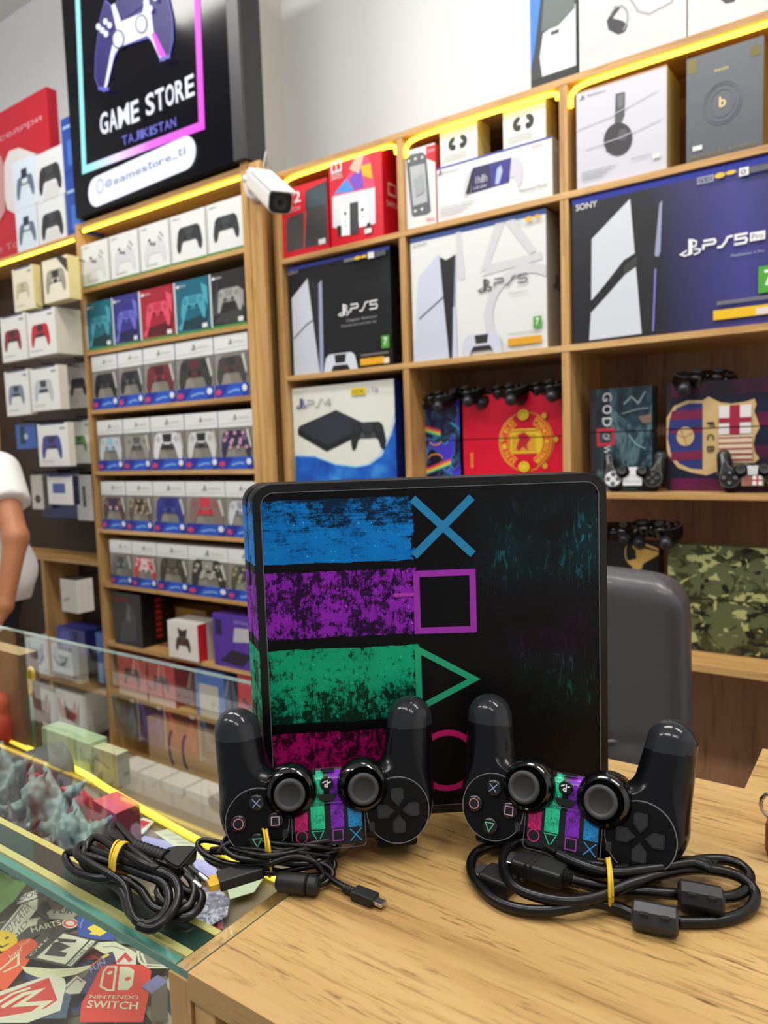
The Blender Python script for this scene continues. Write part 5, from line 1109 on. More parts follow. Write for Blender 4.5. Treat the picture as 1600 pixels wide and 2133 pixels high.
lbox('accessory_box', 'red box picturing a grey stick, seen through the showcase glass', 'box', None, 460, 530, bottom_y(460, z7), 0, z7, lambda F: (F.line([(.15, .55), (.5, .38), (.9, .3)], .018, (90, 60, 64)), F.rect(0, 0, 1, .1, (210, 190, 180))), face=(206, 60, 70), side=(160, 40, 50), top=(206, 60, 60), h=.2)
lbox('accessory_box', 'tan box with two dark blue arcs, seen through the showcase glass', 'box', None, 262, 440, bottom_y(262, z8), 0, z8,
     lambda F: [(F.ring(u, .6, .06, .28, .014, (44, 52, 96), 100, 260, 10)) for u in (.33, .50)], face=(186, 152, 112), side=(160, 130, 96), top=(190, 156, 110), h=.26)
for i, (a, b, lab) in enumerate(((250, 292, 'white box on the floor, leftmost of four seen through glass'), (294, 338, 'white box on the floor, second of four seen through glass'), (340, 385, 'white box on the floor, third of four seen through glass'), (387, 436, 'white box on the floor, rightmost of four seen through glass'))):
    A = at(a, 1690, 1.74); B = at(b, 1690, 1.74); mats = []; bm = bmesh.new(); mats.append(M((206, 196, 180), .5)); box(bm, A.x, B.x-.004, 1.74, 1.84, .0006, .125)
    o = finish('white_box', bm, mats); tag(o, lab, 'box')

# ---- far-left bay: hooks of boxes
YG = 1.56
def hookpeg(x, z, y0, y1, root):
    bm = bmesh.new(); tube(bm, [(x, y1, z), (x, y0, z), (x, y0-.006, z+.012)], .003, 6); h = finish('hook', bm, M((30, 30, 34), .4, .6)); h.parent = unitH; h.location -= Vector(OBJ[unitH.name].translation)
ORD = ['', 'second', 'third', 'fourth', 'fifth', 'sixth', 'seventh']
def hang(labels, name, xl, xr, yt, yb, sp, draw, face=(226, 226, 222), side=(212, 206, 190), top=(200, 196, 186), Y=1.74, th=.075):
    """boxes of one hook, front one first; sp is the picture column where their right side ends"""
    ym = (yt+yb)/2; X1 = at(xr, ym, Y).x; D = .08 if sp is None else X1/(at(sp, ym, 1.).x)-Y
    D = max(.03, min(D, 2.02-Y)); n = max(1, round(D/th))
    if Y < 1.86 and X1 > XL0-.022: D = min(D, YL-.008-Y); n = max(1, round(D/th))
    for k in range(n):
        o = carton(name, labels[0] if k == 0 else labels[1].replace('#', ORD[k]), 'box', None, (xl, yt), (xl, yb), (xr, ym), Y, D/n-.001, face, side, top, draw if k == 0 else None)
        o.location += Vector((0, k*D/n, 0))
    zt = at(xl, yt, Y).z; xm = (at(xl, yt, Y).x+X1)/2; hookpeg(xm, zt+.012, Y-.01, 2.03, None)
def dds(c, c2):
    def f(F): pad(F, .45, .48, .68, c, c2); F.rect(.1, .97, .9, 1, (80, 90, 120)); F.rect(.75, .86, .92, .9, (150, 150, 160)); F.rect(.1, .12, .5, .14, (200, 200, 200))
    return f
def spec2(F): pad(F, .5, .5, .8, (150, 146, 130), (40, 42, 44), (200, 196, 180)); F.poly([(.6, 1), (1, .6), (1, .9), (.8, 1)], (60, 60, 50))
hang(['white box with a silver controller, top hook of the far left bay', '# white box on the hook of the silver controller box'], 'controller_box', 28, 71, 562, 652, 88, dds((196, 186, 150), (170, 160, 130)), face=(226, 220, 196), side=(226, 214, 150))
hang(['white box with a dark striped controller, top hook by the left shelving', '# white box on the hook of the dark striped controller box'], 'controller_box', 90, 143, 545, 634, 168, spec2, face=(228, 222, 200), side=(228, 214, 150))
hang(['white box with a dark red controller at the left edge', '# white box on the hook of the dark red controller box'], 'controller_box', 3, 56, 662, 757, 66, dds((130, 24, 50), (60, 20, 30)))
hang(['white box with a bright red controller on a middle hook', '# white box on the hook of the bright red controller box'], 'controller_box', 58, 117, 652, 746, 185, dds((196, 24, 44), (50, 40, 44)))
hang(['white box with a pale steel blue controller at left', '# white box on the hook of the steel blue controller box'], 'controller_box', 12, 62, 775, 868, 72, dds((120, 136, 154), (50, 56, 64)))
hang(['white box with a light grey controller on a middle hook', '# white box on the hook of the light grey controller box'], 'controller_box', 65, 124, 768, 858, 143, dds((186, 188, 194), (50, 56, 64)))
hang(['white box with a black controller against the left shelving', '# white box on the hook of the black controller box'], 'controller_box', 141, 190, 758, 852, 200, dds((52, 50, 54), (60, 58, 60)), Y=1.90)
hang(['white box with an indigo controller on the lower hooks', '# white box on the hook of the indigo controller box'], 'controller_box', 80, 143, 884, 972, 152, dds((64, 66, 140), (40, 40, 70)))
hang(['white box with a green camouflage controller on the lower hooks', '# white box on the hook of the green camouflage box'], 'controller_box', 145, 191, 876, 966, 206, dds((90, 150, 60), (40, 70, 50)), Y=1.876)
hang(['small blue box hanging behind the shoulder of the man', '# blue box'], 'accessory_box', 34, 76, 885, 936, None, lambda F: (F.poly([(.2, .2), (.45, .2), (.45, .9), (.2, .9)], (20, 60, 60)), F.ell(.5, .5, .1, .12, (190, 210, 226))), face=(50, 100, 190), side=(30, 70, 150), top=(30, 70, 150), Y=1.80)
hang(['white box picturing a small blue screen, below the indigo controller', '# dark sided box on the hook of the small blue screen box'], 'accessory_box', 100, 152, 992, 1050, 164, lambda F: (F.rect(.2, .4, .7, .75, (70, 96, 160)), F.rect(.06, .97, .94, 1, (60, 80, 140))), side=(24, 30, 60), Y=1.76)
hang(['tall white box picturing a thin black stick, against the left shelving', '# dark sided box'], 'accessory_box', 160, 193, 990, 1083, 216, lambda F: F.rect(.40, .3, .56, .76, (44, 46, 48)), side=(24, 30, 40), Y=1.876)
hang(['navy box hanging low behind the small blue screen box', '# navy box'], 'accessory_box', 84, 168, 985, 1076, None, None, face=(20, 26, 90), side=(20, 24, 70), top=(20, 20, 60), Y=1.90)
hang(['slim silver box tilted beside the arm of the man', '# slim box'], 'accessory_box', 66, 90, 990, 1060, None, lambda F: F.ell(.5, .3, .25, .12, (60, 60, 40)), face=(200, 196, 186), side=(120, 120, 116), top=(200, 200, 200), Y=1.86)
# phone cases standing on the little shelf
zp = pz+.0006
for i, (a, b, lab, c, hd) in enumerate(((73, 106, 'dark phone case pack at the left end of the small shelf', (52, 54, 56), (140, 140, 138)), (108, 144, 'phone case pack with a red header and round black pad', (170, 166, 164), (214, 30, 50)), (146, 182, 'phone case pack with a dark red header, third on the small shelf', (130, 124, 124), (150, 20, 34)), (184, 216, 'phone case pack with a violet print against the left shelving', (206, 190, 206), (180, 30, 60)))):
    def dcase(F, c=c, hd=hd, i=i):
        F.rect(0, .78, 1, 1, hd)
        if i: F.ell(.5, .4, .26, .30, (36, 36, 40), 14); F.ell(.5, .4, .12, .16, (110, 110, 112) if i != 3 else (110, 60, 130), 10)
        else: F.rect(.3, .05, .9, .7, (30, 34, 36))
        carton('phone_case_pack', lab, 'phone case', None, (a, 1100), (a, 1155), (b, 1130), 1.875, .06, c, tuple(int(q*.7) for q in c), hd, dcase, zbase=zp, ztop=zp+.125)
def dwhit(F): F.line([(.2, .3), (.3, .42)], .006, (60, 60, 62)); F.line([(.4, .34), (.5, .46)], .006, (60, 60, 62))
hang(['white accessory box at the front of the lowest hook', '# white accessory box on the lowest hook'], 'accessory_box', 127, 160, 1205, 1272, 195, dwhit, side=(226, 222, 214), top=(30, 30, 30), Y=1.76, th=.03)
z9 = .4386
def lowb(lab, a, b, yt, yb, Y, zb, face, draw, h=None):
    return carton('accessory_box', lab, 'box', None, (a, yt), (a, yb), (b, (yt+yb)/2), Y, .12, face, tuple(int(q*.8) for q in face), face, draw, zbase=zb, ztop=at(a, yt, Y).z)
lowb('blue wrapped bundle low on the far left bay', 118, 176, 1304, 1340, 1.87, at(118, 1352, 1.87).z, (54, 60, 140), lambda F: (F.ell(.3, .5, .2, .4, (90, 96, 190)), F.rect(.6, .1, .75, .9, (30, 30, 90))))
lowb('blue box low against the left shelving', 202, 229, 1318, 1418, 1.87, at(202, 1420, 1.87).z, (60, 110, 190), lambda F: F.rect(.1, 0, .7, .4, (150, 180, 210)))
for i, (a, b, lab) in enumerate(((56, 100, 'white box with a black curved print, left of two behind the showcase edge'), (101, 150, 'white box with a grey curved print, right of two behind the showcase edge'))):
    lowb(lab, a, b, 1330+i*8, 1395, 1.87, at(a, 1395, 1.87).z, (206, 212, 216), lambda F, i=i: F.ring(.5, .75, .3, .45, .014, (50, 70, 90) if i == 0 else (130, 130, 136), 200, 340, 10))
for i, (a, b, lab) in enumerate(((60, 118, 'white box with a brown U shaped print, left of two seen through glass'), (120, 178, 'white box with a brown U shaped print, right of two seen through glass'))):
    lowb(lab, a, b, 1428+i*8, 1515, 1.87, at(a, 1515, 1.87).z, (206, 204, 198), lambda F: F.poly([(.25, .85), (.3, .3), (.75, .22), (.8, .85), (.68, .5), (.38, .55)], (110, 44, 40)))
pH('shelf', WOODX, -3.96, XL0-.021, 1.862, 2.03, at(60, 1395, 1.87).z-.020, at(60, 1395, 1.87).z-.001)
pH('shelf', WOODX, -3.96, XL0-.021, 1.862, 2.03, at(60, 1515, 1.87).z-.020, at(60, 1515, 1.87).z-.001)

YS_ = YL-.02; sx0 = at(148, 300, YS_).x
# ---- on top: picture boxes, blue boxes, red banner
ztl = 2.3405
def dq(k):
    def f(F):
        if k == 'b': pad(F, .5, .45, .8, (40, 40, 46), (60, 60, 66)); F.poly([(.2, 0), (.8, 0), (.75, .3), (.4, .35)], (206, 206, 206))
        else: F.rect(0, 0, 1, 1, (206, 220, 232)); pad(F, .5, .45, .8, (90, 106, 126), (206, 214, 222)); F.rect(.36, .6, .62, .8, (30, 44, 66))
    return f
for (a, b, yt, yb, lab, k, zb) in ((35, 80, 440, 535, 'pale blue controller box, lower left of four below the banner', 'w', ztl), (80, 138, 425, 512, 'white box with a black controller, lower right of four below the banner', 'b', ztl)):
    o1 = carton('controller_box', lab, 'box', None, (a, yt), (a, yb), (b, (yt+yb)/2), YL+.02, .11, (216, 220, 222), (190, 194, 196), (190, 194, 196), dq(k), zbase=zb)
    zz = at(a, yt, YL+.02).z+.001
    carton('controller_box', lab.replace('lower', 'upper'), 'box', None, (a-6, yt-100), (a-6, yt-5), (b-3, yt-50), YL+.02, .11, (216, 220, 222), (190, 194, 196), (190, 194, 196), dq(k), zbase=zz, ztop=at(a-6, yt-100, YL+.02).z)
for j in (0, 1):
    xe = sx0-.004; YQ = YS_+.035; zz = ztl+.0005+j*.262
    xa = at(139, 440, YQ).x; mats_ = [M((30, 70, 160), .35)]; bm = bmesh.new(); box(bm, 0, xe-xa, 0, .1, 0, .26 if j == 0 else .22)
    F = Face(bm, (0, 0, 0), (1, 0, 0), (0, 0, 1), xe-xa, .25, mats_); F.rect(.3, .1, .8, .5, (60, 110, 200)); F.rect(.1, .7, .6, .75, (150, 180, 220))
    tag(finish('controller_box', bm, mats_, None, mw=Matrix.Translation((xa, YQ, zz))), ('lower', 'upper')[j]+' blue box between the picture boxes and the lit sign', 'box')
BR_ = (196, 20, 44)
YBN = YL+.16; A = at(-150, 545, YBN); B = at(104, 290, YBN); zt_ = at(105, 175, YBN).z
mats = [M(BR_, .45), M((150, 16, 34), .45)]; bm = bmesh.new(); box(bm, -3.93, B.x, YBN, YBN+.05, ztl+.0005, zt_)
F = Face(bm, (-3.93, YBN, ztl), (1, 0, 0), (0, 0, 1), 1, 1, mats, .0008); F.Ow = Vector((-3.93, YBN, ztl))
F.text('нселяри', *F.px((-14, 306))[0], *F.px((86, 240))[0], (222, 170, 180)); F.text('те То', *F.px((-14, 532))[0], *F.px((38, 500))[0], (222, 150, 160))
F.poly(F.px(*[(x, y) for x, y in ((10, 340), (20, 315), (40, 308), (80, 322), (88, 345), (88, 440), (40, 450), (16, 436), (8, 400))]), (226, 222, 222)); F.poly(F.px((-20, 330), (4, 325), (10, 350), (12, 440), (0, 462), (-20, 455)), (206, 150, 150))
o = finish('banner_box', bm, mats); tag(o, 'big red lightbox banner with white Cyrillic lettering at upper left', 'banner')

# ---- the lit sign
YS = YL-.02
sx0, sx1 = at(148, 300, YS).x, at(512, 330, YS).x; sz0 = 2.386; sz1 = 3.42
sign = thing('lit_sign', 'large black glass shop sign with a glowing controller and lettering', 'sign', ((sx0+sx1)/2, YS, sz0))
bm = bmesh.new(); box(bm, sx0, sx1, YS+.012, YS+.10, sz0, sz1, 0, .002); finish('case', bm, M((20, 21, 24), .35), sign, world=True)
bm = bmesh.new()
fx = at(500, 330, YS).x; box(bm, sx1-.055, sx1, YS-.004, YS+.0118, sz0, sz1, 0, .001); finish('frame_edge', bm, M((50, 50, 54), .4), sign, world=True)
bm = bmesh.new(); box(bm, sx0, sx1-.056, YS, YS+.0115, sz0, sz1); finish('glass_panel', bm, M((7, 7, 16), .12, spec=.22), sign, world=True)
def spart(name, fn, eps=.0008, k0=1):
    bm = bmesh.new(); mats = []; F = Face(bm, (sx0, YS, sz0), (1, 0, 0), (0, 0, 1), 1, 1, mats, eps); F.Ow = Vector((sx0, YS, sz0)); F.k = k0; fn(F); return finish(name, bm, mats, sign, world=True)
g = NG('neon_border'); v = g.obj(); s = g.sep(v)
hx = g.math('MULTIPLY', g.math('ADD', s[0], .40), 1.35, clamp=True)
cc = g.ramp(hx, [(0, lin((150, 236, 240))), (.3, lin((236, 214, 250))), (.55, lin((226, 110, 240))), (1, lin((236, 60, 226)))]); g.put(g.b.inputs['Emission Color'], cc); g.b.inputs['Emission Strength'].default_value = 1.2; g.b.inputs['Base Color'].default_value = (0, 0, 0, 1); NEON = g.m
WL = glow('white_glow', (238, 242, 255), 1.15); IND = glow('indigo_glow', (40, 22, 140), .7); VIOG = glow('violet_glow', (110, 110, 215), 1.0); MAG = glow('magenta_glow', (232, 70, 232), 1.2); DIMW = glow('dim_lettering', (120, 134, 170), 1.0)
def border(F):
    P = F.px((160, -60), (176, 354), (421, 262), (409, -60)); F.line(P, .030, NEON); F.k += 0
spart('neon_border', border)
def ctrl(F):
    F.k = 6
    L = F.px((262, -30), (240, 20), (222, 4), (212, 40), (203, 110), (201, 160), (210, 185), (220, 190), (228, 170), (238, 125), (250, 98), (312, 78), (322, 88), (334, 118), (344, 126), (356, 112), (362, 84), (361, 40), (350, -10), (340, -40))
    F.line(L, .009, VIOG); F.poly(L, IND)
    F.poly(F.px((235, 14), (242, 8), (256, 46), (300, 28), (306, -6), (312, -6), (318, 26), (324, 72), (342, 122), (337, 124), (318, 84), (310, 76), (252, 100), (242, 114), (226, 182), (220, 186), (234, 110), (246, 62)), WL)
    F.poly(F.px((318, 70), (328, 72), (350, 118), (342, 124), (334, 116)), MAG)
    F.poly(F.px((246, -6), (302, -24), (304, 12), (256, 48)), IND)
    for c in ((251, 84), (300, 53)): 
        q = [(c[0]+13*math.cos(t), c[1]+20*math.sin(t)) for t in [2*math.pi*i/22 for i in range(22)]]; F.poly(F.px(*q), (30, 30, 44))
        q = [(c[0]+10.5*math.cos(t), c[1]+17*math.sin(t)) for t in [2*math.pi*i/22 for i in range(22)]]; F.poly(F.px(*q), WL)
    for c in ((219, 66), (226, 48), (235, 56), (228, 74), (311, 9), (321, 22), (331, 0), (322, -10), (214, 60)): F.poly(F.px(*[(c[0]+5*math.cos(t), c[1]+7*math.sin(t)) for t in [2*math.pi*i/10 for i in range(10)]]), WL)
    F.line(F.px((214, 188), (236, 190)), .012, VIOG); F.line(F.px((342, 130), (364, 122)), .012, VIOG)
spart('controller_drawing', ctrl)
def skewtext(F, word, x0, x1, yb0, yb1, hgt, m, bold):
    """letters set along a slanted base line given in picture points"""
    wt = [{'M': 1.4, 'm': 1.4, 'I': .45, 'i': .45, 'j': .5, 't': .7, '@': 1.3}.get(c, 1) for c in word]; tot = sum(wt); acc = 0; F.k += 1
    for ch, q in zip(word, wt):
        a = x0+(x1-x0)*acc/tot; b = x0+(x1-x0)*(acc+q*.88)/tot; y = yb0+(yb1-yb0)*acc/tot; acc += q
        if ch == ' ': continue
        h_ = hgt*(.12 if ch == '_' else .62 if ch in 'aemsorg' else 1)
        k = F.k; F.text(ch, *F.R(a, y, y-h_, b), m, bold=bold); F.k = k
spart('lettering', lambda F: (setattr(F, 'k', 4), skewtext(F, 'GAME', 212, 295, 284, 252, 46, WL, .02)))
spart('lettering', lambda F: (setattr(F, 'k', 4), skewtext(F, 'STORE', 307, 410, 244, 198, 46, WL, .02)))
spart('lettering', lambda F: (setattr(F, 'k', 4), skewtext(F, 'TAJIKISTAN', 257, 371, 305, 264, 20, VIOG, .015)))
def pill(F):
    F.k = 6; P0 = F.px((204, 400))[0]; P1 = F.px((388, 320))[0]; r = .058
    a0 = math.atan2(P1[1]-P0[1], P1[0]-P0[0]); pts = [(P1[0]+r*math.cos(a0-math.pi/2+math.pi*i/12), P1[1]+r*math.sin(a0-math.pi/2+math.pi*i/12)) for i in range(13)]+[(P0[0]+r*math.cos(a0+math.pi/2+math.pi*i/12), P0[1]+r*math.sin(a0+math.pi/2+math.pi*i/12)) for i in range(13)]
    F.poly(pts, WL)
spart('lit_pill', pill)
spart('pill_lettering', lambda F: (setattr(F, 'k', 9), F.ring(*F.px((212, 389))[0], .022, .026, .004, DIMW, n=14), skewtext(F, '@gamestore_tj', 224, 392, 394, 322, 17, DIMW, .01)))

# ---- security camera on the post
p = at(531, 385, YL-.02); cc_ = thing('security_camera', 'white bullet security camera on the post between the two bays', 'camera', (p.x, YL-.0045, p.z)); CAMW = M((226, 226, 226), .35)
def lathe_dir(parent, name, o, d, prof, m, n=28):
    z = d.normalized(); x = z.orthogonal().normalized(); y = z.cross(x); T_ = Matrix.Translation(o) @ Matrix((x, y, z)).transposed().to_4x4(); bm = bmesh.new(); lathe(bm, prof, n, T_); bmesh.ops.recalc_face_normals(bm, faces=bm.faces)
    return finish(name, bm, m, parent, smooth=math.radians(35), world=True)
b0 = Vector((p.x+.005, YL-.0048, p.z))
lathe_dir(cc_, 'mount', b0, Vector((0, -1, 0)), [(0, 0), (.052, 0), (.052, .012), (.046, .024), (.030, .030), (.026, .046), (0, .05)], CAMW)
e0 = at(540, 378, YL-.07); e1 = at(584, 421, YL-.20)
bm = bmesh.new(); tube(bm, [b0+Vector((0, -.035, 0)), b0+Vector((.0, -.06, .006)), e0], .014, 14); finish('arm', bm, CAMW, cc_, world=True)
d = (e1-e0); T_, L = oriented(e0-d*.12, e1); Ty = Matrix(((0, 0, 1, 0), (1, 0, 0, 0), (0, 1, 0, 0), (0, 0, 0, 1)))
bm = bmesh.new(); prism(bm, rrect(-.036, .036, -.033, .033, .018, 6), 0, L, 0, T_ @ Ty); finish('housing', bm, CAMW, cc_, smooth=math.radians(40), world=True)
bm = bmesh.new(); prism(bm, rrect(-.037, .037, .0335, .0375, .0015, 2), L*.1, L*1.10, 0, T_ @ Ty); finish('sun_hood', bm, CAMW, cc_, world=True)
bm = bmesh.new(); prism(bm, rrect(-.0335, .0335, -.0305, .0305, .017, 6), L, L+.003, 0, T_ @ Ty); fp = finish('front_glass', bm, M((10, 10, 11), .1), cc_, world=True)
bm = bmesh.new(); lathe(bm, [(0, L+.0032), (.017, L+.0032), (.018, L+.0045), (.021, L+.0045), (.021, L+.003)], 24, T_ @ Ty); bmesh.ops.recalc_face_normals(bm, faces=bm.faces); finish('lens', bm, M((60, 60, 66), .2), cc_, world=True)
bm = bmesh.new(); lathe(bm, [(0, L+.0040), (.009, L+.0036)], 18, T_ @ Ty); finish('lens_pupil', bm, M((6, 6, 10), .05), cc_, world=True)
tag(finish('cable', (lambda b: (tube(b, smoothpath([(p.x+.03, YL-.006, p.z+.05), (p.x+.03, YL+.01, 2.40), (p.x+.0, YL+.05, 2.38), (p.x-.03, YL+.10, 2.375)], 5), .0018, 6), b)[1])(bmesh.new()), M((210, 210, 208), .5)), 'thin white camera cable running up the wall', 'cable')
# ================================================================ office chair behind the desk
YCH = 1.2; cx1 = at(1437, 1300, YCH).x; ztopc = at(1350, 1196, YCH).z; cw = .52; cxm = cx1-cw/2
chair = thing('office_chair', 'black leather office chair behind the desk, right of the patterned console', 'chair', (cxm, YCH+.3, 0)); LEA = M((74, 74, 77), .38, coat=.1)
def chs(X, Y, Z):
    yy = Y-YCH-.06*((X-cxm)/.26)**2*-1-.03*np.cos((Z-.8)*3)
    d = rbox(X, yy, Z, (cxm, .045, (ztopc+.50)/2), (cw/2, .045, (ztopc-.50)/2), .042)
    q = np.sqrt(np.maximum(np.abs(X-cxm)-cw/2+.07, 0)**2+np.maximum(Z-ztopc+.07, 0)**2)-.07; d = np.maximum(d, q)
    zl = ztopc-.262-.05*(1-((X-cxm)/.26)**2); return d+.006*np.exp(-((Z-zl)/.006)**2)
Vc, Fc = surfnet(chs, (cxm-.3, YCH-.08, .45), (cxm+.3, YCH+.24, ztopc+.05), .010)
me = meshof('backrest', Vc, Fc); o = finish('backrest', me, LEA, chair, smooth=True, world=True)
bm = bmesh.new(); tube(bm, smoothpath([(cxm-.25, YCH-.004+.058, ztopc-.262), (cxm-.15, YCH-.0+.02, ztopc-.295), (cxm, YCH+.0, ztopc-.312), (cxm+.15, YCH+.02, ztopc-.295), (cxm+.25, YCH+.054, ztopc-.262)], 6), .004, 6); finish('seam_piping', bm, M((96, 96, 98), .4), chair, world=True)
bm = bmesh.new(); box(bm, cxm-.26, cxm+.26, YCH+.10, YCH+.60, .44, .55, 0, .04); finish('seat', bm, LEA, chair, smooth=math.radians(50), world=True)
bm = bmesh.new(); lathe(bm, [(.03, .10), (.03, .44)], 16, Matrix.Translation((cxm, YCH+.33, 0))); finish('gas_column', bm, M((30, 30, 30), .3, .6), chair, world=True)
for k in range(5):
    t = k*2*math.pi/5+.3; e = Vector((cxm+.28*math.cos(t), YCH+.33+.28*math.sin(t), .085)); bm = bmesh.new(); tube(bm, [(cxm, YCH+.33, .11), tuple(e)], [.028, .018], 8); f = finish('base_spoke', bm, M((24, 24, 25), .4), chair, world=True)
    bm = bmesh.new(); lathe(bm, [(0, -.02), (.029, -.02), (.03, 0), (.029, .02), (0, .02)], 16, Matrix.Translation((e.x, e.y, .0305)) @ Matrix.Rotation(math.pi/2, 4, 'X') @ Matrix.Rotation(t, 4, 'Y')); bmesh.ops.recalc_face_normals(bm, faces=bm.faces); finish('caster', bm, M((16, 16, 16), .4), chair, world=True)
for s_ in (-1, 1):
    bm = bmesh.new(); tube(bm, smoothpath([(cxm+s_*.24, YCH+.42, .48), (cxm+s_*.30, YCH+.42, .52), (cxm+s_*.30, YCH+.40, .66), (cxm+s_*.29, YCH+.12, .68)], 5), .016, 8); finish('armrest', bm, M((24, 24, 25), .4), chair, world=True)

# ================================================================ man at the left edge
YP = 1.30
def mp(x, y, Y=YP): return np.array(at(x, y, Y))
sh = mp(-4, 985, 1.36); el = mp(33, 1120, 1.31); wr = mp(10, 1262, 1.24); tor = np.array(at(46, 1110, 1.45))-np.array(RX)*.19
tx, ty = tor[0], tor[1]; zs = sh[2]+.02; zh = .88
hand = np.array([wr[0]-.03, wr[1]-.05, DZ-.0+.02]); hand = wr+np.array([-.03, -.03, -.075])
sh2 = np.array([tx-.34, ty+.05, zs-.02]); el2 = sh2+np.array([-.06, .02, -.29]); wr2 = el2+np.array([.10, -.16, -.16]); hd2 = wr2+np.array([.04, -.05, -.05])
HC = np.array([tx-.07, ty-.03, zs+.23])
man = thing('person', 'man in a white T-shirt and dark trousers behind the showcase, cut by the left edge', 'person', (tx, ty, 0))
def finger(X, Y, Z, w, d, up, spread):
    base = w+d*.07+spread; tipm = base+d*.035-up*.006; tip = tipm+d*.022-up*.022
    return np.minimum(cone(X, Y, Z, base, tipm, .0088, .0082), cone(X, Y, Z, tipm, tip, .0082, .0072))
def handf(X, Y, Z, w, d, side):
    d = d/np.linalg.norm(d); up = np.array([0, -.5, .6]); up -= d*(up@d); up /= np.linalg.norm(up); s = np.cross(d, up)*side
    palm = smin(cone(X, Y, Z, w, w+d*.07+s*.022, .024, .014), cone(X, Y, Z, w, w+d*.07-s*.022, .024, .014), .012); dd = palm
    for k, ln in ((-1.5, .9), (-.5, 1.05), (.5, 1.0), (1.5, .8)): dd = smin(dd, finger(X, Y, Z, w, d*ln, up, s*.0185*k), .004)
    th = w+d*.02+s*.028; return smin(dd, np.minimum(cone(X, Y, Z, w+d*.015+s*.012, th+d*.02+s*.012, .013, .0105), cone(X, Y, Z, th+d*.02+s*.012, th+d*.05+s*.014, .0105, .0085)), .008)
hip = np.array([tx-.02, ty+.02, .93]); 
def skinf(X, Y, Z):
    d = cone(X, Y, Z, (tx-.03, ty-.01, zs+.02), HC-np.array([0, .0, .09]), .062, .055)
    h = ellip(X, Y, Z, HC, (.077, .098, .118)); h = smin(h, ellip(X, Y, Z, HC+np.array([0, -.03, -.075]), (.05, .055, .05)), .03)
    h = smin(h, ellip(X, Y, Z, HC+np.array([0, -.103, -.015]), (.014, .022, .026)), .012)
    for s_ in (-1, 1): h = smin(h, ellip(X, Y, Z, HC+np.array([s_*.079, .01, -.01]), (.012, .02, .032)), .006)
    d = smin(d, h, .03)
    d = smin(d, ellip(X, Y, Z, (tx-.03, ty, zs-.14), (.19, .12, .24)), .05); d = smin(d, ellip(X, Y, Z, (tx-.02, ty, zs-.42), (.165, .115, .24)), .06)
    for a, b, c, hh, sd in ((sh, el, wr, hand, 1), (sh2, el2, wr2, hd2, -1)):
        arm = smin(cone(X, Y, Z, a, b, .052, .040), cone(X, Y, Z, b, c, .041, .027), .02); d = smin(d, arm, .03); d = smin(d, handf(X, Y, Z, c, hh-c, sd), .012)
    for s_ in (-1, 1):
        hp = np.array([tx-.02+s_*.09, ty, .90]); kn = np.array([tx-.02+s_*.10, ty-.02, .50]); an = np.array([tx-.02+s_*.11, ty+.02, .09])
        d = smin(d, smin(cone(X, Y, Z, hp, kn, .085, .055), cone(X, Y, Z, kn, an, .055, .038), .02), .03)
    return d
Vp, Fp = surfnet(skinf, (tx-.75, 1.0, .03), (tx+.45, 1.70, HC[2]+.16), .0085)
SKN = M((172, 112, 74), .5); finish('body', meshof('body', Vp, Fp), SKN, man, smooth=True, world=True)
tq = np.array(at(74, 1240, 1.45))-np.array(RX)*.15
def shirtf(X, Y, Z):
    t = smin(ellip(X, Y, Z, (tx-.03, ty, zs-.13), (.225, .145, .26)), rbox(X, Y, Z, (tx-.02, ty, zs-.36), (.20, .145, .26), .12), .06)
    k = np.clip((1.25-Z)/.5, 0, 1); t = smin(t, cone(X, Y, Z, (tx, ty, zs-.35), (tq[0], tq[1], zh+.10), .16, .15), .04)
    for a, b in ((sh, el), (sh2, el2)):
        m = a+(b-a)*.52; s_ = cone(X, Y, Z, a, m, .078, .078); s_ = np.maximum(s_, ((X-m[0])*(b-a)[0]+(Y-m[1])*(b-a)[1]+(Z-m[2])*(b-a)[2])/np.linalg.norm(b-a)); t = smin(t, s_, .02)
    t = np.maximum(t, zhem-Z); nk = np.sqrt((X-tx+.03)**2+(Y-ty+.02)**2)-.075; t = np.maximum(t, -np.maximum(nk, zs+.03-Z))
    t = t+.004*np.sin(X*40+Z*30)*np.clip((zs-Z)*4, 0, 1)
    return t
zhem = at(66, 1258, 1.40).z
Vs, Fs = surfnet(shirtf, (tx-.6, 1.1, zhem-.03), (tx+.45, 1.75, zs+.2), .010)
finish('t_shirt', meshof('t_shirt', Vs, Fs), M((226, 226, 224), .85), man, smooth=True, world=True)
def pantf(X, Y, Z):
    t = rbox(X, Y, Z, (tx-.0, ty, .95), (.165, .12, .16), .08)
    for s_ in (-1, 1): t = smin(t, cone(X, Y, Z, (tx-.01+s_*.09, ty, .90), (tx-.02+s_*.115, ty+.01, .10), .105, .07), .02)
    return np.maximum(t, .06-Z)
Vt, Ft = surfnet(pantf, (tx-.35, 1.2, .03), (tx+.35, 1.75, 1.16), .012); finish('trousers', meshof('trousers', Vt, Ft), M((16, 18, 28), .8), man, smooth=True, world=True)
def hairf(X, Y, Z): return np.maximum(np.maximum(ellip(X, Y, Z, HC+np.array([0, .012, .012]), (.086, .104, .124)), -(Z-HC[2]-.005+(Y-HC[1])*-.0)-.0-np.clip((Y-HC[1])*2, -.06, .09)), -ellip(X, Y, Z, HC+np.array([0, -.03, -.03]), (.079, .095, .10)))
Vh, Fh = surfnet(hairf, tuple(HC-.16), tuple(HC+.16), .008); finish('hair', meshof('hair', Vh, Fh), M((22, 18, 16), .7), man, smooth=True, world=True)
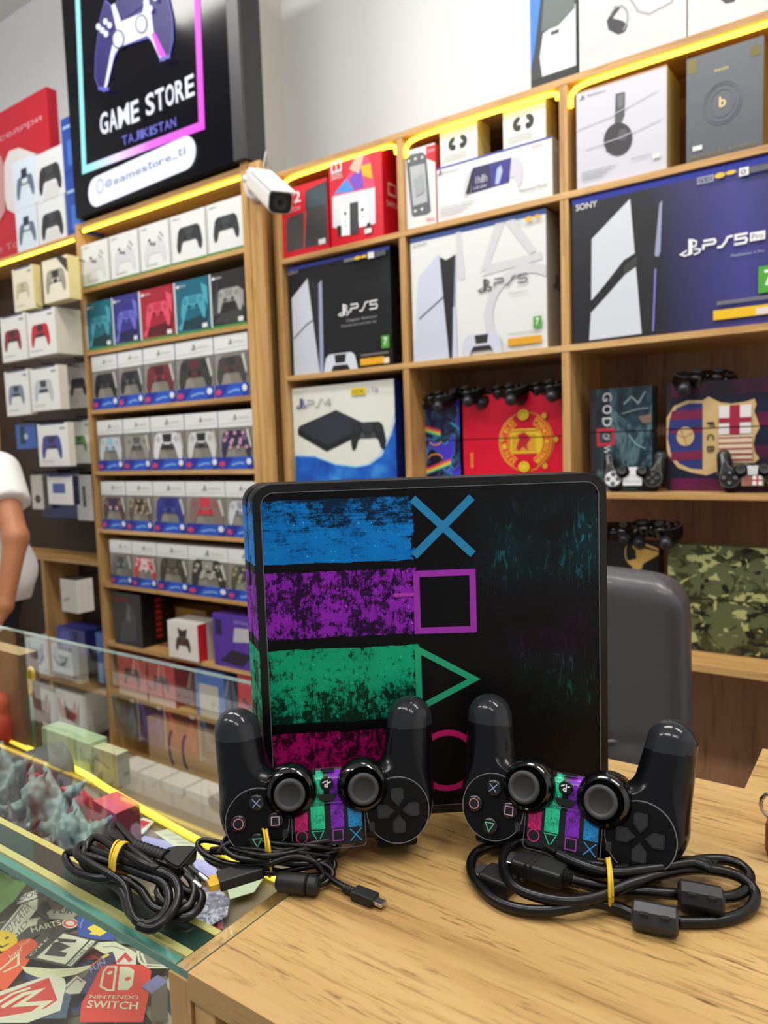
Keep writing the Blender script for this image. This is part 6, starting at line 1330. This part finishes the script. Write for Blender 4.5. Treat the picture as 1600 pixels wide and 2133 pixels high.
for s_ in (-1, 1):
    bm = bmesh.new(); bmesh.ops.create_uvsphere(bm, u_segments=12, v_segments=8, radius=.011, matrix=Matrix.Translation(Vector(HC)+Vector((s_*.031, -.086, .0)))); finish('eye', bm, M((230, 228, 224), .3), man, smooth=True, world=True)
    bm = bmesh.new(); box(bm, tx-.02+s_*.11-.045, tx-.02+s_*.11+.045, ty-.17, ty+.08, .0006, .085, 0, .03); finish('shoe', bm, M((30, 30, 32), .6), man, smooth=math.radians(60), world=True)
bm = bmesh.new(); box(bm, HC[0]-.022, HC[0]+.022, HC[1]-.094, HC[1]-.086, HC[2]-.064, HC[2]-.056, 0, .003); finish('mouth', bm, M((140, 70, 60), .5), man, world=True)

# ================================================================ inside the showcase
SZT = SZ+.0003
def zq(*pts): return [atz(x, y, SZT) for x, y in pts]
_n = [0]
def sticker(label, pts, c, draw=None, border=None):
    _n[0] += 1; lift = .0004*_n[0]; P = zq(*pts); cx = sum(p.x for p in P)/len(P); cy = sum(p.y for p in P)/len(P)
    z0 = SZT+lift-.0003; mats = [c if isinstance(c, bpy.types.Material) else M(c, .3)]; bm = bmesh.new(); prism(bm, [(p.x-cx, p.y-cy) for p in P], 0, .0003)
    bmesh.ops.recalc_face_normals(bm, faces=bm.faces)
    F = Face(bm, (0, 0, .0003), (1, 0, 0), (0, 1, 0), 1, 1, mats, .00004); F.Ow = Vector((cx, cy, SZT)); 
    if border: F.line([(p.x-cx, p.y-cy) for p in P], .0022, border, True)
    if draw: draw(F)
    o = finish('sticker', bm, mats, None, mw=Matrix.Translation((cx, cy, z0))); return tag(o, label, 'sticker')
def quadtext(F, word, bl, br, tl, m, bold=0):   # lettering stretched on a slanted frame given in picture points
    F.k += 1; v, f, _ = text_tris(word, bold); a, b, c = [Vector(q) for q in F.px(bl, br, tl)]; idx = F.mi(m)
    vs = [F.bm.verts.new(F.P(*(a+(b-a)*x+(c-a)*y))) for x, y in v]
    for q in f:
        try: fa = F.bm.faces.new([vs[i] for i in q]); fa.material_index = idx
        except ValueError: pass
CR = (206, 204, 172); DK = (34, 34, 36)
_s = random.Random(3)
PALS = [(60, 56, 50), (170, 170, 150), (40, 60, 66), (120, 60, 40), (86, 90, 70), (190, 186, 160), (50, 70, 120), (150, 40, 40), (100, 96, 90), (70, 110, 80)]
shapes = ['square', 'slanted', 'long', 'angular', 'wide']
k = 0
for j in range(5):
    for i in range(8):
        X_ = -.75+.057*i+_s.uniform(-.01, .01); Y_ = .295+.042*j+_s.uniform(-.008, .008); a = _s.uniform(0, 6.28); w, h = _s.uniform(.024, .038), _s.uniform(.018, .03); c = PALS[_s.randrange(10)]; c2 = PALS[_s.randrange(10)]
        _n[0] += 1; bm = bmesh.new(); mats = [M(c, .4)]; ca, sa = math.cos(a), math.sin(a); prism(bm, [(x*ca-y*sa, x*sa+y*ca) for x, y in ((-w, -h), (w, -h*.8), (w*.9, h), (-w*.8, h))], 0, .0003)
        F = Face(bm, (0, 0, .0003), (ca, sa, 0), (-sa, ca, 0), 1, 1, mats, .00004); F.rect(-w*.7, -h*.2, w*.6, h*.3, c2); F.line([(-w*.7, -h*.5), (w*.6, -h*.45)], .002, CR)
        o = finish('sticker', bm, mats, None, mw=Matrix.Translation((X_, Y_, SZT+.00035*k*.3))); k += 1
        tag(o, 'small loose sticker lying under the bigger ones on the showcase shelf', 'sticker', 'loose stickers under the bigger ones in the showcase')
_n[0] = 14
sticker('long cream sticker strip of blurred words at left in the showcase', [(-6, 1960), (45, 1895), (80, 1882), (78, 1905), (30, 1965), (6, 1990)], CR, lambda F: (quadtext(F, '2ND PLAYER', (10, 1975), (66, 1902), (2, 1955), (60, 62, 70)), F.line(F.px((2, 1958), (48, 1900)), .002, (100, 100, 140))))
sticker('white rounded sticker lettered OOO near the front rail', [(32, 1880), (88, 1862), (92, 1876), (36, 1896)], (214, 210, 196), lambda F: quadtext(F, 'OOO', (38, 1890), (88, 1873), (36, 1880), DK))
sticker('cream sticker with dark outlined letters left of the black strip', [(20, 1975), (50, 1930), (80, 1925), (76, 1945), (30, 1990)], CR, lambda F: quadtext(F, 'OID', (28, 1980), (60, 1936), (22, 1972), (90, 90, 90)))
sticker('black sticker strip reading HARTS with a red ringed circle', [(24, 1975), (60, 1945), (150, 1922), (164, 1934), (150, 1950), (80, 1962), (40, 1985)], (64, 62, 58), lambda F: (quadtext(F, 'HARTS', (68, 1957), (130, 1940), (64, 1946), CR, .01), F.poly(F.px(*[(147+17*math.cos(t), 1937+11*math.sin(t)) for t in [i*.4 for i in range(16)]]), (206, 190, 176)), F.line(F.px(*[(147+12*math.cos(t), 1937+7*math.sin(t)) for t in [i*.52 for i in range(12)]]), .0022, (200, 50, 40), True)))
sticker('grey white sticker of angular letters by the rail', [(98, 1915), (130, 1895), (170, 1912), (150, 1930), (105, 1928)], (150, 148, 130), lambda F: quadtext(F, 'PUR', (112, 1918), (152, 1918), (118, 1904), DK, .01))
sticker('blue sticker with a yellow plus and white scribble', [(161, 1926), (185, 1921), (246, 1966), (238, 1976), (164, 1968)], (44, 74, 156), lambda F: (F.line(F.px((190, 1945), (216, 1962)), .008, (226, 196, 40)), F.line(F.px((194, 1963), (212, 1946)), .008, (226, 196, 40)), quadtext(F, 'play', (170, 1948), (176, 1930), (166, 1946), (180, 190, 220))))
sticker('cream sticker with a thin scribble right of the blue one', [(198, 1980), (240, 1978), (282, 2000), (270, 2012), (225, 2008), (198, 1992)], CR, lambda F: F.line(F.px((215, 1990), (236, 1988), (262, 1996)), .001, (110, 110, 120)))
sticker('dark sticker cluster of comic shapes beside the letter M', [(60, 1985), (92, 1960), (130, 1965), (120, 1990), (80, 2005)], (70, 68, 62))
sticker('yellow smiling face sticker at the left edge', [(8+30*math.cos(t), 1978+22*math.sin(t)) for t in [i*.4 for i in range(16)]], (230, 190, 20), lambda F: (F.line(F.px((-4, 1986), (6, 1992), (20, 1984)), .002, DK), F.ell(*F.px((16, 1972))[0], .002, .002, DK, 8)))
sticker('orange red sticker lettered Inter at left', [(-6, 2012), (48, 1976), (70, 1975), (80, 1984), (78, 1995), (56, 2030), (12, 2086), (-6, 2078)], (224, 78, 30), lambda F: (quadtext(F, 'Inter', (24, 2020), (50, 1998), (20, 2010), CR), quadtext(F, 'Shop', (44, 1998), (66, 1980), (40, 1988), (240, 170, 130)), F.line(F.px((0, 2042), (40, 2008), (40, 2030), (8, 2046)), .0022, CR)))
sticker('white age rating sticker with a bold black M', [(121, 1958), (204, 1980), (150, 2036), (57, 2014)], (214, 212, 186), lambda F: (F.poly(F.px((121, 1958), (132, 1961), (71, 2017), (57, 2014)), DK), F.line(F.px((133, 1962), (190, 1977), (138, 2032), (73, 2017)), .0022, DK, True),
    quadtext(F, 'M', (92, 2014), (108, 1972), (160, 1982), DK, .03) if False else (F.poly(F.px((120, 1974), (162, 1978), (158, 1984), (124, 1982)), DK), F.poly(F.px((112, 1984), (124, 1982), (148, 1992), (128, 2002), (104, 1998)), DK), F.poly(F.px((94, 2010), (104, 1998), (142, 2006), (136, 2014)), DK)),
    quadtext(F, 'MATURE 17+', (150, 2031), (198, 1984), (144, 2029), (90, 88, 80)), quadtext(F, 'ORE', (66, 2014), (104, 1976), (62, 2011), CR)), DK)
sticker('cream crescent shaped sticker below the letter M', [(44, 2034), (60, 2036), (110, 2040), (160, 2038), (198, 2030), (194, 2036), (160, 2052), (120, 2060), (80, 2058), (56, 2048)], (206, 204, 160))
sticker('navy sticker with a yellow and red ribbon', [(165, 2078), (190, 2040), (212, 2012), (236, 2004), (244, 2026), (214, 2046), (182, 2094)], (46, 48, 92), lambda F: (F.line(F.px((190, 2036), (222, 2012)), .002, (210, 90, 50)), F.line(F.px((214, 2018), (228, 2010)), .004, (220, 196, 60)), quadtext(F, 'FUN', (192, 2050), (222, 2030), (188, 2040), (150, 160, 200))))
sticker('white sticker with red marks next to the navy ribbon one', [(238, 2004), (286, 2008), (284, 2036), (246, 2038)], (210, 206, 186), lambda F: F.line(F.px((246, 2028), (262, 2012), (274, 2026)), .004, (200, 50, 50)))
sticker('white outlined grey badge sticker by the end panel', [(288, 2006), (352, 2004), (352, 2040), (306, 2040), (292, 2026)], (120, 122, 108), lambda F: F.line(F.px((296, 2010), (306, 2034), (346, 2036)), .002, (210, 206, 180)), CR)
sticker('grey and cream folded sticker above the red logo one', [(130, 2085), (162, 2058), (182, 2072), (168, 2096), (140, 2098)], (190, 184, 164), lambda F: F.line(F.px((138, 2088), (162, 2064), (174, 2072)), .0014, (120, 90, 80)))
sticker('sticker of blue tinted scraps at the bottom edge', [(60, 2110), (110, 2080), (150, 2100), (140, 2150), (70, 2150)], (60, 84, 110))
sticker('white bordered sticker with red and white angular shapes at bottom left', [(-10, 2098), (110, 2056), (136, 2066), (140, 2080), (128, 2134), (60, 2160), (-10, 2160)], (206, 204, 180), lambda F: (F.poly(F.px((-6, 2106), (104, 2064), (122, 2112), (96, 2130), (70, 2136), (-6, 2150)), (196, 40, 34)),
    F.line(F.px((6, 2128), (50, 2100), (84, 2092), (40, 2122), (100, 2118), (70, 2140)), .005, CR), F.line(F.px((-4, 2120), (30, 2098), (66, 2086)), .003, CR)))
sticker('red sticker with a white split game pad logo and lettering', [(196, 2076), (212, 2042), (236, 2036), (300, 2038), (317, 2050), (312, 2100), (300, 2160), (168, 2160), (172, 2120)], (214, 54, 34), lambda F: (
    F.line(F.px(*[(218, 2052), (212, 2084), (226, 2092), (238, 2092), (244, 2042), (226, 2042)]), .0020, CR, True), F.ell(*F.px((231, 2055))[0], .0024, .0024, CR, 10),
    F.poly(F.px(*[(252, 2042), (270, 2042), (282, 2050), (278, 2082), (268, 2092), (247, 2092)]), CR), F.ell(*F.px((268, 2068))[0], .0026, .0026, (214, 54, 34), 12),
    quadtext(F, 'NINTENDO', (188, 2110), (290, 2112), (190, 2102), CR), quadtext(F, 'SWITCH', (182, 2130), (288, 2134), (186, 2114), CR, .015)))
sticker('brown spiral bound scrap right of the split game pad logo', [(318, 2066), (350, 2062), (352, 2160), (316, 2160)], (96, 84, 66), lambda F: F.rect(*F.px((318, 2100))[0], *F.px((330, 2060))[0], (110, 110, 160)))
sticker('green frosted sticker sheet at the left edge', [(-6, 1815), (60, 1862), (30, 1905), (-6, 1935)], (96, 130, 70))
_n[0] = 14
sticker('red sticker with a white outline under the mains cord', [(250, 1735), (300, 1712), (322, 1720), (300, 1745), (262, 1762)], (206, 206, 190), lambda F: F.poly(F.px((256, 1740), (296, 1717), (314, 1722), (292, 1740), (268, 1754)), (190, 50, 60)))
sticker('red white striped sheet under the mains cord', [(180, 1852), (230, 1846), (280, 1875), (300, 1905), (270, 1908)], (176, 40, 60))
sticker('lavender price card under the thin cable', [(286, 1762), (302, 1752), (372, 1768), (366, 1782), (300, 1774)], (166, 166, 222))
sticker('cream printed card behind the thin cable', [(322, 1744), (350, 1738), (420, 1778), (470, 1812), (440, 1822), (380, 1788)], (206, 206, 180), lambda F: [F.line(F.px((340+i*14, 1752+i*8), (372+i*14, 1750+i*9)), .0008, (120, 120, 130)) for i in range(5)])
sticker('lilac card by the plug tips', [(400, 1800), (440, 1808), (460, 1835), (430, 1850), (410, 1830)], (170, 166, 220))
sticker('orange card beneath the glass corner', [(330, 1935), (372, 1945), (400, 1952), (392, 1966), (360, 1962)], (216, 130, 60))
sticker('cream tag lettered GA near the end panel', [(362, 1974), (376, 1962), (404, 1958), (400, 1972), (372, 1986)], (214, 206, 130), lambda F: quadtext(F, 'GA', (376, 1972), (398, 1967), (373, 1966), (60, 60, 40), .01))
g = NG('wrinkled_bag'); v = g.obj(); n = g.noise(v, 60, 4, .6, 2); g.put(g.b.inputs['Base Color'], g.ramp(n, [(.4, lin((96, 94, 110))), (.5, lin((140, 136, 160))), (.56, lin((196, 196, 210))), (.62, lin((110, 108, 124)))])); g.b.inputs['Roughness'].default_value = .2
sticker('grey plastic sleeve with pale crease lines by the end panel', [(330, 1900), (400, 1870), (450, 1860), (480, 1890), (474, 1925), (430, 1950), (380, 1950), (340, 1930)], g.m)
sticker('pale sheet under the ferrite of the thin cable', [(470, 1850), (520, 1820), (560, 1830), (530, 1875), (480, 1890)], (190, 200, 170))
# figures
def figure(label, px, py, Y, parts, col, hgt, name='figurine', extra=None, sc=1):
    p = Vector((at(px, py, Y).x, Y, SZT+.0002)); rt = thing(name, label, 'figurine', p)
    for nm, fn, c, lo, hi in parts:
        Vf, Ff = surfnet(fn, lo, hi, .0024); Vf = Vf*sc; finish(nm, meshof(nm, Vf, Ff), c if isinstance(c, bpy.types.Material) else M(c, .45), rt, smooth=True)
    return rt
def wob(X, Y, Z, k, a): return a*(np.sin(X*k)*np.cos(Y*k*1.1)*np.sin(Z*k*.9))
def beast(seed):
    r = np.random.RandomState(seed)
    def f(X, Y, Z):
        d = ellip(X, Y, Z, (0, 0, .05), (.030, .024, .038)); d = smin(d, ellip(X, Y, Z, (.006, -.016, .092), (.017, .018, .018)), .012)
        for s_ in (-1, 1):
            d = smin(d, cone(X, Y, Z, (s_*.016, 0, .03), (s_*.026, -.006, .006), .013, .009), .008)
            d = smin(d, cone(X, Y, Z, (s_*.026, 0, .07), (s_*.045, -.02, .05+.02*r.rand()), .010, .007), .01); d = smin(d, cone(X, Y, Z, (s_*.045, -.02, .055), (s_*.04, -.045, .07), .008, .005), .006)
            d = smin(d, cone(X, Y, Z, (s_*.010, -.012, .104), (s_*.018, -.004, .124), .005, .001), .004)
            d = smin(d, cone(X, Y, Z, (s_*.01, .015, .07), (s_*.05, .03, .1), .012, .003), .012)
        return d+wob(X, Y, Z, 260, .0028)
    return f
def drum(X, Y, Z):
    a = np.sqrt(X**2+(Z-.05)**2); return np.maximum(np.maximum(a-.034, np.abs(Y)-.03), -(a-.023))-.001
G1, G2 = (104, 116, 112), (90, 84, 80)
LO, HI = (-.07, -.06, -.001), (.07, .05, .135)
base = lambda X, Y, Z: rbox(X, Y, Z, (0, 0, .004), (.035, .03, .004), .003)
for lab, px, py, Y, c, sd, s_ in (('grey green horned figurine at the left edge of the showcase', 8, 1700, .47, G1, 1, .85), ('grey green crouching figurine in the middle of the showcase', 100, 1720, .455, (120, 140, 138), 2, .9), ('dark brown figurine at the left near the rail', 20, 1790, .40, (66, 58, 58), 3, .7),
                               ('pale green winged figurine left of the mains cord', 158, 1735, .44, (112, 134, 130), 5, .75), ('brown grey figurine leaning near the front rail', 105, 1800, .395, (92, 80, 74), 6, .6)):
    figure(lab, px, py, Y, [('creature', beast(sd), c, LO, HI), ('base', base, DK, (-.04, -.035, -.001), (.04, .035, .012))], c, .1, sc=s_)
figure('grey round drum shaped figurine in front of the red box', 92, 1660, .52, [('drum', drum, (78, 80, 84), (-.04, -.035, .01), (.04, .035, .09)), ('base', lambda X, Y, Z: rbox(X, Y, Z, (0, 0, .008), (.02, .02, .009), .003), DK, (-.025, -.025, -.002), (.025, .025, .02))], 0, .1, sc=.95)
def crab(X, Y, Z):
    d = ellip(X, Y, Z, (0, 0, .035), (.035, .025, .022))
    for s_ in (-1, 1):
        d = smin(d, cone(X, Y, Z, (s_*.03, 0, .04), (s_*.055, -.02, .065), .008, .010), .006); d = smin(d, cone(X, Y, Z, (s_*.055, -.02, .065), (s_*.04, -.035, .085), .009, .003), .004)
        for k in range(3): d = smin(d, cone(X, Y, Z, (s_*.02, -.012+.012*k, .03), (s_*.052, -.024+.02*k, .004), .006, .003), .004)
    return d
figure('red clawed figurine in front of the pink box', 150, 1672, .50, [('creature', crab, (200, 50, 70), LO, (.07, .05, .1))], 0, .1, sc=.95)
figure('red round figurine at the left edge behind the LED strip', 12, 1585, .60, [('creature', lambda X, Y, Z: smin(ellip(X, Y, Z, (0, 0, .04), (.035, .03, .038)), ellip(X, Y, Z, (.01, 0, .085), (.02, .02, .02)), .01), (206, 30, 36), (-.05, -.05, -.001), (.05, .05, .12))], 0, .1, sc=.9)
def cbox(label, px0, px1, pyb, Y, h, d, face, side, top, draw=None, rot=0, name='small_box', cat='box'):
    a, b = at(px0, pyb, Y), at(px1, pyb, Y); return carton(name, label, cat, None, (px0, pyb), (px0, pyb), (px1, pyb), Y, d, face, side, top, draw, zbase=SZT+.0002, ztop=SZT+h, rot=rot)
cbox('pink red box with a dark side in the showcase by the LED strip', 196, 250, 1700, .475, .075, .03, (206, 60, 80), (120, 24, 50), (216, 90, 100), lambda F: F.line([(.2, .3), (.5, .6), (.8, .4)], .003, (60, 40, 50)), rot=-6)
cbox('clear grey tray beyond the LED strip in the showcase', 170, 245, 1600, .605, .05, .02, (150, 146, 120), (120, 116, 96), (180, 176, 140), lambda F: F.line([(.2, .2), (.4, .7), (.8, .5)], .004, (110, 108, 100)))
cbox('brown box added for a woody reflection at the left end of the showcase back', -30, 56, 1560, .60, .165, .03, (128, 78, 60), (110, 84, 64), (190, 160, 120), lambda F: F.poly([(.1, .1), (.5, 0), (.6, .8), (.2, .9)], (150, 84, 76)))  # added box; its browns stand in for a reddish wood reflection
# little yellow hook stand
hk = at(70, 1500, .60); st = thing('price_stand', 'thin green stand topped by a yellow hook in the showcase', 'stand', (hk.x, .60, SZT))
bm = bmesh.new(); tube(bm, [(hk.x, .60, SZT+.003), (hk.x-.002, .60, SZT+.11)], .0025, 8); finish('stem', bm, M((84, 130, 110), .3), st, world=True)
bm = bmesh.new(); tube(bm, smoothpath([(hk.x-.002, .60, SZT+.105), (hk.x-.003, .60, SZT+.135), (hk.x+.002, .60, SZT+.148), (hk.x+.009, .60, SZT+.142), (hk.x+.009, .60, SZT+.13)], 5), .0035, 8); finish('hook', bm, M((222, 180, 50), .4), st, world=True)
bm = bmesh.new(); box(bm, hk.x-.018, hk.x+.018, .585, .615, SZT, SZT+.003, 0, .001); finish('foot', bm, M((84, 130, 110), .3), st, world=True)
# green acrylic sheet leaning
A_ = [at(82, 1563, .62), at(185, 1525, .62), at(190, 1540, .55), at(90, 1580, .55)]
bm = bmesh.new(); box(bm, hk.x+.02, hk.x+.16, .585, .63, SZT+.052, SZT+.055); o = finish('acrylic_sheet', bm, M((150, 190, 170), .1)); 
bm2 = bmesh.new(); bpy.data.objects.remove(o)
tg = bmesh.new(); box(tg, hk.x+.02, hk.x+.15, .60, .632, SZT+.0003, SZT+.056, 0, .002); tag(finish('acrylic_block', tg, M((160, 178, 140), .12)), 'pale green acrylic block beside the yellow hook stand', 'block')
# small leather thing at the right edge of the desk
p0 = atz(1603, 1775, DZ); lt = thing('key_case', 'brown leather key case with a silver ring at the right edge of the desk', 'key case', (p0.x+.02, p0.y, DZ))
bm = bmesh.new(); box(bm, p0.x-.002, p0.x+.05, p0.y-.012, p0.y+.012, DZ+.0003, DZ+.028, 0, .005); finish('case', bm, M((128, 62, 44), .5), lt, world=True)
bm = bmesh.new(); tube(bm, [(p0.x+.004+.010*math.cos(t), p0.y, DZ+.034+.010*math.sin(t)) for t in [i*2*math.pi/16 for i in range(17)]], .0014, 6); finish('ring', bm, SILV, lt, world=True)
print('TRIS', sum(len(o.data.loop_triangles) if o.data.loop_triangles else sum(len(p.vertices)-2 for p in o.data.polygons) for o in {x.data.name: x for x in bpy.data.objects if x.type == 'MESH'}.values()))
